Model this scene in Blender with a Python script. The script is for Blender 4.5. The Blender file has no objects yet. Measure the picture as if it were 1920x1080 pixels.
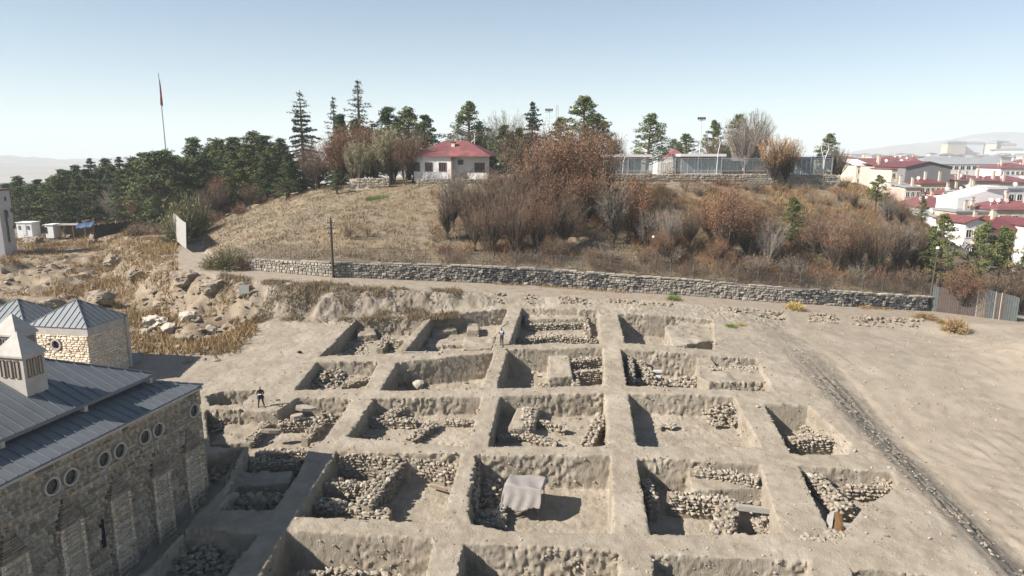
import bpy, bmesh, math, random
import numpy as np
from mathutils import Vector, Matrix

SC = bpy.context.scene
COL = SC.collection
R = math.radians
rnd = random.Random(7)
rng = np.random.default_rng(11)

# ------------------------------------------------------------------ camera, sky, sun, exposure
PITCH = R(11.05)
CAMZ = 24.57
cam_d = bpy.data.cameras.new("camera")
cam_d.sensor_width = 36.0
cam_d.lens = 24.0
cam_d.clip_start = 0.5
cam_d.clip_end = 20000
cam = bpy.data.objects.new("camera", cam_d)
COL.objects.link(cam)
cam.location = (0, 0, CAMZ)
cam.rotation_euler = (math.pi / 2 - PITCH, 0, 0)
SC.camera = cam

SUN_EL, SUN_OFF = R(37.5), R(19)            # height of the sun; angle behind the picture plane
to_sun = Vector((-math.cos(SUN_EL) * math.cos(SUN_OFF), -math.cos(SUN_EL) * math.sin(SUN_OFF), math.sin(SUN_EL)))
world = bpy.data.worlds.new("World")
SC.world = world
world.use_nodes = True
wn = world.node_tree
bg = wn.nodes["Background"]
sky = wn.nodes.new("ShaderNodeTexSky")
sky.sky_type = 'NISHITA'
sky.sun_disc = False
sky.sun_elevation = SUN_EL
sky.sun_rotation = math.atan2(to_sun.x, to_sun.y)
sky.altitude = 1300
sky.air_density = 1.0
sky.dust_density = 0.1
sky.ozone_density = 0.35
tint = wn.nodes.new("ShaderNodeMix"); tint.data_type = 'RGBA'; tint.blend_type = 'MULTIPLY'; tint.inputs[0].default_value = 1.0
tint.inputs[7].default_value = (0.90, 0.96, 0.98, 1)          # the photograph's slightly greener blue
wn.links.new(sky.outputs[0], tint.inputs[6]); wn.links.new(tint.outputs[2], bg.inputs[0])
bg.inputs[1].default_value = 0.052
sun_d = bpy.data.lights.new("sun", 'SUN')
sun_d.energy = 5.0
sun_d.angle = R(0.53)
sun_d.color = (1.0, 0.925, 0.83)
sun = bpy.data.objects.new("sun", sun_d)
COL.objects.link(sun)
sun.rotation_euler = (-to_sun).to_track_quat('-Z', 'Y').to_euler()
sun.location = (-60, -40, 90)
vs = SC.view_settings
vs.view_transform = 'Standard'
vs.look = 'None'
vs.exposure = 1.2
vs.gamma = 1.0
vs.use_curve_mapping = False
SC.render.engine = 'CYCLES'
SC.cycles.max_bounces = 6
SC.cycles.diffuse_bounces = 2
SC.cycles.glossy_bounces = 2
SC.cycles.transmission_bounces = 4
SC.cycles.transparent_max_bounces = 8
SC.cycles.volume_bounces = 1
SC.cycles.use_denoising = True

# ------------------------------------------------------------------ survey: picture angles to places
CP, SP = math.cos(PITCH), math.sin(PITCH)
FPX = 1280.0

def ray(px, py):
    a, b = (px - 960) / FPX, (py - 540) / FPX
    return np.array([a, CP - b * SP, -SP - b * CP])

def at_Y(px, py, Y):
    d = ray(px, py)
    return np.array([0, 0, CAMZ]) + d * (Y / d[1])

def at_z(px, py, z):
    d = ray(px, py)
    return np.array([0, 0, CAMZ]) + d * ((z - CAMZ) / d[2])

def S(a, b, x):
    t = np.clip((np.asarray(x, dtype=float) - a) / (b - a), 0, 1)
    return t * t * (3 - 2 * t)

# value noise -----------------------------------------------------------------
_lat = rng.random((32, 32, 32)).astype(np.float32)
def vnoise3(x, y, z):
    xi, yi, zi = np.floor(x).astype(np.int32), np.floor(y).astype(np.int32), np.floor(z).astype(np.int32)
    fx, fy, fz = (x - xi).astype(np.float32), (y - yi).astype(np.float32), (z - zi).astype(np.float32)
    fx = fx * fx * (3 - 2 * fx); fy = fy * fy * (3 - 2 * fy); fz = fz * fz * (3 - 2 * fz)
    x0, x1, y0, y1, z0, z1 = xi & 31, (xi + 1) & 31, yi & 31, (yi + 1) & 31, zi & 31, (zi + 1) & 31
    L = _lat
    a = L[x0, y0, z0] * (1 - fx) + L[x1, y0, z0] * fx
    b = L[x0, y1, z0] * (1 - fx) + L[x1, y1, z0] * fx
    c = L[x0, y0, z1] * (1 - fx) + L[x1, y0, z1] * fx
    d = L[x0, y1, z1] * (1 - fx) + L[x1, y1, z1] * fx
    return ((a * (1 - fy) + b * fy) * (1 - fz) + (c * (1 - fy) + d * fy) * fz) * 2 - 1

def vnoise2(x, y, seed=0.0):
    x = np.asarray(x, dtype=float); y = np.asarray(y, dtype=float)
    return vnoise3(x + 5.3 * seed, y - 3.1 * seed, np.zeros_like(x) + 0.37 + seed)

def fbm2(x, y, sc, octv=4, seed=0.0):
    r = 0; a = 1.0; t = 0
    for k in range(octv):
        r = r + a * vnoise2(np.asarray(x) / sc * 2 ** k, np.asarray(y) / sc * 2 ** k, seed + k * 1.7)
        t += a; a *= 0.5
    return r / t

# ------------------------------------------------------------------ mesh and object helpers
def srgb(r, g, b):
    f = lambda c: (c / 255 / 12.92) if c / 255 <= 0.04045 else ((c / 255 + 0.055) / 1.055) ** 2.4
    return (f(r), f(g), f(b), 1)

def np_mesh(name, V, F, mats=(), smooth=False, tint=None, mat_idx=None):
    """V (n,3); F an (m,k) array or a list of such arrays."""
    Fs = F if isinstance(F, (list, tuple)) else [F]
    Fs = [np.asarray(f, dtype=np.int32) for f in Fs if len(f)]
    me = bpy.data.meshes.new(name)
    V = np.asarray(V, dtype=np.float32)
    me.vertices.add(len(V)); me.vertices.foreach_set("co", V.ravel())
    tot = np.concatenate([np.full(len(f), f.shape[1], dtype=np.int32) for f in Fs])
    idx = np.concatenate([f.ravel() for f in Fs])
    st = np.concatenate([[0], np.cumsum(tot)[:-1]]).astype(np.int32)
    me.loops.add(len(idx)); me.loops.foreach_set("vertex_index", idx)
    me.polygons.add(len(tot)); me.polygons.foreach_set("loop_start", st); me.polygons.foreach_set("loop_total", tot)
    me.polygons.foreach_set("use_smooth", np.full(len(tot), bool(smooth)))
    for m in mats: me.materials.append(m)
    if mat_idx is not None: me.polygons.foreach_set("material_index", np.asarray(mat_idx, dtype=np.int32))
    if tint is not None:
        at = me.attributes.new("tint", 'FLOAT', 'POINT'); at.data.foreach_set("value", np.asarray(tint, dtype=np.float32))
    me.update(calc_edges=True)
    return me

def link(name, me, parent=None, loc=(0, 0, 0), rot=(0, 0, 0), scale=(1, 1, 1)):
    o = bpy.data.objects.new(name, me)
    COL.objects.link(o)
    o.location = loc; o.rotation_euler = rot; o.scale = scale
    if parent is not None: o.parent = parent
    return o

def thing(name, label, cat, loc=(0, 0, 0), rz=0.0, group=None, mesh=None):
    o = link(name, mesh, None, loc, (0, 0, rz))
    o["label"] = label; o["category"] = cat
    if group: o["group"] = group
    return o

class MB:
    """collects shapes; build() links them as one mesh object"""
    def __init__(s): s.V = []; s.F = []; s.n = 0; s.T = []
    def add(s, V, F, tint=0.0):
        V = np.asarray(V, dtype=float)
        s.V.append(V); s.F += [tuple(i + s.n for i in f) for f in F]; s.n += len(V); s.T += [tint] * len(V)
    def box(s, c, d, rz=0.0, tint=0.0, M=None):
        x, y, z = d[0] / 2, d[1] / 2, d[2] / 2
        V = np.array([(-x, -y, -z), (x, -y, -z), (x, y, -z), (-x, y, -z), (-x, -y, z), (x, -y, z), (x, y, z), (-x, y, z)])
        if rz:
            ca, sa = math.cos(rz), math.sin(rz)
            V = V @ np.array([[ca, sa, 0], [-sa, ca, 0], [0, 0, 1]])
        V = V + np.array(c)
        s.add(V, [(0, 3, 2, 1), (4, 5, 6, 7), (0, 1, 5, 4), (1, 2, 6, 5), (2, 3, 7, 6), (3, 0, 4, 7)], tint)
    def prism(s, poly, z0, z1, tint=0.0):
        n = len(poly)
        V = [(p[0], p[1], z0) for p in poly] + [(p[0], p[1], z1) for p in poly]
        F = [tuple(range(n - 1, -1, -1)), tuple(range(n, 2 * n))] + [(i, (i + 1) % n, n + (i + 1) % n, n + i) for i in range(n)]
        s.add(V, F, tint)
    def tube(s, pts, rad, k=6, tint=0.0, caps=True):
        pts = [np.array(p, dtype=float) for p in pts]
        rad = rad if isinstance(rad, (list, tuple)) else [rad] * len(pts)
        V = []; F = []
        for i, p in enumerate(pts):
            t = pts[min(i + 1, len(pts) - 1)] - pts[max(i - 1, 0)]
            t = t / (np.linalg.norm(t) + 1e-9)
            ref = np.array([0, 0, 1.0]) if abs(t[2]) < 0.9 else np.array([1.0, 0, 0])
            a = np.cross(t, ref); a /= np.linalg.norm(a); b = np.cross(t, a)
            for j in range(k):
                th = 2 * math.pi * j / k
                V.append(p + rad[i] * (math.cos(th) * a + math.sin(th) * b))
        for i in range(len(pts) - 1):
            for j in range(k):
                F.append((i * k + j, i * k + (j + 1) % k, (i + 1) * k + (j + 1) % k, (i + 1) * k + j))
        if caps:
            F.append(tuple(range(k))); F.append(tuple((len(pts) - 1) * k + j for j in range(k - 1, -1, -1)))
        s.add(V, F, tint)
    def ring(s, c, ax, ro, ri, depth, k=24):
        """flat ring, axis ax (unit), outer and inner radius, thickness"""
        ax = np.array(ax, dtype=float); ax /= np.linalg.norm(ax)
        u = np.cross(ax, (0, 0, 1.0)); u /= np.linalg.norm(u); v = np.cross(u, ax)
        V = []; F = []
        for r_, h in ((ro, 0), (ro, depth), (ri, depth), (ri, 0)):
            for j in range(k):
                th = 2 * math.pi * j / k
                V.append(np.array(c) + ax * h + r_ * (math.cos(th) * u + math.sin(th) * v))
        for q in range(4):
            for j in range(k):
                a, b = q * k + j, q * k + (j + 1) % k
                c2, d2 = ((q + 1) % 4) * k + (j + 1) % k, ((q + 1) % 4) * k + j
                F.append((a, b, c2, d2))
        s.add(V, F)
    def disc(s, c, ax, r_, k=20):
        ax = np.array(ax, dtype=float); ax /= np.linalg.norm(ax)
        u = np.cross(ax, (0, 0, 1.0)); u /= np.linalg.norm(u); v = np.cross(u, ax)
        V = [np.array(c) + r_ * (math.cos(2 * math.pi * j / k) * u + math.sin(2 * math.pi * j / k) * v) for j in range(k)]
        s.add(V, [tuple(range(k))])
    def mesh(s, name, m, smooth=False):
        me = bpy.data.meshes.new(name)
        V = np.concatenate(s.V) if s.V else np.zeros((0, 3))
        me.from_pydata([tuple(v) for v in V], [], s.F)
        if m: me.materials.append(m)
        if any(s.T):
            at = me.attributes.new("tint", 'FLOAT', 'POINT'); at.data.foreach_set("value", np.asarray(s.T, dtype=np.float32))
        if smooth: me.polygons.foreach_set("use_smooth", [True] * len(me.polygons))
        me.update()
        return me
    def build(s, name, m, parent=None, smooth=False, **kw):
        bmn = s.mesh(name, m, smooth)
        b = bmesh.new(); b.from_mesh(bmn); bmesh.ops.recalc_face_normals(b, faces=b.faces); b.to_mesh(bmn); b.free()
        return link(name, bmn, parent, **kw)

# ------------------------------------------------------------------ materials
def mat(name, col, rough=0.9, col2=None, nscale=3.0, nmix=0.6, bump=0.0, bscale=20.0, tint=False, metallic=0.0, spec=0.3,
        speck=None, detail=6.0, col3=None, scale3=0.4, vstretch=None):
    m = bpy.data.materials.new(name); m.use_nodes = True
    nt = m.node_tree; N = nt.nodes; L = nt.links
    bs = N["Principled BSDF"]
    bs.inputs["Roughness"].default_value = rough
    bs.inputs["Metallic"].default_value = metallic
    bs.inputs["Specular IOR Level"].default_value = spec
    tc = N.new("ShaderNodeNewGeometry")
    cur = None
    def rgb(c): 
        n = N.new("ShaderNodeRGB"); n.outputs[0].default_value = c if len(c) == 4 else (*c, 1); return n.outputs[0]
    def mix(f, a, b, bl='MIX'):
        n = N.new("ShaderNodeMix"); n.data_type = 'RGBA'; n.blend_type = bl
        if isinstance(f, float): n.inputs[0].default_value = f
        else: L.new(f, n.inputs[0])
        L.new(a, n.inputs[6]); L.new(b, n.inputs[7]); return n.outputs[2]
    def noise(sc, det=detail, ro=0.55):
        n = N.new("ShaderNodeTexNoise"); n.inputs["Scale"].default_value = sc; n.inputs["Detail"].default_value = det
        n.inputs["Roughness"].default_value = ro
        L.new(tc.outputs["Position"], n.inputs["Vector"]); return n.outputs[0]
    def ramp(v, a, b):
        n = N.new("ShaderNodeMapRange"); n.inputs[1].default_value = a; n.inputs[2].default_value = b
        n.clamp = True; L.new(v, n.inputs[0]); return n.outputs[0]
    cur = rgb(col)
    if col2 is not None:
        cur = mix(ramp(noise(nscale), 0.5 - 0.25 / max(nmix, .1) * .6, 0.5 + 0.25 / max(nmix, .1) * .6), cur, rgb(col2))
    if col3 is not None:
        cur = mix(ramp(noise(scale3, 4.0), 0.5, 0.68), cur, rgb(col3))
    if tint:
        at = N.new("ShaderNodeAttribute"); at.attribute_name = "tint"
        oi = N.new("ShaderNodeObjectInfo")
        ad = N.new("ShaderNodeMath"); ad.operation = 'ADD'; L.new(at.outputs["Fac"], ad.inputs[0]); L.new(oi.outputs["Random"], ad.inputs[1])
        fr = N.new("ShaderNodeMath"); fr.operation = 'FRACT'; L.new(ad.outputs[0], fr.inputs[0])
        cr = N.new("ShaderNodeValToRGB"); cr.color_ramp.interpolation = 'CONSTANT' if False else 'LINEAR'
        cols = tint
        els = cr.color_ramp.elements
        while len(els) < len(cols): els.new(0.5)
        for i, c in enumerate(cols):
            els[i].position = i / max(len(cols) - 1, 1); els[i].color = (*c[:3], 1)
        L.new(fr.outputs[0], cr.inputs[0])
        cur = mix(0.88, cur, cr.outputs[0])
        cur = mix(0.5, cur, mix(ramp(noise(nscale * 2.0), 0.3, 0.7), rgb((0.55, 0.55, 0.55)), rgb((1.3, 1.3, 1.3))), 'MULTIPLY')
    if speck is not None:
        vo = N.new("ShaderNodeTexVoronoi"); vo.inputs["Scale"].default_value = speck[1]
        L.new(tc.outputs["Position"], vo.inputs["Vector"])
        mk = ramp(vo.outputs["Distance"], speck[2] + 0.06, speck[2])
        n2 = ramp(noise(speck[1] * 0.21, 2.0), 0.50, 0.56)
        mm = N.new("ShaderNodeMath"); mm.operation = 'MULTIPLY'; L.new(mk, mm.inputs[0]); L.new(n2, mm.inputs[1])
        cur = mix(mm.outputs[0], cur, rgb(speck[0]))
    L.new(cur, bs.inputs["Base Color"])
    if bump > 0:
        bn = N.new("ShaderNodeBump"); bn.inputs["Strength"].default_value = min(1.0, bump); bn.inputs["Distance"].default_value = 0.08
        hsrc = noise(bscale, 8.0, 0.65)
        if vstretch:
            bn.inputs["Distance"].default_value = 0.09
            mp = N.new("ShaderNodeMapping"); mp.inputs["Scale"].default_value = (1, 1, vstretch); L.new(tc.outputs["Position"], mp.inputs["Vector"])
            L.new(mp.outputs[0], hsrc.node.inputs["Vector"])
        L.new(hsrc, bn.inputs["Height"]); L.new(bn.outputs[0], bs.inputs["Normal"])
    return m

EARTH = mat("trodden_earth", (0.288, 0.253, 0.200), 0.95, (0.215, 0.180, 0.138), 1.1, 0.9, 0.75, 7.0, speck=((0.44, 0.395, 0.33), 5.5, 0.10), col3=(0.325, 0.282, 0.228), scale3=0.35, vstretch=.4)
RUBBLE = mat("limestone_rubble", (0.33, 0.29, 0.235), 0.9, (0.26, 0.22, 0.17), 2.5, 0.7, 0.5, 14.0,
             tint=[(0.25, 0.21, 0.16), (0.33, 0.29, 0.235), (0.27, 0.225, 0.168), (0.37, 0.335, 0.28), (0.215, 0.18, 0.14), (0.31, 0.262, 0.20), (0.285, 0.248, 0.20)])
MORTAR = mat("earth_core", (0.26, 0.22, 0.17), 0.95, (0.20, 0.168, 0.128), 3.0, 0.7, 0.7, 16.0)
ASHLAR = mat("building_stone", (0.5, 0.46, 0.4), 0.9, (0.45, 0.4, 0.34), 3, 0.6, 0.4, 22.0,
             tint=[(0.68, 0.55, 0.40), (0.80, 0.69, 0.54), (0.54, 0.43, 0.31), (0.74, 0.62, 0.47), (0.83, 0.75, 0.62), (0.62, 0.49, 0.35), (0.74, 0.65, 0.52)])
JOINT = mat("lime_joint", (0.50, 0.44, 0.36), 0.95, (0.42, 0.36, 0.29), 4, 0.6, 0.5, 25.0)
ZINC = mat("zinc_sheet", (0.150, 0.165, 0.178), 0.5, (0.118, 0.130, 0.142), 1.2, 0.6, 0.08, 9.0, metallic=0.25, spec=0.4)
ZINC_DARK = mat("zinc_dark", (0.13, 0.15, 0.18), 0.45, metallic=0.4, spec=0.5)
PALESTONE = mat("pale_cut_stone", (0.42, 0.39, 0.355), 0.8, (0.33, 0.31, 0.285), 2.2, 0.7, 0.25, 18.0)
DARK = mat("dark_glass", (0.012, 0.013, 0.016), 0.15, spec=0.5)
WHITE = mat("white_paint", (0.68, 0.67, 0.65), 0.7, (0.60, 0.59, 0.565), 1.0, 0.6)
WOOD = mat("weathered_wood", (0.24, 0.18, 0.12), 0.85, (0.15, 0.11, 0.08), 6, 0.7, 0.4, 20.0)
STEEL = mat("grey_steel", (0.38, 0.39, 0.41), 0.45, (0.30, 0.31, 0.32), 5.0, 0.5, metallic=0.5, spec=0.5)
# ------------------------------------------------------------------ the lie of the land
def polyline(pts):
    return np.array(pts, dtype=float)

def pl_dist(x, y, P):
    """signed distance to a polyline: positive on the right-hand side walking along it"""
    x = np.asarray(x, dtype=float); y = np.asarray(y, dtype=float)
    best = np.full(x.shape, 1e9); sgn = np.ones(x.shape)
    for (ax, ay), (bx, by) in zip(P[:-1], P[1:]):
        dx, dy = bx - ax, by - ay
        t = np.clip(((x - ax) * dx + (y - ay) * dy) / (dx * dx + dy * dy), 0, 1)
        ex, ey = x - (ax + t * dx), y - (ay + t * dy)
        d = np.hypot(ex, ey)
        c = dx * (y - ay) - dy * (x - ax)
        m = d < best - 1e-6
        best = np.where(m, d, best); sgn = np.where(m, np.where(c > 0, -1.0, 1.0), sgn)
    return best * sgn

LANE_X = [-90, -32, -20, 0, 20, 32, 48, 62, 75, 95, 140]
LANE_Z = [10.0, 11.3, 11.1, 9.75, 8.5, 7.5, 6.2, 5.2, 4.0, 2.5, 2.0]
WALL_X = [-34, -31, -20.3, -6.7, 2.5, 13.4, 30.6, 50.3, 58]
WALL_Y = [81, 79.5, 75.6, 77.6, 78.6, 77.9, 78.4, 80.6, 82]
def lane_z(x): return np.interp(x, LANE_X, LANE_Z)
def wall_y(x): return np.interp(x, [-140, -75, -57, -45] + WALL_X + [120], [170, 146, 119, 98] + WALL_Y + [100])
def wall_h(x): return np.interp(x, [-60, -34, -30, -5, 5, 30, 50, 58, 70], [0.3, 0.5, 1.4, 1.9, 2.0, 1.75, 1.7, 1.6, 0.5])
# brow of the bank between the lane and the dig
BROW = polyline([(-140, 190), (-76, 138), (-60, 112), (-48, 91), (-39, 80.5), (-32, 74.5), (-27, 71.5), (-19, 70.3), (-11, 70.8), (-2, 72.0), (12, 72.4), (30, 72.6), (48, 74.5), (62, 76.0), (90, 82), (140, 95)])

def H(x, y):
    x = np.asarray(x, dtype=float); y = np.asarray(y, dtype=float)
    # the dig's own sloping terrace
    zs = 0.1255 * y - 1.3 * S(8, 32, x) * S(50, 72, y)
    zs = zs - 2.2 * S(24.0 + 0.5 * vnoise2(x / 6, y / 6, 2), 28.8, x) * (1 - 0.75 * S(48, 62, y)) - 1.7 * S(26, 48, x) * S(42, 72, y)
    zs = zs + .07 * np.sin(x * 6.0 + 2.2 * vnoise2(x / 2, y / 4, 41)) * np.exp(-((x - 26.5) / 1.5) ** 2) * S(62, 52, y) * (.5 + vnoise2(x / 3, y / 3, 42))
    zs = zs + 2.4 * np.exp(-((x - 52) / 5.5) ** 2 - ((y - 62) / 5.5) ** 2)
    rx, ry = x - 38, y - 50
    rut = np.sin(np.hypot(rx, ry * 1.1) * 4.2 + 2.5 * vnoise2(x / 5, y / 5, 14)) * .035 * S(.1, .35, fbm2(x, y, 6.0, 3, 15))
    rut = rut + np.sin((x * .85 + y * .25) * 4.5 + 3 * vnoise2(x / 6, y / 6, 16)) * .012 * S(.1, .35, fbm2(x, y, 8.0, 3, 18)) + .05 * fbm2(x, y, .6, 2, 17) + .05 * fbm2(x, y, 5.0, 3, 11)
    zs = zs + (rut + .10 * fbm2(x, y, 1.6, 3, 19)) * S(27.5, 29.5, x) * S(74, 70, y)
    zs = np.where(y > 76, zs - 0.12 * (y - 76), zs)
    zs = np.where(y < 12, 0.1255 * 12 - 0.02 * (12 - y), zs)
    # old dig and valley to the left
    zv = 7.0 - 0.7 * S(60, 75, y) + 0.022 * np.maximum(y - 75, 0)
    zv = zv - 0.02 * np.maximum(-x - 70, 0) * S(70, 120, y)
    near_ = S(125, 102, y)
    zv = zv + (0.8 * fbm2(x, y, 9.0, 4, 3) + 0.45 * fbm2(x, y, 2.0, 4, 5) + .3 * np.abs(fbm2(x, y, .9, 2, 6)) + .9 * S(.0, .12, fbm2(x, y * 2.2, 9.0, 4, 27)) * S(60, 70, y) + .7 * S(.15, .25, fbm2(x, y * 2, 7.0, 4, 29)) * S(66, 76, y)) * (.25 + .75 * near_)
    vm = S(-23, -30, x) * S(56, 64, y)
    low = zs * (1 - vm) + zv * vm
    # lane, wall terrace, hill
    zl = lane_z(x); wy = wall_y(x); wh = wall_h(x)
    top = np.interp(x, [-140, -100, -60, -30, -8, 45, 56, 66, 84, 110], [9.5, 10.5, 15.6, 19.0, 20.6, 20.9, 20.0, 14.0, 5.0, 2.2])
    d = y - wy
    run = np.interp(x, [-60, -20, 10, 45, 60], [34, 34, 31, 30, 26])
    t = np.clip((d - 1.3) / run, 0, 1.0)
    g = np.where(t < 1, 1.25 * t - 0.25 * t * t, 1.0)
    hill = zl + wh + np.maximum(top - zl - wh, -2) * g - .14 * (1 - S(1.15, 1.45, d)) * S(-33, -30, x) * S(54, 50, x)
    hill = hill + 0.35 * fbm2(x, y, 5.0, 4, 9) * S(1.4, 7, d) * (1 - 0.85 * S(run - 2, run + 2, d))
    up = zl + (hill - zl) * S(.1, .5, d)
    # far side of the hill, down to the plain
    far = 2.0 + 0 * x
    fm = np.maximum(S(165, 260, y), 0)
    up = up * (1 - fm) + (np.where(x < 0, 7.0, 2.0)) * fm
    e = pl_dist(x, y, BROW)
    w = np.interp(x, [-60, -30, -18, -6, 2, 60], [7.0, 5.0, 4.0, 2.0, 0.9, 1.0])
    e2 = e + 1.3 * fbm2(x, y, 2.2, 4, 12) * np.interp(x, [-40, -8, 0], [1.4, 1.0, 0.35])
    k = S(0, 1, e2 / w)
    z = up * (1 - k) + low * k + .75 * (fbm2(x, y, 1.7, 4, 61) + .4 * np.abs(fbm2(x, y, .8, 2, 62))) * np.clip(4 * k * (1 - k), 0, 1) * S(-14, -22, x)
    # plain beyond; it falls away into a wide valley on the left
    rr = np.hypot(x, y)
    lf = S(-.02, -.30, x / np.maximum(rr, 1))
    plain = 0.5 + 4.5 * lf + np.minimum(.0075 * np.maximum(rr - 350, 0), 14) * (1 - lf) - 150 * lf * S(215, 900, rr)
    z = z * (1 - S(200, 330, rr)) + plain * S(200, 330, rr)
    return z

_qx = np.arange(-85, 80.1, .25); _qy = np.arange(18, 135.1, .25)
_QG = None
def Hs(x, y):
    global _QG
    if _QG is None: _QG = H(*np.meshgrid(_qx, _qy, indexing='ij'))
    if -84.9 < x < 79.9 and 18.1 < y < 134.9:
        a, b = (x + 85) * 4, (y - 18) * 4; i, j = int(a), int(b); a -= i; b -= j
        return float((_QG[i, j] * (1 - a) + _QG[i + 1, j] * a) * (1 - b) + (_QG[i, j + 1] * (1 - a) + _QG[i + 1, j + 1] * a) * b)
    return float(H(np.array([x]), np.array([y]))[0])

def on_ground(px, py, off=0.0, t0=18.0, t1=700.0):
    d = ray(px, py)
    ts = np.concatenate([np.arange(t0, 160, 0.4), np.arange(160, t1, 2.0)])
    P = np.array([0, 0, CAMZ])[None] + ts[:, None] * d[None]
    f = P[:, 2] - H(P[:, 0], P[:, 1]) - off
    i = int(np.argmax(f < 0))
    if i == 0: return P[-1] if f[0] > 0 else P[0]
    a, b = ts[i - 1], ts[i]
    for _ in range(24):
        m = (a + b) / 2
        p = np.array([0, 0, CAMZ]) + m * d
        if p[2] - Hs(p[0], p[1]) - off < 0: b = m
        else: a = m
    return np.array([0, 0, CAMZ]) + b * d

# ------------------------------------------------------------------ the dig: a solid with the trenches cut out of it
# rim corners of every trench (as surveyed from the photograph), depth, wall roughness
PITS = {
 'p10': ([(668, 600), (795, 601), (738, 662), (600, 667)], 1.5, .14),
 'p11': ([(812, 592), (952, 578), (922, 655), (757, 662)], 1.7, .12),
 'p12': ([(979, 577), (1121, 581), (1128, 644), (954, 646)], 1.7, .13),
 'p13': ([(1158, 587), (1337, 600), (1340, 655), (1171, 643)], 2.3, .12),
 'p20': ([(595, 678), (710, 677), (684, 728), (553, 730)], 1.3, .14),
 'p21': ([(744, 680), (926, 660), (903, 728), (713, 732)], 2.35, .16),
 'p22': ([(952, 655), (1131, 652), (1134, 723), (931, 727)], 2.2, .17),
 'p23': ([(1164, 654), (1418, 672), (1450, 733), (1175, 722)], 2.2, .13),
 'p31': ([(701, 748), (903, 743), (876, 838), (650, 818)], 1.45, .2),
 'p32': ([(937, 742), (1135, 737), (1140, 835), (915, 837)], 1.8, .24),
 'p33': ([(1178, 737), (1376, 743), (1427, 838), (1194, 836)], 1.7, .18),
 'p34': ([(1432, 757), (1516, 760), (1596, 832), (1592, 853), (1483, 851)], 2.0, .12),
 'p41': ([(631, 846), (865, 851), (829, 979), (554, 967)], 2.0, .2),
 'p42': ([(892, 853), (1146, 854), (1150, 1000), (944, 993), (876, 977)], 2.35, .26),
 'p43': ([(1193, 858), (1424, 870), (1466, 1000), (1219, 1002)], 2.35, .22),
 'p44': ([(1497, 874), (1672, 884), (1683, 911), (1620, 950), (1590, 987), (1562, 1012)], 1.3, .16),
 'p51': ([(535, 994), (814, 1010), (790, 1110), (470, 1112)], 2.5, .2),
 'p52': ([(870, 1018), (1161, 1033), (1158, 1140), (848, 1120)], 2.4, .26),
 'p53': ([(1222, 1038), (1515, 1052), (1550, 1150), (1235, 1150)], 2.0, .26),
 'p54': ([(1595, 1066), (1745, 1078), (1780, 1160), (1640, 1160)], 1.6, .2),
 'pl1': ([(386, 742), (419, 734), (481, 731), (456, 757), (392, 761)], 1.1, .16),
 'pl2': ([(384, 768), (520, 770), (560, 745), (662, 747), (606, 826), (575, 832), (392, 838)], 1.5, .24),
 'p40a': ([(466, 833), (584, 829), (560, 885), (540, 915), (424, 925)], 1.9, .22),
 'p40b': ([(436, 925), (537, 915), (516, 955), (412, 955)], 1.7, .2),
 'p50': ([(352, 992), (486, 998), (424, 1080), (390, 1130), (240, 1120)], 1.7, .24),
 'moat': ([(386, 855), (455, 838), (425, 905), (330, 1010), (255, 1085), (100, 1180), (60, 1130), (230, 1030), (388, 900)], 1.25, .2),
}
# earth blocks left standing in trenches: polygon, top below ground level
BLOCKS = [
 ([(1248, 610), (1336, 600), (1346, 636), (1262, 650)], 0.55),
 ([(1307, 666), (1330, 668), (1345, 690), (1442, 692), (1450, 715), (1330, 716), (1310, 706)], 0.35),
 ([(668, 612), (700, 610), (705, 626), (672, 630)], 0.8),
 ([(870, 633), (930, 630), (922, 652), (868, 655)], 0.75),
 ([(812, 612), (850, 607), (856, 617), (812, 623)], 1.15),
 ([(878, 606), (897, 606), (897, 618), (876, 618)], 0.9),
 ([(805, 636), (870, 634), (868, 645), (800, 648)], 1.3),
 ([(1030, 664), (1066, 664), (1072, 704), (1030, 708)], 0.7),
 ([(1290, 872), (1425, 886), (1428, 916), (1300, 918)], 0.75),
 ([(430, 795), (500, 792), (470, 828), (395, 832)], 0.95),
 ([(440, 884), (548, 884), (543, 905), (432, 912)], 0.85),
 ([(985, 584), (1098, 583), (1098, 597), (985, 598)], 0.75),
 ([(970, 765), (1010, 762), (1000, 800), (950, 806)], 0.85),
 ([(400, 757), (520, 762), (515, 776), (395, 772)], 0.25),
]
RIM = {k: np.array([on_ground(*p)[:2] for p in v[0]]) for k, v in PITS.items()}
GX0, GX1, GY0, GY1 = -26.0, 29.0, 29.0, 74.0
CELL = 0.095
ZT, ZB = 0.62, -2.85

def poly_sd(x, y, P):
    """signed distance to a polygon, negative inside"""
    best = np.full(x.shape, 1e9, dtype=np.float32); ins = np.zeros(x.shape, dtype=bool)
    n = len(P)
    for i in range(n):
        ax, ay = P[i]; bx, by = P[(i + 1) % n]
        dx, dy = bx - ax, by - ay
        t = np.clip(((x - ax) * dx + (y - ay) * dy) / (dx * dx + dy * dy), 0, 1)
        best = np.minimum(best, np.hypot(x - ax - t * dx, y - ay - t * dy))
        c = (ay > y) != (by > y)
        with np.errstate(divide='ignore', invalid='ignore'):
            c &= x < (bx - ax) * (y - ay) / (by - ay + 1e-12) + ax
        ins ^= c
    return np.where(ins, -best, best)

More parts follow.
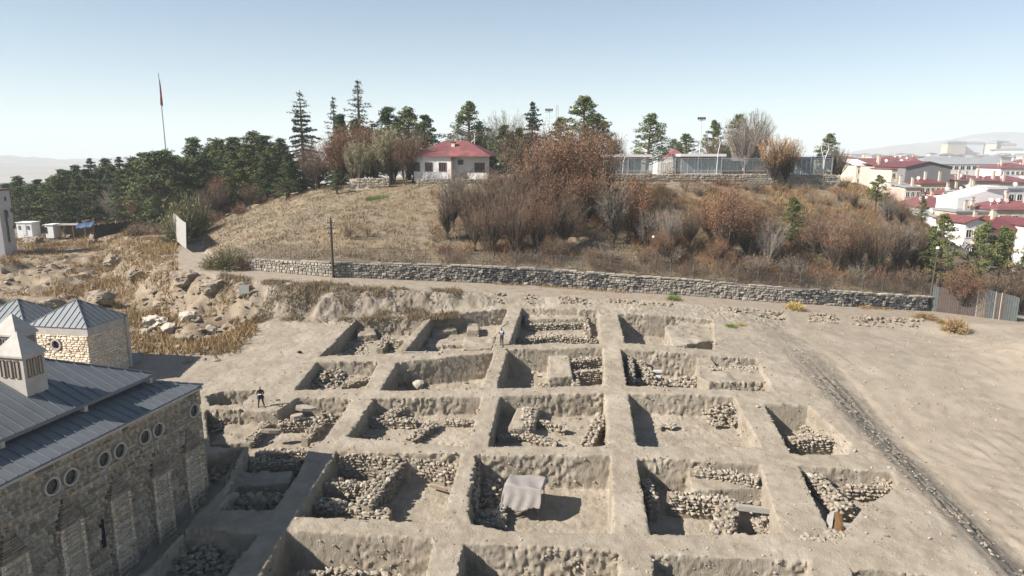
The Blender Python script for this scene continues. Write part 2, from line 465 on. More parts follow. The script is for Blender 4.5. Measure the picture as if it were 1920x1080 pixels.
def build_dig():
    xs = np.arange(GX0, GX1 + 1e-6, CELL, dtype=np.float32); ys = np.arange(GY0, GY1 + 1e-6, CELL, dtype=np.float32)
    zs = np.arange(ZB, ZT + 1e-6, CELL, dtype=np.float32)
    X2, Y2 = np.meshgrid(xs, ys, indexing='ij')
    Ht = H(X2, Y2).astype(np.float32)
    nx, ny, nz = len(xs), len(ys), len(zs)
    f = np.empty((nx, ny, nz), dtype=np.float32)
    small = (0.05 * fbm2(X2, Y2, 1.5, 3, 1) + 0.03 * vnoise2(X2 / .28, Y2 / .28, 4)).astype(np.float32)
    # scree on the right-hand edge and the ragged bank at the back are rougher
    e = pl_dist(X2, Y2, BROW)
    rough = .5 * np.exp(-((X2 - 26.4) / 2.1) ** 2) * S(66, 56, Y2) + S(-1.5, 0.5, e) * S(6.0, 4.0, e) * np.interp(X2, [-30, -6, 0, 30], [.8, .75, .35, .45])
    X3 = X2[:, :, None]; Y3 = Y2[:, :, None]; Z3 = zs[None, None, :]
    Zabs = Z3 + Ht[:, :, None]
    B = np.broadcast_to
    sh = (nx, ny, nz)
    xa, ya = X3[::2, ::2], Y3[::2, ::2]; za = Zabs[::2, ::2]
    s2 = (xa.shape[0], xa.shape[1], nz)
    n1 = vnoise3(B(xa / .62, s2), B(ya / .62, s2), B(za / .55, s2)).astype(np.float32)
    def up2(a, ax, n):
        b = np.repeat(a, 2, axis=ax)
        sl = [slice(None)] * 3; sl[ax] = slice(1, -1, 2); nx_ = [slice(None)] * 3; nx_[ax] = slice(2, None, 2)
        b[tuple(sl)] = .5 * (b[tuple(sl)] + b[tuple(nx_)])
        sl[ax] = slice(0, n); return b[tuple(sl)]
    n1 = up2(up2(n1, 0, nx), 1, ny)
    n2 = vnoise3(B(X3 / .17 + 7.1, sh), B(Y3 / .17 + 3.3, sh), B(Zabs / .27, sh)).astype(np.float32)
    lump = 0.5 * n1 + 0.8 * n2
    amp = np.clip(.75 + 1.5 * fbm2(X2, Y2, 2.4, 2, 63), .25, 1.45).astype(np.float32)[:, :, None]
    lump = lump * amp
    f[:] = Z3 + small[:, :, None] + (rough.astype(np.float32) * 0.23)[:, :, None] * lump
    # shallow wheel ruts on the lower ground at the right
    for key, (pp, dep, rg) in PITS.items():
        P = RIM[key]
        i0 = max(0, int((P[:, 0].min() - 1 - GX0) / CELL)); i1 = min(nx, int((P[:, 0].max() + 1 - GX0) / CELL) + 1)
        j0 = max(0, int((P[:, 1].min() - 1 - GY0) / CELL)); j1 = min(ny, int((P[:, 1].max() + 1 - GY0) / CELL) + 1)
        if i1 <= i0 or j1 <= j0: continue
        sx, sy = X2[i0:i1, j0:j1], Y2[i0:i1, j0:j1]
        sd = poly_sd(sx, sy, P).astype(np.float32)
        fl = dep + 0.10 * fbm2(sx, sy, 2.0, 3, 6)
        sub = f[i0:i1, j0:j1]
        wallv = -sd[:, :, None] + (.045 + .46 * rg) * lump[i0:i1, j0:j1] - 0.045 * (-Z3)
        flo = Z3 + fl[:, :, None].astype(np.float32) + 0.05 * n2[i0:i1, j0:j1]
        f[i0:i1, j0:j1] = np.maximum(sub, np.minimum(wallv, flo))
    for pp, topd in BLOCKS:
        P = np.array([on_ground(*p, off=-topd)[:2] for p in pp])
        i0 = max(0, int((P[:, 0].min() - 1 - GX0) / CELL)); i1 = min(nx, int((P[:, 0].max() + 1 - GX0) / CELL) + 1)
        j0 = max(0, int((P[:, 1].min() - 1 - GY0) / CELL)); j1 = min(ny, int((P[:, 1].max() + 1 - GY0) / CELL) + 1)
        if i1 <= i0 or j1 <= j0: continue
        sx, sy = X2[i0:i1, j0:j1], Y2[i0:i1, j0:j1]
        sd = poly_sd(sx, sy, P).astype(np.float32)
        g = np.maximum(sd[:, :, None] + 0.11 * lump[i0:i1, j0:j1] - 0.05 * (-Z3), Z3 + topd + 0.1 * n1[i0:i1, j0:j1])
        f[i0:i1, j0:j1] = np.minimum(f[i0:i1, j0:j1], g)
    # flat rim at the outer border so that it meets the surrounding sheet
    s = f < 0
    cs = [(0, 0, 0), (1, 0, 0), (0, 1, 0), (1, 1, 0), (0, 0, 1), (1, 0, 1), (0, 1, 1), (1, 1, 1)]
    cnt = np.zeros((nx - 1, ny - 1, nz - 1), dtype=np.int8)
    for a, b, c in cs: cnt += s[a:nx - 1 + a, b:ny - 1 + b, c:nz - 1 + c]
    act = (cnt > 0) & (cnt < 8)
    ci = np.argwhere(act)
    vid = np.full(act.shape, -1, dtype=np.int32); vid[act] = np.arange(len(ci))
    vals = [f[ci[:, 0] + a, ci[:, 1] + b, ci[:, 2] + c] for a, b, c in cs]
    acc = np.zeros((len(ci), 3), dtype=np.float32); num = np.zeros(len(ci), dtype=np.float32)
    for i in range(8):
        for j in range(i + 1, 8):
            d = np.array(cs[j]) - np.array(cs[i])
            if np.abs(d).sum() != 1: continue
            va, vb = vals[i], vals[j]
            m = (va < 0) != (vb < 0)
            t = np.where(m, va / np.where(m, va - vb, 1), 0)
            acc += np.where(m[:, None], np.array(cs[i])[None] + t[:, None] * d[None], 0)
            num += m
    P = (ci + acc / num[:, None]).astype(np.float32)
    px, py = GX0 + P[:, 0] * CELL, GY0 + P[:, 1] * CELL
    V = np.stack([px, py, ZB + P[:, 2] * CELL + H(px, py)], 1)
    quads = []
    # edges along z
    a = s[1:-1, 1:-1, :-1]; b = s[1:-1, 1:-1, 1:]
    for (axis) in range(3):
        if axis == 2:
            c0 = s[1:-1, 1:-1, :-1]; c1 = s[1:-1, 1:-1, 1:]
            q = lambda di, dj: vid[1 + di:nx - 1 + di, 1 + dj:ny - 1 + dj, :]
        elif axis == 0:
            c0 = s[:-1, 1:-1, 1:-1]; c1 = s[1:, 1:-1, 1:-1]
            q = lambda di, dj: vid[:, 1 + di:ny - 1 + di, 1 + dj:nz - 1 + dj]
        else:
            c0 = s[1:-1, :-1, 1:-1]; c1 = s[1:-1, 1:, 1:-1]
            q = lambda dj, di: vid[1 + di:nx - 1 + di, :, 1 + dj:nz - 1 + dj]
        for sg in (True, False):
            m = (c0 != c1) & (c0 == sg)
            v00, v10, v11, v01 = q(-1, -1)[m], q(0, -1)[m], q(0, 0)[m], q(-1, 0)[m]
            Q = np.stack([v00, v10, v11, v01], 1)
            if not sg: Q = Q[:, ::-1]
            quads.append(Q)
    Q = np.concatenate(quads)
    Q = Q[(Q >= 0).all(1)]
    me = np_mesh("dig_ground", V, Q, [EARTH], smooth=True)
    me.set_sharp_from_angle(angle=R(38))
    e = pl_dist(V[:, 0], V[:, 1], BROW)
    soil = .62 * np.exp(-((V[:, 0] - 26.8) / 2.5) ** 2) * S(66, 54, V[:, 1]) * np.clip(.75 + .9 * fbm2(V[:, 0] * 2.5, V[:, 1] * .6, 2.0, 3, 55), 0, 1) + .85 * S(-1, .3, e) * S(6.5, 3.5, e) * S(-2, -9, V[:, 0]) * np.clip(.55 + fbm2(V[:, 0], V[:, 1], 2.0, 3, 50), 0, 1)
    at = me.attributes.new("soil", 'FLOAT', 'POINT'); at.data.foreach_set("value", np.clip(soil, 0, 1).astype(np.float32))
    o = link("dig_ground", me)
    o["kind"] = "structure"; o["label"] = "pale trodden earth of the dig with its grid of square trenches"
    return f, xs, ys, zs

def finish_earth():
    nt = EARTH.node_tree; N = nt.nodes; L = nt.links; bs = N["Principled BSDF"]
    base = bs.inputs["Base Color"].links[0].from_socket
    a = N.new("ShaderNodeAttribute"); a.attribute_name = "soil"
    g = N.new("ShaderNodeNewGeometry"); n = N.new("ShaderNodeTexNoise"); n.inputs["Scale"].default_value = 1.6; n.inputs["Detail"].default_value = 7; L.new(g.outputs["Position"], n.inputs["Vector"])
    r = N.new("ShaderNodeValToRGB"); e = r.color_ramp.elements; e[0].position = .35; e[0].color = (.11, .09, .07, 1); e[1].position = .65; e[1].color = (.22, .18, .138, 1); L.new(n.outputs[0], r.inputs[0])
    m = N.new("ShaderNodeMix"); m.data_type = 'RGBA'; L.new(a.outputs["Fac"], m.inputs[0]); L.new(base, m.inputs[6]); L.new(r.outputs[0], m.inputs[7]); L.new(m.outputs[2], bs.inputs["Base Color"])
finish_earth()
DIG = build_dig()

def dig_floor(x, y, start=None):
    """height of the first solid going down from above at (x, y)"""
    f, xs, ys, zs = DIG
    i = int(round((x - GX0) / CELL)); j = int(round((y - GY0) / CELL))
    if not (0 <= i < len(xs) and 0 <= j < len(ys)): return Hs(x, y)
    colv = f[i, j]
    k = np.nonzero(colv < 0)[0]
    return float(zs[k[-1]] + 0.5 * CELL) + Hs(x, y) if len(k) else Hs(x, y) + ZB

# ------------------------------------------------------------------ everything round the dig: one sheet out to the horizon
GROUND = mat("dry_ground", (0.300, 0.256, 0.202), 0.95, (0.235, 0.198, 0.152), 0.9, 0.8, 0.75, 9.0, speck=((0.44, 0.395, 0.33), 5.5, 0.10), col3=(0.33, 0.285, 0.225), scale3=0.2)
def ground_material():
    m = GROUND; nt = m.node_tree; N = nt.nodes; L = nt.links
    return m
def build_sheet():
    az = np.concatenate([np.arange(-180, -46, 6.0), np.arange(-46, 46.01, 0.22), np.arange(52, 180.1, 6.0)])
    r = [0.5, 6, 12, 18, 22]
    while r[-1] < 62: r.append(r[-1] + 0.28)
    while r[-1] < 150: r.append(r[-1] + 0.42 + 0.002 * (r[-1] - 62))
    while r[-1] < 9000: r.append(r[-1] * 1.035)
    r = np.array(r)
    A, Rr = np.meshgrid(np.radians(az), r, indexing='ij')
    X, Y = Rr * np.sin(A), Rr * np.cos(A)
    Z = H(X, Y)
    inside = (X > GX0 + .25) & (X < GX1 - .25) & (Y > GY0 + .25) & (Y < GY1 - .25)
    near = (X > GX0 - .3) & (X < GX1 + .3) & (Y > GY0 - .3) & (Y < GY1 + .3)
    Z = Z - 0.06 * near
    n, m = X.shape
    idx = np.arange(n * m).reshape(n, m)
    Q = np.stack([idx[:-1, :-1], idx[1:, :-1], idx[1:, 1:], idx[:-1, 1:]], -1).reshape(-1, 4)[:, ::-1]
    ins = inside.ravel()
    Q = Q[~ins[Q].all(1)]
    V = np.stack([X, Y, Z], -1).reshape(-1, 3)
    # zones by what covers the ground: 0 bare earth, 1 dry hillside grass, 2 town plain, lane gravel
    x, y = V[:, 0], V[:, 1]
    d = y - wall_y(x)
    e = pl_dist(x, y, BROW)
    hill = S(-0.2, 1.0, d) * S(175, 150, np.hypot(x, y))
    lane = (d < 0) & (e < 0.2)
    val = S(-24, -30, x) * S(57, 66, y) * (e > 0.3)
    zone = np.clip(hill, 0, 1)
    zone = np.maximum(zone, 0.8 * val * S(-.3, .2, fbm2(x, y, 4, 4, 21)))
    bankz = (e > -1) * (e < 5) * S(-5, -10, x) * S(-30, -24, x)
    zone = np.maximum(zone, .5 * S(-.1, .3, fbm2(x, y, 2.5, 3, 50)) * bankz)
    me = np_mesh("ground", V, Q, [GROUND], smooth=True, tint=zone)
    at = me.attributes.new("lane", 'FLOAT', 'POINT'); at.data.foreach_set("value", np.where(lane, 1.0, 0.0).astype(np.float32))
    tk = np.maximum(0, np.sin(np.hypot(x - 38, (y - 50) * 1.15) * 5.2 + 2.2 * vnoise2(x / 5, y / 5, 14))) ** 4 * S(.0, .3, fbm2(x, y, 7.0, 3, 15)) + np.maximum(0, np.sin((x * .93 + y * .12) * 5.0 + 3 * vnoise2(x / 7, y / 9, 16))) ** 4 * S(.05, .3, fbm2(x, y, 8.0, 3, 18))
    at = me.attributes.new("track", 'FLOAT', 'POINT'); at.data.foreach_set("value", (np.clip(tk, 0, 1) * .7 * S(27, 29, x) * S(72, 68, y)).astype(np.float32))
    at = me.attributes.new("valley", 'FLOAT', 'POINT'); at.data.foreach_set("value", (val * np.clip(.75 + .5 * fbm2(x, y, 6, 3, 31), 0, 1)).astype(np.float32))
    at = me.attributes.new("plain", 'FLOAT', 'POINT'); at.data.foreach_set("value", S(170, 300, np.hypot(x, y)).astype(np.float32))
    me.set_sharp_from_angle(angle=R(45))
    o = link("ground", me); o["kind"] = "structure"; o["label"] = "dry ground with hillside, lane and the plain beyond"
build_sheet()
def finish_ground():
    m = GROUND; nt = m.node_tree; N = nt.nodes; L = nt.links
    bs = N["Principled BSDF"]
    base = bs.inputs["Base Color"].links[0].from_socket
    def attr(n):
        a = N.new("ShaderNodeAttribute"); a.attribute_name = n; return a.outputs["Fac"]
    geo = N.new("ShaderNodeNewGeometry")
    def noise(sc, det=5.0):
        n = N.new("ShaderNodeTexNoise"); n.inputs["Scale"].default_value = sc; n.inputs["Detail"].default_value = det
        L.new(geo.outputs["Position"], n.inputs["Vector"]); return n.outputs[0]
    def ramp(v, stops):
        n = N.new("ShaderNodeValToRGB"); e = n.color_ramp.elements
        while len(e) < len(stops): e.new(0.5)
        for q, (p, c) in zip(e, stops): q.position = p; q.color = (*c, 1)
        L.new(v, n.inputs[0]); return n.outputs[0]
    def mix(f, a, b):
        n = N.new("ShaderNodeMix"); n.data_type = 'RGBA'; L.new(f, n.inputs[0]); L.new(a, n.inputs[6]); L.new(b, n.inputs[7]); return n.outputs[2]
    grass = ramp(noise(0.7, 7.0), [(0.28, (0.10, 0.08, 0.055)), (0.45, (0.165, 0.132, 0.09)), (0.58, (0.21, 0.172, 0.12)), (0.75, (0.26, 0.22, 0.16))])
    gr2 = ramp(noise(0.16, 4.0), [(0.40, (0.185, 0.153, 0.11)), (0.62, (0.215, 0.15, 0.085))])
    half = N.new("ShaderNodeMix"); half.data_type = 'RGBA'; half.inputs[0].default_value = 0.4; L.new(grass, half.inputs[6]); L.new(gr2, half.inputs[7])
    c = mix(attr("tint"), base, half.outputs[2])
    vall = ramp(noise(0.9, 7.0), [(0.32, (0.11, 0.08, 0.055)), (0.5, (0.20, 0.152, 0.105)), (0.68, (0.275, 0.22, 0.155))])
    c = mix(attr("valley"), c, vall)
    tsoil = ramp(noise(1.5, 6.0), [(0.35, (0.15, 0.125, 0.095)), (0.65, (0.23, 0.19, 0.145))])
    c = mix(attr("track"), c, tsoil)
    lane = ramp(noise(0.8, 5.0), [(0.35, (0.235, 0.185, 0.135)), (0.55, (0.275, 0.238, 0.195)), (0.7, (0.25, 0.172, 0.112))])
    c = mix(attr("lane"), c, lane)
    town = ramp(noise(0.012, 8.0), [(0.35, (0.30, 0.25, 0.21)), (0.5, (0.24, 0.21, 0.17)), (0.65, (0.34, 0.30, 0.26))])
    c = mix(attr("plain"), c, town)
    L.new(c, bs.inputs["Base Color"])
finish_ground()
# ------------------------------------------------------------------ stone blocks shared by the built walls
def block_mesh(seed, m):
    r = random.Random(seed)
    j = lambda a: r.uniform(-a, a)
    V = []
    base = [(-.5, -.5), (.5, -.5), (.5, .5), (-.5, .5)]
    for (x, z) in base: V.append((x, 0.5, z))                          # rear
    rim = [(x + j(.05), -0.25 + j(.08), z + j(.07)) for x, z in base]
    V += rim
    V += [(x * .84 + j(.03), -.5 + j(.10), z * .76 + j(.03)) for x, y, z in rim]
    F = [(8, 9, 10, 11)]
    for a in range(4):
        b = (a + 1) % 4
        F.append((4 + a, 4 + b, 8 + b, 8 + a)); F.append((a, b, 4 + b, 4 + a))
    me = bpy.data.meshes.new("building_stone"); me.from_pydata(V, [], F); me.materials.append(m); me.update()
    b_ = bmesh.new(); b_.from_mesh(me); bmesh.ops.recalc_face_normals(b_, faces=b_.faces); b_.to_mesh(me); b_.free()
    return me
BLK = [block_mesh(i, ASHLAR) for i in range(8)]
BLKV = [np.array([v.co[:] for v in m.vertices]) for m in BLK]
BLKF = [[tuple(p.vertices) for p in m.polygons] for m in BLK]

def lay_courses(width, z0, z1, hmin, hmax, wmin, wmax, seed):
    """random coursed masonry: list of (centre along, centre up, width, height)"""
    r = random.Random(seed); out = []; z = z0
    while z < z1 - 0.04:
        h = min(r.uniform(hmin, hmax), z1 - z)
        if z1 - z - h < hmin * .5: h = z1 - z
        x = -r.uniform(0, wmax)
        while x < width:
            w = r.uniform(wmin, wmax) * (1.15 if h > (hmin + hmax) / 2 else .85)
            a, b = max(x, 0), min(x + w, width)
            if b - a > 0.06:
                if h > hmin * 1.45 and r.random() < .22:                 # two thin stones one above the other
                    k = r.uniform(.4, .6)
                    out.append(((a + b) / 2, z + h * k / 2, b - a, h * k)); out.append(((a + b) / 2, z + h * (k + (1 - k) / 2), b - a, h * (1 - k)))
                else: out.append(((a + b) / 2, z + h / 2, b - a, h))
            x += w
        z += h
    return out

def place_blocks(stones, org, ax, nrm, depth, parent, singles, seed, name="stone", skip=None, gap=.018):
    """stones on a wall face: the first `singles` (largest in view) as objects of their own, the rest joined"""
    r = random.Random(seed)
    org, ax, nrm = np.array(org, float), np.array(ax, float), np.array(nrm, float)
    todo = []
    for (s, z, w, h) in stones:
        if skip and skip(s, z, w, h): continue
        c = org + ax * s + np.array([0, 0, z]) + nrm * r.uniform(-.012, .03)
        todo.append((c, w - gap, h - gap, r.randrange(8), r.random()))
    todo.sort(key=lambda t: -t[1] * t[2] / (t[0] - np.array([0, 0, CAMZ])).dot(t[0] - np.array([0, 0, CAMZ])))
    def inframe(c):
        d = c - np.array([0, 0, CAMZ]); zc = d[1] * CP - d[2] * SP
        u, v = 960 + FPX * d[0] / zc, 540 + FPX * (-d[2] * CP - d[1] * SP) / zc
        return -5 < u < 1925 and v < 1085
    n = 0; rest_V, rest_F, rest_T, nv = [], [], [], 0
    ang = math.atan2(ax[1], ax[0])
    for (c, w, h, k, tn) in todo:
        if n < singles and inframe(c):
            link(name, BLK[k], parent, c, (0, 0, ang), (w, depth, h)); n += 1
        else:
            v = BLKV[k] * np.array([w, depth, h])
            v = np.stack([v[:, 0] * ax[0] - v[:, 1] * ax[1], v[:, 0] * ax[1] + v[:, 1] * ax[0], v[:, 2]], 1) + c
            rest_V.append(v); rest_F += [tuple(i + nv for i in f) for f in BLKF[k]]; nv += len(v); rest_T += [tn] * len(v)
    if rest_V:
        me = bpy.data.meshes.new(name + "_courses"); me.from_pydata([tuple(p) for p in np.concatenate(rest_V)], [], rest_F)
        me.materials.append(ASHLAR)
        at = me.attributes.new("tint", 'FLOAT', 'POINT'); at.data.foreach_set("value", np.array(rest_T, dtype=np.float32))
        o = link("small_stones", me, parent); o["kind"] = "stuff"
    return n

# ------------------------------------------------------------------ the stone hall on the left
YAW = R(12.8)
UV = np.array([math.sin(YAW), math.cos(YAW), 0.0])          # along the hall, away from the camera
WV = np.array([math.cos(YAW), -math.sin(YAW), 0.0])         # out of the long wall, to the right
ZV = np.array([0, 0, 1.0])
C0 = np.array([-19.0, 39.4, 0.0])                           # far right-hand corner
EAVE = 10.80
BASE = 3.0
def hall(a, b, z): return C0 - UV * a - WV * b + ZV * z      # a towards the camera, b inwards from the long wall

HALL_LEN = 30.0
t_hall = thing("museum_hall", "long rubble stone hall with grey metal roof, round windows and pointed buttresses", "building", (0, 0, 0))
def wall_solve(px, py):
    """point of the long wall seen at a picture position"""
    d = ray(px, py); o = np.array([0, 0, CAMZ])
    t = np.dot(C0 - o, WV) / np.dot(d, WV)
    p = o + t * d
    return -np.dot(p - C0, UV), p[2]
b = MB()
inner = [hall(0.12, 0.12, 0)[:2], hall(0.12, 22, 0)[:2], hall(HALL_LEN, 22, 0)[:2], hall(HALL_LEN, 0.12, 0)[:2]]
b.prism([tuple(p) for p in inner[::-1]], BASE - 1.5, EAVE - 0.05)
b.build("wall", JOINT, t_hall)
OC = [wall_solve(*p) for p in [(96, 912), (131, 894), (193, 861), (223, 845), (270, 819), (295, 806), (362, 770)]]
a0 = OC[0][0]
more_oc = [(a + 5.2, OC[0][1]) for a in (OC[1][0], OC[0][0])]
PIERS = [wall_solve(*p) for p in [(10, 992), (119, 932), (212, 882), (290, 844), (350, 802)]]
PIERS.append((PIERS[0][0] + 4.6, PIERS[0][1]))
ORAD = 0.44
PW, PD = 1.25, 0.32                                          # buttress width and projection
def skip_main(s, z, w, h):
    a = s
    for (oa, oz) in OC + more_oc:
        dx, dz = max(abs(a - oa) - w / 2, 0), max(abs(z - oz) - h / 2, 0)
        if math.hypot(dx, dz) < ORAD - .05: return True
    for (pa, pz) in PIERS:
        if abs(a - pa) + w / 2 < PW / 2 and z + h / 2 < pz - 1.2: return True
    return False
st = lay_courses(HALL_LEN, BASE - 1.0, EAVE - 0.12, .16, .34, .24, .62, 3)
place_blocks(st, C0 + WV * -0.07, -UV, WV, .34, t_hall, 240, 5, skip=skip_main)
# blocks on the end wall seen edge on
st2 = lay_courses(6.0, BASE - 1.0, EAVE - 0.12, .16, .34, .24, .62, 4)
place_blocks(st2, C0 + UV * -0.07, -WV, UV, .34, t_hall, 0, 6)
# coping under the eave
m = MB()
for (p, q) in ((hall(-.05, -.12, 0), hall(HALL_LEN, -.12, 0)),):
    mid = (p + q) / 2; m.box((mid[0], mid[1], EAVE - .05), (HALL_LEN, .36, .12), rz=math.atan2(UV[1], UV[0]))
m.build("cornice", PALESTONE, t_hall)
# round windows
for (oa, oz) in OC + more_oc:
    c = hall(oa, 0, oz)
    w_ = MB(); w_.ring(c + WV * -0.25, WV, ORAD, ORAD * .80, .36, 28)
    wo = w_.build("round_window", PALESTONE, t_hall)
    g = MB(); g.disc(c + WV * -0.03, WV, ORAD * .82, 24); g.build("pane", DARK, wo)
    g = MB()
    for k in (0, 1):
        dv = UV if k else ZV
        p, q = c - dv * ORAD * .69, c + dv * ORAD * .69
        g.tube([p + WV * -.02, q + WV * -.02], .012, 4)
    g.build("glazing_bar", ZINC_DARK, wo)
CAPSTONE = mat("dark_cap_stone", (0.2, 0.17, 0.14), 0.95, (0.15, 0.125, 0.1), 3, 0.6, 0.4, 20.0, tint=[(0.20, 0.165, 0.13), (0.27, 0.225, 0.18), (0.155, 0.13, 0.105), (0.23, 0.19, 0.15)])  # buttress caps coloured darker than the wall stones
# pointed buttresses: core, stones on the front and the two sides, stepped pyramid top
for (pa, pz) in PIERS:
    core = MB()
    top = pz - 1.35
    pts = [hall(pa - PW / 2 + .06, 0.02, 0), hall(pa - PW / 2 + .06, -PD + .06, 0), hall(pa + PW / 2 - .06, -PD + .06, 0), hall(pa + PW / 2 - .06, 0.02, 0)]
    core.prism([tuple(p[:2]) for p in pts], BASE - 1.5, top)
    # pyramid
    q = [hall(pa - PW / 2 + .06, 0.02, top), hall(pa - PW / 2 + .06, -PD + .06, top), hall(pa + PW / 2 - .06, -PD + .06, top), hall(pa + PW / 2 - .06, 0.02, top), hall(pa, 0.02, pz)]
    core.add(q, [(0, 1, 4), (1, 2, 4), (2, 3, 4)])
    bo = core.build("buttress", JOINT, t_hall)
    sf = lay_courses(PW, BASE - 1.0, top, .16, .32, .26, .60, int(pa * 10))
    place_blocks(sf, hall(pa - PW / 2, -PD, 0) - WV * .07, -UV, WV, .22, bo, 14, 7)
    ss = lay_courses(PD, BASE - 1.0, top, .16, .32, .26, .5, int(pa * 11))
    place_blocks(ss, hall(pa + PW / 2, -PD, 0) + UV * .07, -WV, -UV, .22, bo, 0, 8)
    place_blocks(ss, hall(pa - PW / 2, -PD, 0) - UV * .07, -WV, UV, .22, bo, 0, 9)
    # stepped slabs
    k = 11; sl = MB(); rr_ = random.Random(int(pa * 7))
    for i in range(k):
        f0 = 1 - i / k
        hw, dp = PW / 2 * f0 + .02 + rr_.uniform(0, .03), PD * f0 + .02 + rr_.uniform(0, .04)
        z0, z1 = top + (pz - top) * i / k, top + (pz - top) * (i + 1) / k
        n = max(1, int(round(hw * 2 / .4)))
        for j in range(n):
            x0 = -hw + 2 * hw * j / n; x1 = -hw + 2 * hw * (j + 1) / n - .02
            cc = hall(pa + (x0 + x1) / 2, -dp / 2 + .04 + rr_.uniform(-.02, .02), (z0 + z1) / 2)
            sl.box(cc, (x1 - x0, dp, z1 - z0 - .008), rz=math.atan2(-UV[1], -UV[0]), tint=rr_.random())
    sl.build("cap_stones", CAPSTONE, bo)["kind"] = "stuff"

# ---- standing seam roofs: every tray between two seams is a sheet of its own
def seam_tray(name, pts, nrm, parent, m=None, seam=.035, rib=.05):
    """one metal tray: quad/tri pts (eave left, eave right, top right, top left) with a raised rib on its left edge"""
    pts = [np.array(p, float) for p in pts]; nrm = np.array(nrm, float)
    b = MB()
    th = nrm * .03
    n = len(pts)
    b.add([p - th for p in pts] + [p for p in pts], [tuple(range(n - 1, -1, -1)), tuple(range(n, 2 * n))] + [(i, (i + 1) % n, n + (i + 1) % n, n + i) for i in range(n)])
    p0, p1 = pts[0], pts[-1]
    e = pts[1] - pts[0]; e = e / np.linalg.norm(e)
    if np.linalg.norm(p1 - p0) > .05:
        a, c = p0, p1
        q = [a, a + e * seam, c + e * seam, c]
        b.add([x + nrm * .002 for x in q] + [x + nrm * rib for x in q], [(4, 5, 6, 7), (0, 1, 5, 4), (1, 2, 6, 5), (2, 3, 7, 6), (3, 0, 4, 7)])
    return b.build(name, m or ZINC, parent)

LT_RISE, LT_W = .34, 2.15                                     # lean-to
UP_B, UP_RISE, UP_W = 1.7, .47, 8.0                           # upper roof starts at b = UP_B
LTZ = EAVE + .08
UPZ = LTZ + LT_RISE * LT_W + .38
def lt(a, b): return hall(a, b, LTZ + LT_RISE * min(b + .22, a + .22))
def up(a, b): return hall(a, b, UPZ + UP_RISE * (min(b, a) - UP_B))
ov = -.22
nL = WV * LT_RISE + ZV; nL = nL / np.linalg.norm(nL)
nU = WV * UP_RISE + ZV; nU = nU / np.linalg.norm(nU)
step = .56
a = ov
while a < HALL_LEN:
    b1 = LT_W
    a2 = a + step
    # right-hand slope (rises inwards); clipped by the hip near the far corner
    h0, h1 = min(LT_W, a), min(LT_W, a2)
    P = [hall(a, ov, LTZ), hall(a2, ov, LTZ), hall(a2, h1, LTZ + LT_RISE * (h1 - ov)), hall(a, h0, LTZ + LT_RISE * (h0 - ov))]
    if h0 <= ov + .01: P = [hall(a2, ov, LTZ), hall(a2, h1, LTZ + LT_RISE * (h1 - ov)), hall(a, ov, LTZ)]
    seam_tray("roof_panel", P, nL, t_hall)
    a = a2
b_ = ov
nLf = UV * LT_RISE + ZV; nLf /= np.linalg.norm(nLf)
while b_ < 12:
    b2 = b_ + step; h0, h1 = min(LT_W, b_), min(LT_W, b2)
    P = [hall(ov, b2, LTZ), hall(ov, b_, LTZ), hall(h0, b_, LTZ + LT_RISE * (h0 - ov)), hall(h1, b2, LTZ + LT_RISE * (h1 - ov))]
    seam_tray("roof_panel", P[:3] + [P[3]] if h0 > ov + .01 else [P[0], P[1], P[3]], nLf, t_hall)
    b_ = b2
# upper roof
ue = UP_B - .15
a = ue
while a < HALL_LEN:
    a2 = a + step
    h0, h1 = min(ue + UP_W, a), min(ue + UP_W, a2)
    zf = lambda h: UPZ + UP_RISE * (h - ue)
    P = [hall(a, ue, UPZ), hall(a2, ue, UPZ), hall(a2, h1, zf(h1)), hall(a, h0, zf(h0))]
    if h0 <= ue + .01: P = [hall(a2, ue, UPZ), hall(a2, h1, zf(h1)), hall(a, ue, UPZ)]
    seam_tray("roof_panel", P, nU, t_hall)
    a = a2
nUf = UV * UP_RISE + ZV; nUf /= np.linalg.norm(nUf)
b_ = ue
while b_ < ue + 2 * UP_W:
    b2 = b_ + step
    f = lambda bb: min(bb, 2 * (ue + UP_W) - bb)
    h0, h1 = max(f(b_), ue), max(f(b2), ue)
    P = [hall(ue, b2, UPZ), hall(ue, b_, UPZ), hall(h0, b_, zf(h0)), hall(h1, b2, zf(h1))]
    if h0 <= ue + .01: P = [P[0], P[1], P[3]]
    seam_tray("roof_panel", P, nUf, t_hall)
    b_ = b2
# far slope of the ridge, one sheet, and the clerestory wall and eave boards under the upper roof
m = MB()
r1, r2 = hall(ue + UP_W, ue + UP_W, zf(ue + UP_W)), hall(HALL_LEN, ue + UP_W, zf(ue + UP_W))
e1, e2 = hall(ue, ue + 2 * UP_W, UPZ), hall(HALL_LEN, ue + 2 * UP_W, UPZ)
m.add([r1, r2, e2, e1], [(0, 1, 2, 3)]); m.build("rear_roof", ZINC, t_hall)
m = MB()
cz0, cz1 = LTZ + .1, UPZ - .05
inner = [hall(UP_B + .35, UP_B + .35, 0)[:2], hall(UP_B + .35, 18, 0)[:2], hall(HALL_LEN, 18, 0)[:2], hall(HALL_LEN, UP_B + .35, 0)[:2]]
m.prism([tuple(p) for p in inner[::-1]], cz0, cz1); m.build("clerestory", PALESTONE, t_hall)
m = MB(); q = hall(HALL_LEN / 2 + ue / 2, ue + .04, UPZ - .10)
m.box(q, (HALL_LEN - ue, .07, .17), rz=math.atan2(UV[1], UV[0]))
q = hall(ue + .04, ue + 6, UPZ - .10); m.box(q, (12, .07, .17), rz=math.atan2(WV[1], WV[0]))
m.build("gutter", ZINC_DARK, t_hall)
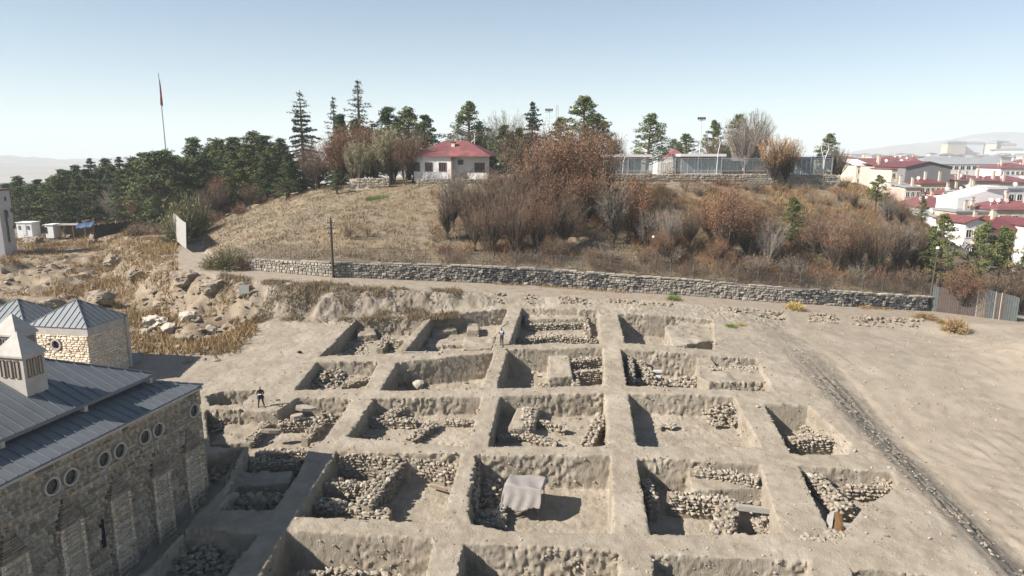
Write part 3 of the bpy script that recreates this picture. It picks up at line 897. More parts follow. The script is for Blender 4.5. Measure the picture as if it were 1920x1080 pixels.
for i in range(5):
    m = MB(); q = hall(ue + .4 + i * 4.6, ue + .16, UPZ - .28); m.box(q, (.22, .34, .30), rz=math.atan2(UV[1], UV[0])); m.build("eave_bracket", PALESTONE, t_hall)
# ridge and hip caps
m = MB(); m.tube([hall(ue, ue, UPZ + .03), r1 + ZV * .03, r2 + ZV * .03], .06, 6); m.build("ridge_cap", ZINC_DARK, t_hall)
m = MB(); m.tube([hall(ov, ov, LTZ + .02), hall(LT_W, LT_W, LTZ + LT_RISE * (LT_W - ov) + .02)], .05, 6); m.build("ridge_cap", ZINC, t_hall)
# eave edge trim
m = MB(); q = hall(HALL_LEN / 2, ov - .015, LTZ - .035); m.box(q, (HALL_LEN, .03, .09), rz=math.atan2(UV[1], UV[0])); m.build("eave_trim", ZINC, t_hall)
# slit window between buttresses
sa, sz = wall_solve(191, 1000)
m = MB(); m.box(hall(sa, -.06, sz), (.16, .12, 1.5), rz=math.atan2(UV[1], UV[0])); m.build("slit_window", DARK, t_hall)

# ---- roof lanterns
def lantern(corner, zb, zdrum, zap, s, label, sw=1.65):
    """square lantern: corner = nearest lower corner (plan), square grows along +UV and -WV"""
    t = thing("roof_lantern", label, "lantern", (corner[0], corner[1], zb), 0)
    inv = lambda p: np.array(p) - np.array([corner[0], corner[1], zb])
    P = lambda i, j, z: inv(np.array([corner[0], corner[1], 0]) + UV * i - WV * j + ZV * z)
    m = MB(); m.prism([tuple(P(0, 0, 0)[:2]), tuple(P(s, 0, 0)[:2]), tuple(P(s, sw, 0)[:2]), tuple(P(0, sw, 0)[:2])], -1.2, zdrum - zb)
    m.build("drum", PALESTONE, t)
    o = .10
    m = MB()
    e = [P(-o, -o, zdrum), P(s + o, -o, zdrum), P(s + o, sw + o, zdrum), P(-o, sw + o, zdrum)]
    e2 = [p + np.array([0, 0, .10]) for p in e]
    ap = P(s / 2, sw / 2, zap)
    m.add(e + e2 + [ap], [(3, 2, 1, 0), (0, 1, 5, 4), (1, 2, 6, 5), (2, 3, 7, 6), (3, 0, 4, 7), (4, 5, 8), (5, 6, 8), (6, 7, 8), (7, 4, 8)])
    m.build("spire", PALESTONE, t)
    hgt = .88
    zc = zdrum - .16 - hgt / 2
    for face in (0, 1):
        for k in range(3):
            u = (s if face == 0 else sw) * (.24 + .26 * k); fw = .75 if face == 0 else 1.0
            pos = P(u, -.0, zc) if face == 0 else P(0, u, zc)
            nrm = WV if face == 0 else -UV
            rz = math.atan2(UV[1], UV[0]) if face == 0 else math.atan2(WV[1], WV[0])
            f = MB()
            for (dx, dz, w, h) in ((-.115 * fw, 0, .035, hgt), (.115 * fw, 0, .035, hgt), (0, hgt / 2, .265 * fw, .035), (0, -hgt / 2, .265 * fw, .035)):
                ax = UV if face == 0 else WV
                f.box(pos + ax * dx + ZV * dz + nrm * .02, (w, .07, h), rz=rz)
            fo = f.build("window", WOOD, t)
            g = MB(); g.box(pos + nrm * .006, (.2 * fw, .02, hgt - .03), rz=rz); g.build("pane", LANTERN_GLASS, fo)
    return t
LANTERN_GLASS = mat("milky_pane", (0.30, 0.28, 0.25), 0.25, spec=0.5)
# where the nearer lantern meets the roof
d = ray(52, 745); best = None
for tt in np.arange(25, 60, .02):
    p = np.array([0, 0, CAMZ]) + d * tt
    bb = -np.dot(p - C0, WV); 
    if p[2] < UPZ + UP_RISE * (bb - ue): best = p; break
zt = at_Y(50, 672, best[1])[2]; za = at_Y(36, 621, best[1] + .8)[2]
lantern(best, best[2], zt, za, 1.2, "nearer white stone lantern with pyramid cap standing on the grey roof slope")
c2 = best + UV * 3.6 - WV * 4.4
zt2 = at_Y(65, 632, c2[1])[2]; za2 = at_Y(29, 587, c2[1] + .8)[2]
lantern(c2, zt2 - 2.4, zt2, za2, 1.2, "farther white stone lantern peeping out behind the nearer one")

# ---- the two low pavilions with pyramid roofs behind the hall
def pavilion(corner, sw, sd, wz, apz, yaw, label, oculus):
    t = thing("stone_pavilion", label, "building", (corner[0], corner[1], 0), 0)
    U, W = np.array([math.sin(yaw), math.cos(yaw), 0]), np.array([math.cos(yaw), -math.sin(yaw), 0])
    P = lambda i, j, z: U * i - W * j + ZV * z           # from the near right-hand corner
    g = Hs(corner[0], corner[1]) - 1.0
    band = .62
    m = MB(); m.prism([tuple(P(.1, .1, 0)[:2]), tuple(P(sd - .1, .1, 0)[:2]), tuple(P(sd - .1, sw - .1, 0)[:2]), tuple(P(.1, sw - .1, 0)[:2])], g, wz - .02)
    wo = m.build("wall", JOINT, t)
    m = MB(); m.prism([tuple(P(-.04, -.04, 0)[:2]), tuple(P(sd + .04, -.04, 0)[:2]), tuple(P(sd + .04, sw + .04, 0)[:2]), tuple(P(-.04, sw + .04, 0)[:2])], wz - band, wz)
    m.build("band_course", PALESTONE, t)
    oc = None
    if oculus:
        oc = oculus
    def sk(s, z, w, h):
        return oc is not None and math.hypot(max(abs(s - oc[0]) - w / 2, 0), max(abs(z - oc[1]) - h / 2, 0)) < .42
    base = np.array([0, 0, 0.0])
    fr = lay_courses(sw, g + .5, wz - band, .13, .24, .2, .5, 21)
    place_blocks_local(fr, P(0, sw, 0) + U * .07, W, -U, .3, wo, sk)
    rs = lay_courses(sd, g + .5, wz - band, .13, .24, .2, .5, 22)
    place_blocks_local(rs, P(0, 0, 0) - W * .07, U, W, .3, wo, None)
    # pilaster strip at the far end of the right wall
    m = MB(); q = P(sd - .14, -.05, (g + wz) / 2); m.box(q, (.32, .24, wz - g - .02), rz=math.atan2(U[1], U[0])); m.build("pilaster", PALESTONE, t)
    if oc is not None:
        c = P(0, sw - oc[0], oc[1])
        w_ = MB(); w_.ring(c + U * .2, -U, .47, .33, .34, 24); o = w_.build("round_window", PALESTONE, t)
        g_ = MB(); g_.disc(c + U * .06, -U, .34, 20); g_.build("pane", DARK, o)
    # roof: a short flat skirt and a pyramid of metal trays
    ovh = .12
    ap = P(sd / 2, sw / 2, apz)
    corners = [P(-ovh, sw + ovh, wz + .03), P(-ovh, -ovh, wz + .03), P(sd + ovh, -ovh, wz + .03), P(sd + ovh, sw + ovh, wz + .03)]
    for i in range(4):
        A, B = corners[i], corners[(i + 1) % 4]
        L = np.linalg.norm(B - A); n = max(4, int(round(L / .52)))
        nrm = np.cross(B - A, ap - A); nrm /= np.linalg.norm(nrm); nrm = nrm if nrm[2] > 0 else -nrm
        for k in range(n):
            f0, f1 = k / n, (k + 1) / n
            tri = lambda f: A + (B - A) * f
            # tops lie on the hips
            def top(f):
                g2 = min(f, 1 - f) * 2
                return tri(f) + (ap - (A + B) / 2) * g2
            P0, P1, P2, P3 = tri(f0), tri(f1), top(f1), top(f0)
            if f0 == 0: pts = [P1, P2, P0]
            elif f1 == 1: pts = [P0, P1, P3]
            elif f0 < .5 < f1: pts = [P0, P1, P2, ap, P3]
            else: pts = [P0, P1, P2, P3]
            seam_tray("roof_panel", pts, nrm, t)
        hp = MB(); hp.tube([A, ap + ZV * .02], .045, 5); hp.build("hip_cap", ZINC, t)
    return t
def place_blocks_local(stones, org, ax, nrm, depth, parent, skip):
    r = random.Random(4); V = []; F = []; T = []; nv = 0
    for (s, z, w, h) in stones:
        if skip and skip(s, z, w, h): continue
        k = r.randrange(8); c = org + ax * s + ZV * z + nrm * r.uniform(-.01, .025)
        v = BLKV[k] * np.array([w - .02, depth, h - .02])
        v = np.stack([v[:, 0] * ax[0] - v[:, 1] * ax[1], v[:, 0] * ax[1] + v[:, 1] * ax[0], v[:, 2]], 1) + c
        V.append(v); F += [tuple(i + nv for i in f) for f in BLKF[k]]; nv += len(v); T += [r.random()] * len(v)
    me = bpy.data.meshes.new("small_stones"); me.from_pydata([tuple(p) for p in np.concatenate(V)], [], F); me.materials.append(ASHLAR)
    at = me.attributes.new("tint", 'FLOAT', 'POINT'); at.data.foreach_set("value", np.array(T, dtype=np.float32))
    o = link("small_stones", me, parent); o["kind"] = "stuff"
pc = at_z(163, 616, 11.3)
pavilion(pc, 5.2, 4.2, 11.3, at_Y(128, 562, pc[1] + 2.4)[2], R(10), "low stone pavilion with a grey pyramid roof and one round window", (2.3, at_Y(103, 649, pc[1])[2]))
pc2 = pc - np.array([math.cos(R(10)), -math.sin(R(10)), 0]) * 5.6
pavilion(pc2, 5.2, 4.2, 11.3, at_Y(14, 561, pc2[1] + 2.4)[2], R(10), "grey pyramid roofed pavilion at the picture's left edge behind the lanterns", None)
# sloping concrete ramp wall beside the pavilion
p, q = on_ground(206, 697), on_ground(262, 676)
tw = thing("ramp_wall", "low grey concrete ramp wall sloping down beside the stone pavilion", "wall", tuple(p))
m = MB(); dv = q - p; L = np.linalg.norm(dv[:2]); 
n = np.array([-dv[1], dv[0], 0]) / L * .15
A = [np.zeros(3) - ZV * .6, dv * [1, 1, 0] - ZV * .6, dv * [1, 1, 0] + ZV * 1.0, ZV * .5]
m.add([x - n for x in A] + [x + n for x in A], [(0, 1, 2, 3), (7, 6, 5, 4), (0, 4, 5, 1), (1, 5, 6, 2), (2, 6, 7, 3), (3, 7, 4, 0)])
m.build("slab", mat("grey_concrete", (0.24, 0.25, 0.27), .85, (0.2, 0.205, 0.22), 2, .6, .2, 15), tw)
# ------------------------------------------------------------------ rubble
def rock_np(seed, sub=0):
    r = np.random.default_rng(seed)
    b = bmesh.new(); bmesh.ops.create_icosphere(b, subdivisions=1 + sub, radius=.5)
    V = np.array([v.co[:] for v in b.verts]); F = np.array([[v.index for v in f.verts] for f in b.faces]); b.free()
    # cut by a few random planes: angular, flat-faced stones
    for _ in range(6):
        n = r.normal(size=3); n /= np.linalg.norm(n); d = r.uniform(.16, .36)
        h = V @ n - d
        V = V - np.where(h > 0, h, 0)[:, None] * n[None]
    V = V * (1 + r.uniform(-.06, .06, size=(len(V), 1)))
    V /= np.abs(V).max(0)[None] * 2
    return V, F
ROCKS = [rock_np(100 + i) for i in range(8)]           # 20-face stones stretched to unit size
ROCKS_SUB = [rock_np(200 + i, 1) for i in range(4)]
def rock_mesh(i, m=None, sub=False):
    V, F = (ROCKS_SUB if sub else ROCKS)[i]
    return np_mesh("stone", V, F, [m or RUBBLE], smooth=False)
ROCKM = [rock_mesh(i) for i in range(8)]

class Heap:
    def __init__(s): s.V = []; s.F = []; s.T = []; s.n = 0
    def add(s, c, sz, yaw, tilt, k, tint):
        V, F = ROCKS[k]
        v = V * np.array(sz)
        ca, sa = math.cos(tilt), math.sin(tilt)
        v = np.stack([v[:, 0], v[:, 1] * ca - v[:, 2] * sa, v[:, 1] * sa + v[:, 2] * ca], 1)
        ca, sa = math.cos(yaw), math.sin(yaw)
        v = np.stack([v[:, 0] * ca - v[:, 1] * sa, v[:, 0] * sa + v[:, 1] * ca, v[:, 2]], 1) + np.array(c)
        s.V.append(v); s.F.append(F + s.n); s.n += len(v); s.T.append(np.full(len(v), tint))
    def build(s, name, m, parent=None, loc=(0, 0, 0)):
        if not s.V: return None
        V = np.concatenate(s.V) - np.array(loc)
        o = link(name, np_mesh(name, V, np.concatenate(s.F), [m], False, np.concatenate(s.T)), parent, (0, 0, 0) if parent else loc)
        return o

def zc_of(p):
    return p[1] * CP + (CAMZ - p[2]) * SP

def rubble_wall(path, below, h, w, label, seed, size=.30, single=0, core=True):
    """dry stone wall along a path given as seen from the camera: its top line lies `below` under the terrace level"""
    r = random.Random(seed)
    pts = [on_ground(px, py, off=-below) for px, py in path]
    base = pts[0] - ZV * h
    t = thing("rubble_wall", label, "ruined wall", tuple(base))
    hp = Heap(); cm = MB(); singles = []
    for A, B in zip(pts[:-1], pts[1:]):
        dv = B - A; L = np.linalg.norm(dv[:2]); 
        if L < .05: continue
        ax = dv / L; nr = np.array([-ax[1], ax[0], 0]); nr /= np.linalg.norm(nr)
        ang = math.atan2(ax[1], ax[0])
        # core in short lengths with an uneven top
        nseg = max(1, int(L / .8))
        for i in range(nseg):
            c = A + dv * ((i + .5) / nseg)
            hh = h - .05 + r.uniform(-.14, .02)
            cm.box(np.array([c[0] + r.uniform(-.05,.05), c[1] + r.uniform(-.05,.05), c[2] - h + hh / 2 - .2]) - base, (L / nseg * 1.1, max(w - .2, .2) * r.uniform(.85, 1.0), hh + .4), rz=ang + r.uniform(-.12,.12))
        nc = max(1, int(round(h / (size * .62))))
        for ci in range(nc + 1):
            z = -h + (ci + .5) * h / (nc + .5)
            topc = ci >= nc
            rows = ([-.5, .5] if w > .35 else [0]) if not topc else list(np.linspace(-.45, .45, max(2, int(round(w / (size * .8))))))
            for rw in rows:
                s = r.uniform(0, size * .5)
                while s < L:
                    l = size * (.38 + 1.15 * r.random() ** 1.6)
                    if topc and r.random() < .04: s += l; continue
                    c = A + ax * min(s + l / 2, L) + nr * (rw * (w - size * .6) + r.uniform(-.09, .09)) + ZV * (z + r.uniform(-.03, .05 if not topc else .10))
                    if topc: c = c - ZV * .06
                    sz = (l * 1.04, size * r.uniform(.65, 1.05), h / (nc + .5) * r.uniform(.6, 1.35) if not topc else size * r.uniform(.5, .85))
                    singles.append((c, sz, ang + r.uniform(-.3, .3), r.uniform(-.25, .25), r.randrange(8), r.random(), topc or rw < 0))
                    s += l
    if core: cm.build("core", MORTAR, t)
    singles.sort(key=lambda q: -(q[1][0] * q[1][2] * (2 if q[6] else .2)))
    for i, (c, sz, yw, tl, k, tn, _) in enumerate(singles):
        if i < single:
            link("stone", ROCKM[k], t, tuple(c - base), (tl, 0, yw), sz)
        else: hp.add(c, sz, yw, tl, k, tn)
    o = hp.build("stones", RUBBLE, t, tuple(base))
    if o: o["kind"] = "stuff"
    return t

def stone_heap(poly, below, hgt, n, label, seed, size=.28, single=0, cat="stone heap"):
    """a spread of tumbled stones inside a patch seen from the camera"""
    r = random.Random(seed)
    P = np.array([on_ground(px, py, off=-below)[:2] for px, py in poly])
    c0 = P.mean(0); base = np.array([c0[0], c0[1], Hs(*c0) - below])
    t = thing("stone_heap", label, cat, tuple(base))
    hp = Heap(); k = 0; tries = 0; placed = []
    while k < n and tries < n * 30:
        tries += 1
        x, y = r.uniform(P[:, 0].min(), P[:, 0].max()), r.uniform(P[:, 1].min(), P[:, 1].max())
        sd = float(poly_sd(np.array([x]), np.array([y]), P)[0])
        if sd > 0: continue
        up_ = hgt * min(1, -sd / .8) * r.uniform(0.2, 1)
        z = Hs(x, y) - below + up_ - .03
        s = size * r.uniform(.5, 1.5)
        placed.append(((x, y, z), (s * r.uniform(.9, 1.5), s, s * r.uniform(.55, .9)), r.uniform(0, 6.28), r.uniform(-.5, .5), r.randrange(8), r.random()))
        k += 1
    placed.sort(key=lambda q: -q[1][0] * q[1][2])
    for i, q in enumerate(placed):
        if i < single: link("stone", ROCKM[q[4]], t, tuple(np.array(q[0]) - base), (q[3], 0, q[2]), q[1])
        else: hp.add(*q)
    o = hp.build("stones", RUBBLE, t, tuple(base))
    if o: o["kind"] = "stuff"
    return t

# path as seen, top below terrace, height above trench floor, width, label, stones kept single
WALLS = [
 ([(712, 652), (724, 632), (752, 642)], .75, .8, .8, "bent rubble wall in the small trench at the far left corner of the dig", 2),
 ([(985, 588), (1095, 584)], .75, .9, .6, "rearmost stepped rubble wall under the back edge of the trench beside the person in the pale vest", 2),
 ([(990, 608), (1092, 604)], 1.05, .75, .6, "middle step of three rubble walls right of the person in the pale vest", 2),
 ([(1096, 588), (1104, 628)], .8, .9, .5, "short rubble wall closing the stepped walls on their right side", 1),
 ([(972, 634), (1040, 628), (1124, 634)], 1.15, .6, 1.1, "broad tumbled rubble wall at the front of the stepped trench", 3),
 ([(640, 722), (705, 703)], .85, .5, .6, "low rubble wall crossing the stone filled trench left of the white boulder", 3),
 ([(1062, 676), (1130, 668)], .85, 1.1, .7, "rubble wall along the back right of the trench with the pale earth block", 3),
 ([(1064, 698), (1130, 692)], 1.0, .95, .75, "rubble wall in the middle right of the trench with the pale earth block", 3),
 ([(1008, 721), (1068, 712)], 1.45, .6, .8, "low front rubble wall below the pale earth block", 3),
 ([(1076, 700), (1080, 722)], 1.1, .9, .6, "stub of rubble wall between the two cross walls beside the broad baulk", 1),
 ([(1186, 657), (1212, 690), (1222, 706)], .9, 1.0, .75, "narrow rubble wall running back beside the baulk, dark shadow on its right", 3),
 ([(1178, 712), (1250, 713)], 1.3, .7, .9, "low rubble wall at the front of the trench with grey pipes of stone", 3),
 ([(1330, 690), (1436, 688)], .3, .5, .9, "crest of rubble on the earth block at the right of the second row", 3),
 ([(682, 783), (781, 786)], .85, .6, .8, "cross wall of rubble with a rounded right end in the third row's left trench", 5),
 ([(762, 757), (724, 780)], .75, .7, .8, "rubble wall running back between the two dark hollows of the third row's left trench", 4),
 ([(815, 788), (768, 824)], .9, .55, .85, "slanting free standing rubble wall with a pointed shadow on the right", 6),
 ([(833, 788), (887, 790)], 1.1, .35, .7, "low row of rubble joining the baulk right of the slanting wall", 3),
 ([(657, 815), (737, 827)], 1.3, .2, .6, "line of small rubble at the front of the third row's left trench", 3),
 ([(934, 816), (985, 812), (1042, 829)], 1.25, .4, .7, "low curved line of rubble at the front of the trench left of the broad baulk", 5),
 ([(990, 762), (985, 800)], .75, .85, .8, "stub of big stones standing up in the third row's middle trench", 5),
 ([(1128, 774), (1100, 833)], .85, .75, .9, "rubble wall leaning against the broad baulk in the third row", 5),
 ([(1008, 786), (1060, 803)], 1.25, .35, .6, "small slanting rubble row on the floor of the third row's middle trench", 3),
 ([(1475, 822), (1583, 817)], .75, .95, .9, "thick rubble wall across the small trench at the right end of the third row", 8),
 ([(632, 852), (690, 850), (748, 856)], .25, 1.5, .7, "high rubble wall facing the camera at the back of the fourth row's left trench", 16),
 ([(752, 855), (717, 897), (685, 942)], .45, 1.3, 1.0, "high rubble wall running towards the camera with the broad dark shadow beside it", 16),
 ([(604, 901), (690, 908)], .7, 1.05, .8, "coursed rubble cross wall between the two dark cells of the fourth row", 14),
 ([(574, 936), (640, 944), (727, 962)], .9, .85, 1.0, "front rubble wall of the fourth row's left trench with a square right end", 16),
 ([(763, 856), (860, 874)], .5, 1.25, .5, "rubble wall along the back of the sunlit floor left of the second baulk", 10),
 ([(1210, 897), (1226, 935)], .8, 1.3, .7, "shaded rubble wall close to the broad baulk in the fourth row", 8),
 ([(1296, 880), (1360, 884), (1422, 897)], .35, .5, .9, "ragged crest of white rubble on the earth block in the fourth row", 14),
 ([(1252, 925), (1310, 930), (1368, 934)], .95, 1.1, .8, "rubble wall crossing the deep trench in front of the ragged crest", 12),
 ([(1370, 932), (1352, 1000)], .95, 1.1, 1.3, "broad rubble wall running towards the camera left of the concrete beam", 20),
 ([(1523, 884), (1552, 912), (1585, 950)], .35, .9, 1.1, "broad rubble wall running towards the orange cover in the rightmost trench", 18),
 ([(1582, 911), (1678, 912)], .4, .8, .55, "thin coursed rubble wall pointing right in the rightmost trench", 10),
 ([(1633, 884), (1662, 906)], .45, .8, .7, "short slanting rubble wall between two dark hollows of the rightmost trench", 8),
 ([(1560, 925), (1572, 960)], .6, .7, .7, "crumbling rubble wall beside the long shadow of the rightmost trench", 6),
 ([(520, 790), (604, 786)], .75, .7, .9, "rubble wall with brown earth face beside the flat slabs near the hall", 6),
 ([(570, 820), (600, 790)], .8, .7, .8, "stub of rubble wall beside the leftmost long baulk", 4),
 ([(470, 864), (560, 862)], .8, 1.0, .7, "rubble wall lying in the hall's shadow across the upper shaded trench", 8),
 ([(446, 935), (522, 930)], .9, .8, .9, "rubble wall lying in the hall's shadow across the lower shaded trench", 10),
 ([(400, 785), (480, 782)], .8, .7, .7, "rubble wall under the path where the person in black stands", 5),
 ([(480, 846), (578, 843)], .55, 1.2, .6, "rubble wall at the back of the upper trench in the hall's shadow", 8),
 ([(452, 850), (430, 900)], .7, 1.0, .6, "rubble wall running along the ditch beside the hall", 8),
 ([(500, 790), (470, 822)], .8, .6, .7, "rubble wall stepping down from the flat slabs towards the hall", 5),
 ([(560, 745), (600, 752)], .4, .9, .6, "rubble face at the back of the hollow beside the flat slabs", 4),
 ([(430, 940), (400, 985)], .6, .9, .7, "rubble wall edge between the lower shaded trench and the ditch", 8),
 ([(1180, 660), (1186, 705)], .6, 1.0, .5, "rubble lining along the broad baulk in the second row's right trench", 3),
 ([(895, 862), (885, 935)], .7, 1.3, .6, "rubble lining on the shaded left side of the cloth table's trench", 10),
]
for i, (pth, bel, h, w, lab, sg) in enumerate(WALLS):
    rubble_wall(pth, bel, h, w, lab, 300 + i, size=.34 if sg < 10 else .37, single=sg)
HEAPS = [
 ([(440, 898), (540, 898), (525, 925), (436, 925)], 1.6, .5, 170, "tumbled stones on the floor of the shaded trench beside the hall", 8),
 ([(395, 780), (440, 775), (430, 800), (395, 810)], 1.2, .4, 70, "stones heaped under the path by the hall's far corner", 4),
 ([(640, 640), (700, 640), (690, 664), (625, 664)], 1.45, .15, 120, "spread of pale stones on the floor of the far left trench", 2),
 ([(600, 690), (700, 680), (660, 705), (630, 728), (578, 728)], 1.3, .75, 420, "big heap of pale rubble filling the trench above the person in black", 12),
 ([(1250, 712), (1310, 705), (1312, 726), (1255, 728)], 1.5, .5, 110, "pile of white stones in the front of the trench with the thin wall", 4),
 ([(1320, 712), (1450, 712), (1450, 732), (1320, 732)], 1.85, .2, 80, "stones fallen at the foot of the earth block", 2),
 ([(1312, 758), (1392, 752), (1404, 795), (1330, 796)], 1.3, .9, 300, "collapsed bank of pale rubble at the back right of the third row", 8),
 ([(1235, 795), (1272, 795), (1270, 801), (1232, 801)], 1.4, .45, 40, "little pointed mound of earth and stones on a clean trench floor", 2),
 ([(900, 905), (950, 905), (945, 950), (895, 950)], 1.9, 1.0, 150, "heap of rounded stones in the shade left of the cloth cover", 14),
 ([(878, 962), (915, 955), (948, 958), (945, 988), (905, 985)], 1.9, .55, 200, "ring of small stones round a pit in front of the cloth cover", 10),
 ([(1385, 900), (1430, 905), (1448, 948), (1390, 940)], 1.6, .7, 130, "stones slipping off the bank behind the concrete beam", 6),
 ([(1400, 960), (1460, 962), (1464, 1000), (1420, 1000)], 1.6, .8, 150, "broken stones in the square cell under the concrete beam", 8),
 ([(1490, 795), (1560, 795), (1570, 815), (1500, 820)], 1.6, .25, 70, "loose stones behind the thick wall of the small right trench", 3),
 ([(360, 1010), (470, 1000), (420, 1078), (300, 1090)], 1.6, .8, 520, "great heap of rubble in the hall's shadow at the bottom left", 20),
 ([(560, 1070), (640, 1062), (760, 1080), (740, 1100), (560, 1100)], 1.9, .5, 160, "rubble on the floor of the deep front trench", 10),
 ([(1480, 1010), (1570, 990), (1600, 1012), (1560, 1020)], .02, .1, 60, "scatter of pale stones around the end of the orange cover", 2),
 ([(430, 800), (500, 796), (470, 826), (410, 830)], 1.4, .3, 60, "stones on the brown floor below the person in black", 2),
 ([(590, 755), (650, 750), (635, 790), (590, 800)], 1.4, .3, 90, "small stones in the dark hollow beside the flat slabs", 3),
 ([(400, 860), (450, 850), (400, 910), (380, 905)], 1.1, .35, 60, "boulders lying in the ditch at the corner of the hall", 6),
]
for i, (pl, bel, hg, n, lab, sg) in enumerate(HEAPS):
    stone_heap(pl, bel, hg, n, lab, 500 + i, single=sg)

def boulder(px, py, off, dims, label, seed, m=None, sink=.15, rz=0, name="boulder"):
    p = on_ground(px, py, off=off)
    V, F = ROCKS_SUB[seed % 4]
    r = np.random.default_rng(seed)
    v = V * np.array(dims)
    v = v * (1 + .10 * vnoise3(v[:, 0] * 3 + seed, v[:, 1] * 3, v[:, 2] * 3))[:, None]
    o = link(name, np_mesh(name, v, F, [m or RUBBLE]), None, (p[0], p[1], p[2] + dims[2] * (.5 - sink)), (0, 0, rz))
    o["label"] = label; o["category"] = "rock"
    return o
boulder(786, 731, -2.05, (1.1, .9, 1.05), "white boulder standing on the trench floor under a wide earth wall", 1)
boulder(651, 726, -1.25, (.55, .5, .45), "grey boulder alone in the dark front corner of the stone filled trench", 2)
boulder(750, 731, -2.0, (.9, .35, .2), "flat pale slab of stone at the foot of a dark trench wall", 3)
boulder(1000, 702, -1.9, (.4, .35, .4), "single white stone at the tip of a shadow in the second row", 5)
# flat slabs near the person in black
for i, (px, py, sx, sy, lab) in enumerate([(552, 752, 1.6, .8, "widest pale paving slab at the back of the group beside the dark hollow"), (530, 764, 1.3, .8, "pale paving slab nearest to the person in black"),
                                           (572, 765, 1.5, .9, "tilted pale paving slab on the edge of the dark hollow"), (556, 780, 1.1, .7, "front paving slab of the group by the hollow"), (510, 808, 1.5, .55, "long pale stone beam lying alone on a low wall")]):
    p = on_ground(px, py, off=-.35)
    m = MB(); rr_ = random.Random(i)
    poly = [(sx * .5 * math.cos(a_) * rr_.uniform(.8, 1.1), sy * .5 * math.sin(a_) * rr_.uniform(.8, 1.1)) for a_ in np.linspace(0, 6.28, 8)[:-1]]
    m.prism(poly, -.12, .1)
    o = m.build("paving_slab", RUBBLE, None); o.location = tuple(p); o.rotation_euler = (R(rr_.uniform(-8, 8)), R(rr_.uniform(-8, 8)), R(10))
    o["label"] = lab; o["category"] = "stone slab"
# grey drum stones in the second row's right trench
for i, (px, py, lab) in enumerate([(1228, 697, "upper of two grey half round stone drums"), (1226, 707, "lower of two grey half round stone drums")]):
    p = on_ground(px, py, off=-1.2)
    m = MB(); m.tube([(-.55, 0, 0), (.55, -.08, 0)], .2, 10); o = m.build("stone_drum", mat("grey_marble", (.42, .41, .39), .7, (.34, .33, .31), 4, .6), None); o.location = tuple(p); o["label"] = lab; o["category"] = "stone"

# ------------------------------------------------------------------ loose stones over the whole terrace and on the trench walls
def loose_stones():
    f, xs, ys, zs = DIG
    hp = Heap(); r = random.Random(42)
    # on the surface
    n = 0
    for _ in range(5200):
        x, y = r.uniform(GX0 + .5, GX1 - .5), r.uniform(GY0 + .5, GY1 - .5)
        s = .03 + .10 * r.random() ** 3
        if 24.4 < x < 28 and y < 62: s *= 1.3
        z = dig_floor(x, y)
        hp.add((x, y, z + s * .05), (s * r.uniform(1, 1.6), s, s * .7), r.uniform(0, 6.28), 0, r.randrange(8), r.random())
    # more on the trench floors
    for P in RIM.values():
        n_ = int(110 * min(1.6, abs(np.ptp(P[:, 0]) * np.ptp(P[:, 1])) / 80))
        for _ in range(n_):
            x, y = r.uniform(P[:, 0].min(), P[:, 0].max()), r.uniform(P[:, 1].min(), P[:, 1].max())
            if not (GX0 + 1 < x < GX1 - 1 and GY0 + 1 < y < GY1 - 1): continue
            s = .06 + .24 * r.random() ** 3
            hp.add((x, y, dig_floor(x, y) + s * .08), (s * r.uniform(.9, 1.6), s, s * .7), r.uniform(0, 6.28), r.uniform(-.3, .3), r.randrange(8), r.random())
    # scree strip on the right
    for _ in range(320):
        y = 29 + 32 * r.random(); x = 25.9 + r.gauss(0, .9)
        if x > GX1 - .4: continue
        s = .06 + .20 * r.random() ** 3
        hp.add((x, y, dig_floor(x, y) + s * .1), (s * r.uniform(1, 1.5), s, s * .8), r.uniform(0, 6.28), r.uniform(-.4, .4), r.randrange(8), r.random())
    # in the steep faces
    s_ = f < 0
    ex = np.argwhere((s_[1:, :, :] != s_[:-1, :, :])); ey = np.argwhere((s_[:, 1:, :] != s_[:, :-1, :]))
    for E, ax in ((ex, 0), (ey, 1)):
        pick = rng.choice(len(E), size=min(len(E), 3600), replace=False)
        for i, j, k in E[pick]:
            x = xs[i] + (CELL * .5 if ax == 0 else 0); y = ys[j] + (CELL * .5 if ax == 1 else 0)
            s = .06 + .16 * r.random() ** 3
            hp.add((x, y, zs[k] + Hs(x, y)), (s * r.uniform(.9, 1.4), s, s * r.uniform(.6, 1)), r.uniform(0, 6.28), r.uniform(-.5, .5), r.randrange(8), r.random())
    o = hp.build("loose_stones", RUBBLE); o["kind"] = "stuff"; o["label"] = "loose pale stones strewn over the trodden earth and sticking out of the trench walls"
_hx = np.arange(GX0, GX1 + .3, .25); _hy = np.arange(GY0, GY1 + .3, .25)
_HG = H(*np.meshgrid(_hx, _hy, indexing='ij'))
def HZ(x, y):
    return float(_HG[min(int(round((x - GX0) / .25)), len(_hx) - 1), min(int(round((y - GY0) / .25)), len(_hy) - 1)])
loose_stones()
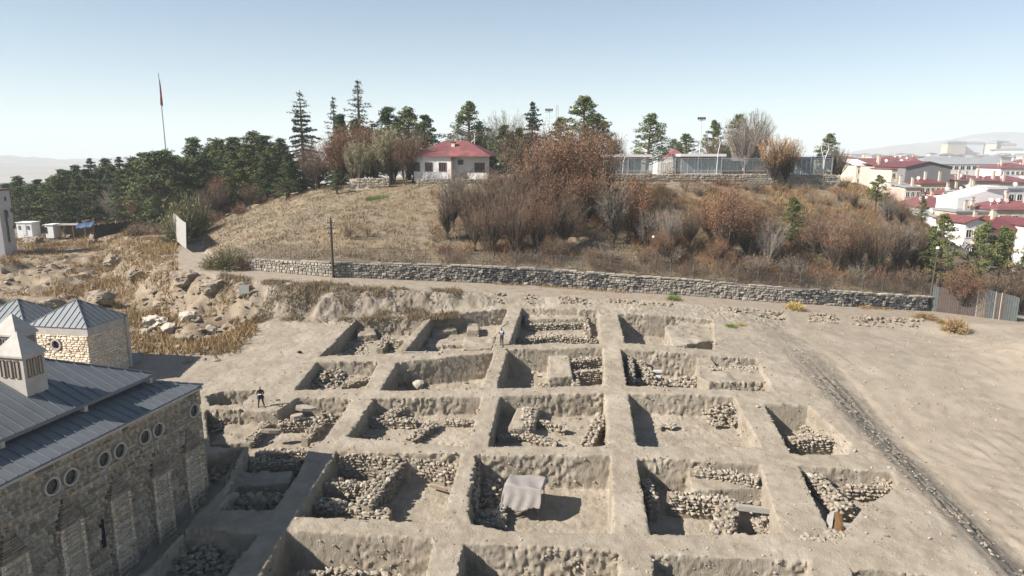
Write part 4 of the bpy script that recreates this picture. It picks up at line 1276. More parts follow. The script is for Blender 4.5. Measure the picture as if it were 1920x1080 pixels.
# ------------------------------------------------------------------ retaining wall along the lane, with its mesh fence
GRAPH = mat("black_spray_paint", (0.035, 0.036, 0.042), .7)
OLDWALL = mat("old_wall_stone", (0.33, 0.30, 0.26), .92, (0.22, 0.20, 0.18), 3, .7, .5, 14.0,
              tint=[(0.37, 0.325, 0.255), (0.27, 0.245, 0.21), (0.43, 0.385, 0.315), (0.22, 0.203, 0.185), (0.35, 0.30, 0.23), (0.18, 0.17, 0.16), (0.31, 0.28, 0.235)])
SOOTWALL = mat("stained_wall_stone", (0.1, 0.1, 0.1), .92, (0.06, 0.06, 0.06), 3, .7, .5, 14.0,
              tint=[(0.11, 0.105, 0.105), (0.065, 0.065, 0.07), (0.20, 0.185, 0.165), (0.05, 0.05, 0.055), (0.13, 0.125, 0.12)])
OLDJOINT = mat("old_mortar", (0.20, 0.175, 0.14), .95, (0.10, 0.09, 0.08), 2.5, .7, .6, 14)
def wall_top(x): return lane_z(x) + wall_h(x)
t = thing("retaining_wall", "long old stone retaining wall running along the lane at the foot of the hill", "wall", (0, float(wall_y(0)), float(lane_z(0))))
b0 = np.array(t.location)
core = MB(); xs_ = np.arange(-31, 50.01, 1.0)
for x0, x1 in zip(xs_[:-1], xs_[1:]):
    y0, y1 = float(wall_y(x0)), float(wall_y(x1)); zt0, zt1 = float(wall_top(x0)), float(wall_top(x1)); zb0, zb1 = float(lane_z(x0)) - .8, float(lane_z(x1)) - .8
    V = [(x0, y0 - .18, zb0), (x1, y1 - .18, zb1), (x1, y1 + 1.35, zb1), (x0, y0 + 1.35, zb0), (x0, y0 - .18, zt0 - .05), (x1, y1 - .18, zt1 - .05), (x1, y1 + 1.35, zt1 - .05), (x0, y0 + 1.35, zt0 - .05)]
    core.add(np.array(V) - b0, [(0, 3, 2, 1), (4, 5, 6, 7), (0, 1, 5, 4), (2, 3, 7, 6)])
core.build("core", OLDJOINT, t)
rw = random.Random(5)
P_V = {0: [], 1: []}; P_F = {0: [], 1: []}; P_T = {0: [], 1: []}; P_n = {0: 0, 1: 0}
def soot(x, z):
    v = 0
    for cx, w, a in ((-1.0, 4.5, .8), (4.5, 3.2, .85), (10.0, 1.8, .85), (14.5, .8, .5), (43.0, 4.6, .85), (37, 2.0, .5), (-12, .7, .5), (48, 3, .8), (20, 1.2, .35)):
        v = max(v, a * math.exp(-((x - cx) / w) ** 2))
    return v
z = 0
rows_ = lay_courses(81.0, 0, 2.05, .20, .40, .20, .55, 77)
for (s, zz, w, h) in rows_:
    x = -31 + s; wh = float(wall_h(x))
    if zz > wh - .03: continue
    if zz + h / 2 > wh: h = 2 * (wh - zz)
    sl_ = (wall_y(x + .3) - wall_y(x - .3)) / .6; ax = np.array([1, sl_, 0]); ax /= np.linalg.norm(ax)
    c = np.array([x, float(wall_y(x)) - .19, float(lane_z(x)) + zz]) + np.array([0, rw.uniform(-.07, .05), 0])
    if rw.random() < .03: continue
    k = rw.randrange(8); q = 1 if rw.random() < soot(x, zz) else 0
    v = BLKV[k] * np.array([w - .03, .3, h - .03])
    v = np.stack([v[:, 0] * ax[0] - v[:, 1] * ax[1], v[:, 0] * ax[1] + v[:, 1] * ax[0], v[:, 2]], 1) + c - b0
    P_V[q].append(v); P_F[q] += [tuple(i + P_n[q] for i in f) for f in BLKF[k]]; P_n[q] += len(v); P_T[q] += [rw.random()] * len(v)
for q, nm, mm in ((0, "wall_stones", OLDWALL), (1, "stained_stones", SOOTWALL)):
    me = bpy.data.meshes.new(nm); me.from_pydata([tuple(p) for p in np.concatenate(P_V[q])], [], P_F[q]); me.materials.append(mm)
    at = me.attributes.new("tint", 'FLOAT', 'POINT'); at.data.foreach_set("value", np.array(P_T[q], dtype=np.float32))
    o = link(nm, me, t); o["kind"] = "stuff"
cp = MB(); x = -24.0
while x < 50:
    l = rw.uniform(.7, 1.3); 
    if rw.random() < .86:
        cp.box(np.array([x + l / 2, float(wall_y(x + l / 2)) + .05, float(wall_top(x + l / 2)) + .03]) - b0, (l - .03, .62, .12), rz=math.atan(float(wall_y(x + l) - wall_y(x)) / l), tint=rw.random())
    x += l
cp.build("coping_stones", OLDWALL, t)["kind"] = "stuff"
# sprayed letters on the wall
def letter(strokes, x0, z0, s, w):
    m = MB()
    for st_ in strokes:
        for (ax_, az), (bx, bz) in zip(st_[:-1], st_[1:]):
            A = np.array([x0 + ax_ * s, 0, z0 + az * s]); B = np.array([x0 + bx * s, 0, z0 + bz * s])
            for P_ in (A, B): P_[1] = float(wall_y(P_[0])) - .375
            d = B - A; L = np.linalg.norm(d); n = np.array([-d[2], 0, d[0]]) / L * w / 2
            e = d / L * w * .35
            m.add([A - n - e - b0, A + n - e - b0, B + n + e - b0, B - n + e - b0], [(0, 1, 2, 3)])
            m.add([A - n - e - b0 + [0, .03, 0], A + n - e - b0 + [0, .03, 0], B + n + e - b0 + [0, .03, 0], B - n + e - b0 + [0, .03, 0]], [(3, 2, 1, 0)])
    return m
gx = at_Y(1493, 548, float(wall_y(33)))[0]; gz = float(lane_z(gx)) + .62
LET = {'A': [[(0, 0), (.35, 1), (.7, 0)], [(.15, .4), (.55, .4)]],
       'P': [[(0, 0), (0, 1), (.5, 1), (.65, .75), (.5, .5), (0, .5)]],
       'D': [[(0, 0), (0, 1), (.45, 1), (.65, .7), (.65, .3), (.45, 0), (0, 0)]],
       'E': [[(.6, 0), (0, 0), (0, 1), (.6, 1)], [(0, .5), (.5, .5)]],
       'S': [[(0, .1), (.3, 0), (.6, .2), (.5, .45), (.1, .55), (0, .8), (.3, 1), (.6, .9)]],
       'T': [[(0, 1), (.7, 1)], [(.35, 1), (.35, 0)]]}
for i, ch in enumerate("ADEST"):
    letter(LET[ch], gx + i * .82, gz, .92, .13).build("graffiti_letter", GRAPH, t)
RUSTMETAL = mat("rusty_wire", (0.10, 0.075, 0.055), .8, (0.16, 0.14, 0.12), 4, .6)
t = thing("mesh_fence", "rusty wire mesh fence on thin posts along the top of the old stone wall", "fence", (0, float(wall_y(0)), float(wall_top(0))))
b0 = np.array(t.location); wires = MB()
x = -36.0; first = None; FH = 1.75
while x < 52:
    if x < -31: yy = float(np.interp(x, [-36, -31], [82.5, 79.5])) + .75; zz = Hs(x, yy)
    else: yy = float(wall_y(x)) + .75; zz = float(wall_top(x)) - .1
    m = MB(); m.tube([np.array([x, yy, zz - .2]) - b0, np.array([x + rw.uniform(-.12, .12), yy, zz + FH + .1]) - b0], .035, 5)
    m.build("fence_post", RUSTMETAL, t)
    x2 = x + 2.6
    yy2 = float(wall_y(x2)) + .75; zz2 = float(wall_top(x2)) - .1
    if x2 < -31: yy2 = float(np.interp(x2, [-36, -31], [82.5, 79.5])) + .75; zz2 = Hs(x2, yy2)
    A, B = np.array([x, yy, zz]), np.array([x2, yy2, zz2])
    sag = rw.uniform(0, .12)
    if not (17.0 < x < 18.5):
        def quad(p, q, w_):
            d = q - p; n = np.cross(d, (0, 1, 0)); n = n / (np.linalg.norm(n) + 1e-9) * w_ / 2
            wires.add([p - n - b0, p + n - b0, q + n - b0, q - n - b0], [(0, 1, 2, 3)])
        for k in range(9):
            hz = ZV * (.1 + (FH - .1) * k / 8 - (sag if k > 5 else 0)); quad(A + hz, B + hz, .022 if k < 8 else .035)
        for k in range(15):
            f0 = k / 15; p = A + (B - A) * f0
            quad(p + ZV * .1, p + (B - A) * .1 + ZV * (FH - sag), .022); quad(p + (B - A) * .1 + ZV * .1, p + ZV * (FH - sag), .022)
    x = x2
o = wires.build("wire_mesh", RUSTMETAL, t); o["kind"] = "stuff"

# utility pole
def tube_thing(): pass
p = at_Y(625, 521, float(wall_y(-20.5)) - .6); gzz = Hs(p[0], p[1])
htop = at_Y(624, 408, p[1])[2] - gzz
POLE = mat("dark_pole_wood", (0.055, 0.045, 0.038), .9, (0.09, 0.075, 0.06), 4, .6)
t = thing("utility_pole", "dark wooden utility pole with short crossarms standing by the stone wall", "pole", (p[0], p[1], gzz - .2))
m = MB(); m.tube([(0, 0, 0), (0, 0, htop * .5), (.03, 0, htop + .2)], [.17, .15, .11], 8); m.build("post", POLE, t)
for k, (dz, w) in enumerate(((.35, .9), (.95, 1.1), (1.5, .8))):
    m = MB(); m.box((0.02, -.12, htop - dz), (w, .1, .1)); a_ = m.build("crossarm", POLE, t)
    m = MB()
    for sx in (-1, 1): m.tube([(sx * w * .42, -.12, htop - dz + .05), (sx * w * .42, -.12, htop - dz + .2)], [.05, .04], 6)
    m.build("insulator", WHITE, a_)
# dark street lamp post at the wall's right end
p = on_ground(1742, 578); htop = at_Y(1746, 468, p[1])[2] - p[2]
t = thing("street_lamp", "thin black lamp post with a white globe at the right end of the stone wall", "lamp post", tuple(p))
m = MB(); m.tube([(0, 0, 0), (.08, 0, htop * .5), (.2, 0, htop)], [.16, .11, .05], 8); m.build("post", POLE, t)
m = MB(); m.tube([(.2, 0, htop), (.2, 0, htop + .12), (.2, 0, htop + .3), (.2, 0, htop + .38)], [.06, .2, .2, .03], 8); m.build("globe", WHITE, t)
p = on_ground(1221, 520); p = at_Y(1222, 520, float(wall_y(16)) + 2.5); p[2] = Hs(p[0], p[1]); htop = at_Y(1224, 447, p[1])[2] - p[2]
t = thing("street_lamp", "thin grey lamp post with a white head among russet trees above the wall", "lamp post", tuple(p))
m = MB(); m.tube([(0, 0, 0), (0, 0, htop)], [.09, .05], 6); m.build("post", POLE, t)
m = MB(); m.tube([(0, 0, htop), (0, 0, htop + .15), (0, 0, htop + .35)], [.05, .18, .05], 8); m.build("globe", WHITE, t)

# sheet metal hoarding on the right
SH = [mat("rust_brown_sheet", (0.115, 0.09, 0.078), .8, (0.075, 0.058, 0.05), 2.5, .6), mat("tan_sheet", (0.19, 0.155, 0.12), .8, (0.12, 0.095, 0.075), 2.5, .6),
      mat("slate_sheet", (0.105, 0.115, 0.12), .8, (0.075, 0.08, 0.082), 2.5, .6), mat("pale_sheet", (0.45, 0.42, 0.38), .7), mat("green_grey_sheet", (0.12, 0.135, 0.13), .8, (0.08, 0.09, 0.088), 2.5, .6)]
t = thing("sheet_metal_fence", "patchwork fence of rusty brown and slate grey metal sheets on the right", "fence", tuple(on_ground(1830, 592)))
b0 = np.array(t.location)
EDG = [(1745, 582, 535, 4), (1755, 583, 538, 0), (1763, 584, 540, 0), (1777, 585, 541, 0), (1797, 586, 534, 0), (1814, 587, 537, 0), (1828, 589, 541, 3), (1830, 589, 541, 1), (1847, 592, 543, 2), (1861, 595, 547, 3), (1862.5, 595, 547, 0), (1872, 597, 549, 3), (1873.5, 597, 549, 0), (1880, 598, 551, 2), (1894, 600, 554, 4), (1906, 602, 557, 2)]
YL_, YR_ = float(on_ground(1745, 583)[1]), float(on_ground(1906, 603)[1])
for (x0, yb0, yt0, mi), (x1, yb1, yt1, _) in zip(EDG[:-1], EDG[1:]):
    YA, YB = YL_ + (YR_ - YL_) * (x0 - 1745) / 161, YL_ + (YR_ - YL_) * (x1 - 1745) / 161
    A0, A1, B0, B1 = at_Y(x0, yb0, YA), at_Y(x0, yt0, YA), at_Y(x1, yb1, YB), at_Y(x1, yt1 + rw.uniform(-1, 2), YB)
    A0 = np.array([A0[0], A0[1], A0[2] - 1]); B0 = np.array([B0[0], B0[1], B0[2] - 1])
    dv = (B0 - A0); dv[2] = 0; L = np.linalg.norm(dv); dv /= L; n = np.array([dv[1], -dv[0], 0]); off = n * rw.uniform(0, .06)
    m = MB(); k = max(2, int(L / .11)); V = []
    for i in range(k + 1):
        f = i / k; q = A0 + (B0 - A0) * f * .985 + off + n * (.022 if i % 2 else 0); tp = (A1 + (B1 - A1) * f) ; V += [q - b0, np.array([q[0], q[1], tp[2]]) - b0]
    V2 = [v - n * .012 for v in V]
    N = len(V)
    F = [(2 * i, 2 * i + 2, 2 * i + 3, 2 * i + 1) for i in range(k)] + [(N + 2 * i, N + 2 * i + 1, N + 2 * i + 3, N + 2 * i + 2) for i in range(k)] + [(2 * i + 1, 2 * i + 3, N + 2 * i + 3, N + 2 * i + 1) for i in range(k)] + [(0, 1, N + 1, N), (2 * k, N + 2 * k, N + 2 * k + 1, 2 * k + 1)]
    m.add(V + V2, F); m.build("metal_sheet", SH[mi], t)
# timber braces in front of the hoarding
for i, (a_, b_, lab) in enumerate(((((1778, 583)), (1796, 570), "lower leaning pale timber brace in the straw before the metal fence"), ((1804, 583), (1809, 565), "upright pale timber prop of the metal fence"), ((1811, 566), (1819, 586), "dark timber prop leaning on the metal fence"))):
    p = on_ground(*a_); q = at_Y(b_[0], b_[1], p[1] + .4)
    m = MB(); m.tube([(0, 0, -.1), tuple(q - p)], .07, 4); o = m.build("timber_prop", POLE if i == 2 else mat("pale_timber", (.45, .38, .29), .8), None); o.location = tuple(p); o["label"] = lab; o["category"] = "timber"

# ------------------------------------------------------------------ far left: white tower, sheds, black hoarding, white sheet fence
PLASTER = mat("white_render", (0.50, 0.485, 0.50), .85, (0.43, 0.415, 0.425), .8, .6)
p = at_Y(28, 482, 118); p[0] -= 1.6; gz = Hs(p[0], p[1]); topz = at_Y(28, 358, 118)[2]
t = thing("white_tower_block", "tall narrow white block with slit windows at the far left edge", "building", (p[0], p[1], gz))
m = MB(); m.prism([(0, 0), (.6, 2.2), (-7, 3.6), (-7.6, 1.2), (-1.4, -.25)], -1.5, topz - gz); m.build("wall", PLASTER, t)
m = MB(); m.prism([(.2, -.15), (.8, 2.4), (-7.2, 3.8), (-7.9, 1.0), (-1.4, -.45)], topz - gz - .02, topz - gz + .35); m.build("parapet", mat("brown_coping", (.16, .11, .10), .8), t)
for (px, py0, py1, w) in ((8, 393, 455, .28), (11, 395, 408, .22), (7.5, 369, 377, .2), (19, 368, 375, .25), (18, 391, 398, .25), (21.5, 391, 398, .2), (23, 423, 429, .2)):
    a_, b_ = at_Y(px, py0, 118.0), at_Y(px, py1, 118.0)
    m = MB(); ang = math.atan2(.25, 1.4)
    yy = -.25 + (a_[0] - p[0] + 1.4) * (.25 / 1.4) if a_[0] - p[0] > -1.4 else -.25 + (-(a_[0] - p[0]) - 1.4) * .23
    m.box((a_[0] - p[0], yy - .0, (a_[2] + b_[2]) / 2 - gz), (w, .25, a_[2] - b_[2])); m.build("window", DARK, t)
SHEDW = mat("white_sheet_metal", (0.76, 0.77, 0.78), .5, (0.68, 0.69, 0.7), 1, .5)
def shed(x0, x1, yt, yb, Y, depth, label, roof_over=.15):
    A, B = at_Y(x0, yb, Y), at_Y(x1, yb, Y); tz = at_Y(x0, yt, Y)[2]
    w = B[0] - A[0]; h = tz - A[2]
    t = thing("site_cabin", label, "cabin", (A[0], Y, A[2]))
    m = MB(); m.box((w / 2, depth / 2, h / 2 - .3), (w, depth, h + .6)); m.build("wall", SHEDW, t)
    m = MB(); m.box((w / 2, depth / 2, h + .06), (w + roof_over * 2, depth + roof_over * 2, .12)); m.build("roof", SHEDW, t)
    return t, w, h
t, w, h = shed(33, 61, 418, 441, 140, 2.6, "white site cabin with two windows left of the dig's storage sheds")
for fx in (.2, .78):
    m = MB(); m.box((w * fx, -.03, h * .62), (.4, .08, .75)); f = m.build("window", DARK, t); m = MB(); m.box((w * fx, -.075, h * .62), (.05, .02, .75)); m.build("frame", SHEDW, f)
m = MB(); m.box((w * .5, -.03, h * .45), (.8, .07, h * .85)); m.build("door", WHITE, t)
t, w, h = shed(86, 101, 422, 441, 139, 2.4, "smaller open white site cabin beside the timber shelter")
m = MB(); m.box((w * .1, -.03, h * .5), (w * .25, .06, h * .6)); m.build("window", DARK, t)
A = at_Y(100, 441, 140); t = thing("open_shelter", "long low timber shelter with flat roof between the white cabins and blue sheeting", "shelter", tuple(A))
W_ = at_Y(162, 441, 140)[0] - A[0]
m = MB(); m.box((W_ / 2 - 1, 1.4, 2.1), (W_ + 2, 3.2, .12)); m.build("roof", mat("old_tin_roof", (.36, .32, .28), .8, (.25, .22, .2), 2, .6), t)
for fx in (.02, .36, .62, .98):
    m = MB(); m.tube([(W_ * fx, 0, -.5), (W_ * fx, 0, 2.06)], .09, 6); m.build("post", WOOD, t)
m = MB(); m.box((W_ * .52, 2.9, .9), (W_ * .96, .1, 2.2)); m.build("rear_wall", WOOD, t)
BLUE = mat("blue_tarpaulin", (0.02, 0.06, 0.15), .6, (0.015, 0.045, 0.11), 3, .5)
A = at_Y(143, 428, 138.5); m = MB()
V = []; F = []
for i in range(9):
    for j in range(4): V.append((i * .42, j * .5 - .3 + .05 * math.sin(i * 2.1), .95 * math.sin(j * .5) + .1 * math.sin(i * 1.7 + j) + .09 * i * .5))
F = [(i * 4 + j, i * 4 + 4 + j, i * 4 + 5 + j, i * 4 + 1 + j) for i in range(8) for j in range(3)]
m.add(V, F); o = m.build("tarpaulin", BLUE, None, True); o.location = tuple(A); o["label"] = "crumpled blue tarpaulin over the right end of the timber shelter"; o["category"] = "tarpaulin"
# black hoarding
BLK_NET = mat("black_netting", (0.016, 0.017, 0.02), .8)
hp_ = [(176, 443, 422), (200, 436, 419), (225, 431, 417), (250, 428, 414), (275, 426, 411)]
A0 = on_ground(225, 431); t = thing("black_screen_fence", "black netting screen fence sagging between posts behind the grassy mound", "fence", tuple(A0)); b0 = np.array(t.location)
m = MB(); V = []; pts_ = []
for i in range(25):
    f = i / 24 * 4; k = min(int(f), 3); u = f - k
    px, yb, yt = [hp_[k][q] + (hp_[k + 1][q] - hp_[k][q]) * u for q in range(3)]
    Y = 128 + 12 * i / 24; a_ = at_Y(px, yb + 6, Y); c_ = at_Y(px, yt, Y)
    V += [a_ - b0, c_ - b0 + ZV * (.15 * math.sin(i * 2.3)) + np.array([0, .15 * math.sin(i * 1.3), 0])]
    if i % 6 == 0: pts_.append((a_, c_))
N = len(V); m.add(V + [v + np.array([0, .04, 0]) for v in V], [(2 * i, 2 * i + 2, 2 * i + 3, 2 * i + 1) for i in range(24)] + [(N + 2 * i, N + 2 * i + 1, N + 2 * i + 3, N + 2 * i + 2) for i in range(24)])
m.build("netting", BLK_NET, t)
for a_, c_ in pts_:
    m = MB(); m.tube([a_ - b0 - ZV, c_ - b0 + ZV * .25], .06, 5); m.build("post", POLE, t)
# white sheet fence beside the path
t = thing("white_panel_fence", "short run of white sheet panels beside the path on the left slope", "fence", tuple(on_ground(338, 440))); b0 = np.array(t.location)
PT = [(325, 400, 440), (330, 403, 444), (336, 409, 449), (342, 414, 454), (348.5, 418, 458)]
for i, ((x0, a0, c0_), (x1, a1, c1_)) in enumerate(zip(PT[:-1], PT[1:])):
    YA, YB = 108 - i * 3.2, 108 - (i + 1) * 3.2
    A1, A0, B1, B0 = at_Y(x0, a0, YA), at_Y(x0, c0_, YA), at_Y(x1, a1, YB), at_Y(x1, c1_, YB)
    e = (B0 - A0) * .985
    m = MB(); nn = np.array([.035, .02, 0])
    m.add([A0 - b0 - ZV * .6, A0 + e - b0 - ZV * .6, A1 + (B1 - A1) * .985 - b0, A1 - b0] + [A0 - b0 - ZV * .6 + nn, A0 + e - b0 - ZV * .6 + nn, A1 + (B1 - A1) * .985 - b0 + nn, A1 - b0 + nn], [(0, 1, 2, 3), (7, 6, 5, 4), (0, 4, 5, 1), (3, 2, 6, 7), (1, 5, 6, 2), (0, 3, 7, 4)])
    m.build("panel", mat("weathered_white_sheet", (.31, .30, .28), .8, (.25, .24, .225), 1.5, .6), t)

# ------------------------------------------------------------------ white rock outcrop and broken wall lumps on the left
WROCK = mat("white_limestone", (0.50, 0.45, 0.38), .92, (0.36, 0.31, 0.245), 1.2, .6, .6, 6.0)
BROCK = mat("earthy_rock", (0.27, 0.222, 0.17), .95, (0.19, 0.152, 0.115), 1.0, .6, .7, 6.0, col3=(.32, .275, .215), scale3=.5)
def outcrop(px, py, dims, label, seed, m, rz=0, hole=None, sink=.3):
    p = on_ground(px, py)
    b = bmesh.new(); bmesh.ops.create_icosphere(b, subdivisions=4, radius=.5)
    V = np.array([v.co[:] for v in b.verts]); F = np.array([[v.index for v in f.verts] for f in b.faces]); b.free()
    v = V * np.array(dims)
    q = v + seed * 7.7
    g_ = np.random.default_rng(seed)
    for _ in range(26):
        nn = g_.normal(size=3) * np.array([1, 1, .8]); nn /= np.linalg.norm(nn)
        ext = np.abs(nn * np.array(dims)).sum() * .5; d_ = ext * g_.uniform(.36, .66)
        h_ = v @ nn - d_; v = v - np.where(h_ > 0, h_, 0)[:, None] * nn[None]
    nrm = V / np.linalg.norm(V, axis=1)[:, None]
    n = .5 * vnoise3(q[:, 0] / .7, q[:, 1] / .7, q[:, 2] / .45) + .4 * vnoise3(q[:, 0] / .3, q[:, 1] / .3, q[:, 2] / .2)
    v = v + nrm * (n * .14 * min(dims) * 1.4)[:, None]
    if hole is not None:
        h = np.array(hole[:3]); dd = np.linalg.norm((v - h) / np.array([1, 1, .8]), axis=1)
        pull = np.clip(1 - dd / hole[3], 0, 1) ** .5
        v = v + pull[:, None] * np.array([0, 1.0, -.15])[None] * hole[3] * 1.3
    o = link("rock_outcrop", np_mesh("rock_outcrop", v, F, [m], False), None, (p[0], p[1], p[2] + dims[2] * (.5 - sink)), (0, 0, rz))
    o["label"] = label; o["category"] = "rock"
outcrop(290, 612, (3.4, 2.2, 2.0), "white rock outcrop with a round dark hollow above the pavilion", 1, WROCK, hole=(0.1, -1.2, .35, .75))
outcrop(318, 620, (2.0, 1.5, 1.2), "white rock lump right of the outcrop with the hollow", 2, WROCK)
outcrop(272, 626, (2.0, 1.4, .9), "low white boulder in front of the outcrop with the hollow", 3, WROCK)
outcrop(352, 600, (3.0, 1.6, 1.6), "grey cracked rock leaning at the right end of the white outcrop", 4, WROCK, rz=.3)
outcrop(345, 640, (3.4, 1.2, 1.1), "dark fronted rock ledge below the white outcrop", 5, BROCK)
outcrop(395, 622, (1.8, 1.1, .9), "white rock beside the dry weeds at the edge of the gravel", 6, WROCK)
outcrop(330, 655, (1.5, 1.0, .6), "small white rock lying lowest in front of the outcrop", 7, WROCK)
outcrop(400, 545, (4.0, 1.8, 2.6), "tall rough earth buttress under the bend of the path", 8, BROCK)
outcrop(350, 535, (5.0, 2.4, 2.6), "broad grey earth cliff under the path", 9, BROCK)
outcrop(455, 552, (2.6, 1.0, 1.9), "broken plaster faced wall stump at the end of the bank", 10, BROCK)
outcrop(215, 497, (4.6, 2.4, 2.6), "pale vertical earth cliff at the end of the grassy mound", 11, BROCK)
outcrop(255, 520, (4.0, 2.4, 1.6), "shaded rock ledge under the grassy mound", 12, BROCK)
outcrop(95, 575, (5.6, 2.5, 1.8), "dark brown rock ledge just behind the pyramid roofs", 13, BROCK)
outcrop(190, 565, (5.2, 2.0, 1.8), "long rock ledge with a dark foot behind the pavilion", 14, BROCK)
outcrop(40, 545, (5.0, 2.0, 1.2), "rubble ledge at the left edge above the pyramid roofs", 15, BROCK)
outcrop(160, 520, (3.2, 1.3, .9), "low ruined wall stump in the yellow grass", 16, BROCK)
outcrop(130, 512, (2.0, 1.1, 1.2), "square ruined wall stump standing in the yellow grass", 17, BROCK)
outcrop(62, 455, (6, 3, 2.2), "grey earth bank below the white site cabin", 18, BROCK)
outcrop(175, 455, (3, 1.6, 2.6), "lone ruin of walling in the golden grass below the black screen", 19, BROCK)
outcrop(300, 575, (3.0, 1.4, 1.0), "grey rock shelf above the white outcrop", 20, BROCK)
# turquoise plaster patch on the stump
p = on_ground(457, 553); o = MB(); o.box((0, 0, 0), (1.0, .06, .9)); o = o.build("plaster_patch", mat("pale_turquoise_plaster", (.27, .31, .29), .9, (.31, .29, .25), 2.5, .6, .3, 8), None); o.location = (p[0] + .35, p[1] - .72, p[2] + .75); o.rotation_euler = (R(-14), 0, R(10)); o["label"] = "flaking pale turquoise plaster on the broken wall stump"; o["category"] = "plaster"

# ------------------------------------------------------------------ covered table, pipes, beam, orange cover, people
CLOTH = mat("grey_cloth", (0.27, 0.25, 0.232), .95, (0.22, 0.20, 0.185), 3, .6, .25, 30)
pt = on_ground(958, 968, off=-2.0); Yc_ = pt[1]
def cloth_table():
    # solve the corners on the trench floor
    fl = 2.05
    A = on_ground(946, 960, off=-fl); B = on_ground(1003, 967, off=-fl)
    ax = B - A; ax[2] = 0; L = 2.3; ax /= np.linalg.norm(ax); ax = np.array([math.cos(R(-14)), math.sin(R(-14)), 0]); ay = np.array([-ax[1], ax[0], 0])
    t = thing("cloth_covered_table", "trestle table hung with a pale grey cloth standing on a sunlit trench floor", "table", tuple(A))
    Wd, Hh = 1.6, 1.7
    m = MB(); m.box(tuple(ax * L / 2 + ay * Wd / 2 + ZV * (Hh - .04)), (L - .08, Wd - .08, .06), rz=R(-14)); m.build("table_top", WOOD, t)
    for i in (0.05, .95):
        for j in (.06, .94):
            q = ax * L * i + ay * Wd * j; m = MB(); m.tube([tuple(q), tuple(q + ZV * (Hh - .07))], .035, 6); m.build("leg", WOOD, t)
    # cloth: top plus drops of uneven length, folds
    nu, nv_ = 52, 44
    V = []
    U_ = np.linspace(-1.1, L + .28, nu); Vv = np.linspace(-1.75, Wd + .35, nv_)
    for u in U_:
        for v in Vv:
            du = max(-u, u - L, 0); dvv = max(-v, v - Wd, 0)
            dropmax = {0: 0}
            drop = min(du + dvv, 1e9)
            # left end and front hang long, right end short
            x = min(max(u, 0), L); y = min(max(v, 0), Wd)
            fold = .035 * math.sin(u * 9.0 + 1.3 * math.sin(v * 3)) * min(1, dvv * 1.6) + .045 * math.sin(v * 10 + 2) * min(1, du * 1.6)
            flare = .16
            xo = x + (-(min(du, 9) * flare) - fold if u < 0 else ((du * flare + fold) if u > L else 0))
            yo = y + (-(dvv * (flare + .16)) - fold if v < 0 else ((dvv * flare + fold) if v > Wd else 0))
            zz = Hh + .13 - math.hypot(du, dvv) * .97 + (.018 * math.sin(u * 5 + v * 3) + .09 * math.sin(u * 2.4 + .6) * math.sin(v * 2.3 + .4) + .03 * math.sin(u * 4.7 + v * 1.5) if drop == 0 else .09 * math.sin(x * 2.4 + .6) * math.sin(y * 2.3 + .4) * max(0, 1 - math.hypot(du, dvv) * 3))
            zz = max(zz, .03 + .02 * math.sin(u * 8))
            V.append(ax * xo + ay * yo + ZV * zz)
    F = []
    for i in range(nu - 1):
        for j in range(nv_ - 1):
            u, v = U_[i], Vv[j]
            limit = -1.55 + .35 * abs(math.sin((u - .9) * 1.3)) ** 1.2 * (1 if u > .2 else .3)   # ragged lower hem, longest at the front middle
            if v < limit and v < 0: continue
            if u > L and v < .25: continue                            # open corner at the right
            if u < 0 and v < -1.2 + u: continue
            F.append((i * nv_ + j, (i + 1) * nv_ + j, (i + 1) * nv_ + j + 1, i * nv_ + j + 1))
    me = np_mesh("cloth", np.array(V), np.array(F), [CLOTH], True)
    o = link("cloth", me, t); 
    sm = o.modifiers.new("thick", 'SOLIDIFY'); sm.thickness = .012
    return A, ax, ay
cloth_table()
PIPE = mat("pale_plastic_pipe", (0.34, 0.36, 0.37), .5, (.28, .29, .3), 2, .5)
for a_, b_, lab in (((882, 1030), (899, 1061), "left of two pale plastic pipes leaning in the front trench"), ((893, 1030), (908, 1055), "right, shorter of two pale plastic pipes leaning in the front trench")):
    p = on_ground(b_[0], b_[1], off=-1.45); q = on_ground(a_[0], a_[1], off=-.55)
    o = MB(); k = 14; d = q - p
    o.tube([np.zeros(3), d], .125, k, caps=False); o.tube([np.zeros(3), d], .105, k, caps=False)
    e = d / np.linalg.norm(d)
    o.ring((0, 0, 0), e, .125, .105, .01, k); o.ring(d, e, .125, .105, .01, k)
    o = o.build("plastic_pipe", PIPE, None, True); o.location = tuple(p); o["label"] = lab; o["category"] = "pipe"
CONC = mat("grey_concrete_beam", (0.30, 0.28, 0.255), .9, (.24, .225, .205), 3, .6, .3, 14)
def beam(a_, b_, off, w, h, label, m=CONC, name="concrete_beam", cat="beam"):
    p, q = on_ground(*a_, off=-off), on_ground(*b_, off=-off); d = q - p
    o = MB(); o.box((0, 0, 0), (np.linalg.norm(d), w, h), rz=math.atan2(d[1], d[0])); o = o.build(name, m, None); o.location = tuple((p + q) / 2)
    o.rotation_euler = (0, 0, 0); o["label"] = label; o["category"] = cat; return o
beam((1384, 950), (1459, 960), .75, .3, .3, "grey concrete beam bridging the square stone cell")
beam((1580, 985), (1611, 990), .15, .3, .25, "short grey concrete block beside the orange cover")
beam((806, 910), (838, 921), 1.6, .16, .1, "old timber board lying at the foot of the sunlit trench wall", WOOD, "timber_board", "timber")
beam((620, 666), (642, 665), 1.2, .5, .2, "white rectangular stone basin at the front of the far left trench", WROCK, "stone_basin", "stone")
beam((757, 660), (826, 660), .02, .05, .05, "thin white measuring pole laid across the front of a trench", WHITE, "measuring_pole", "pole")
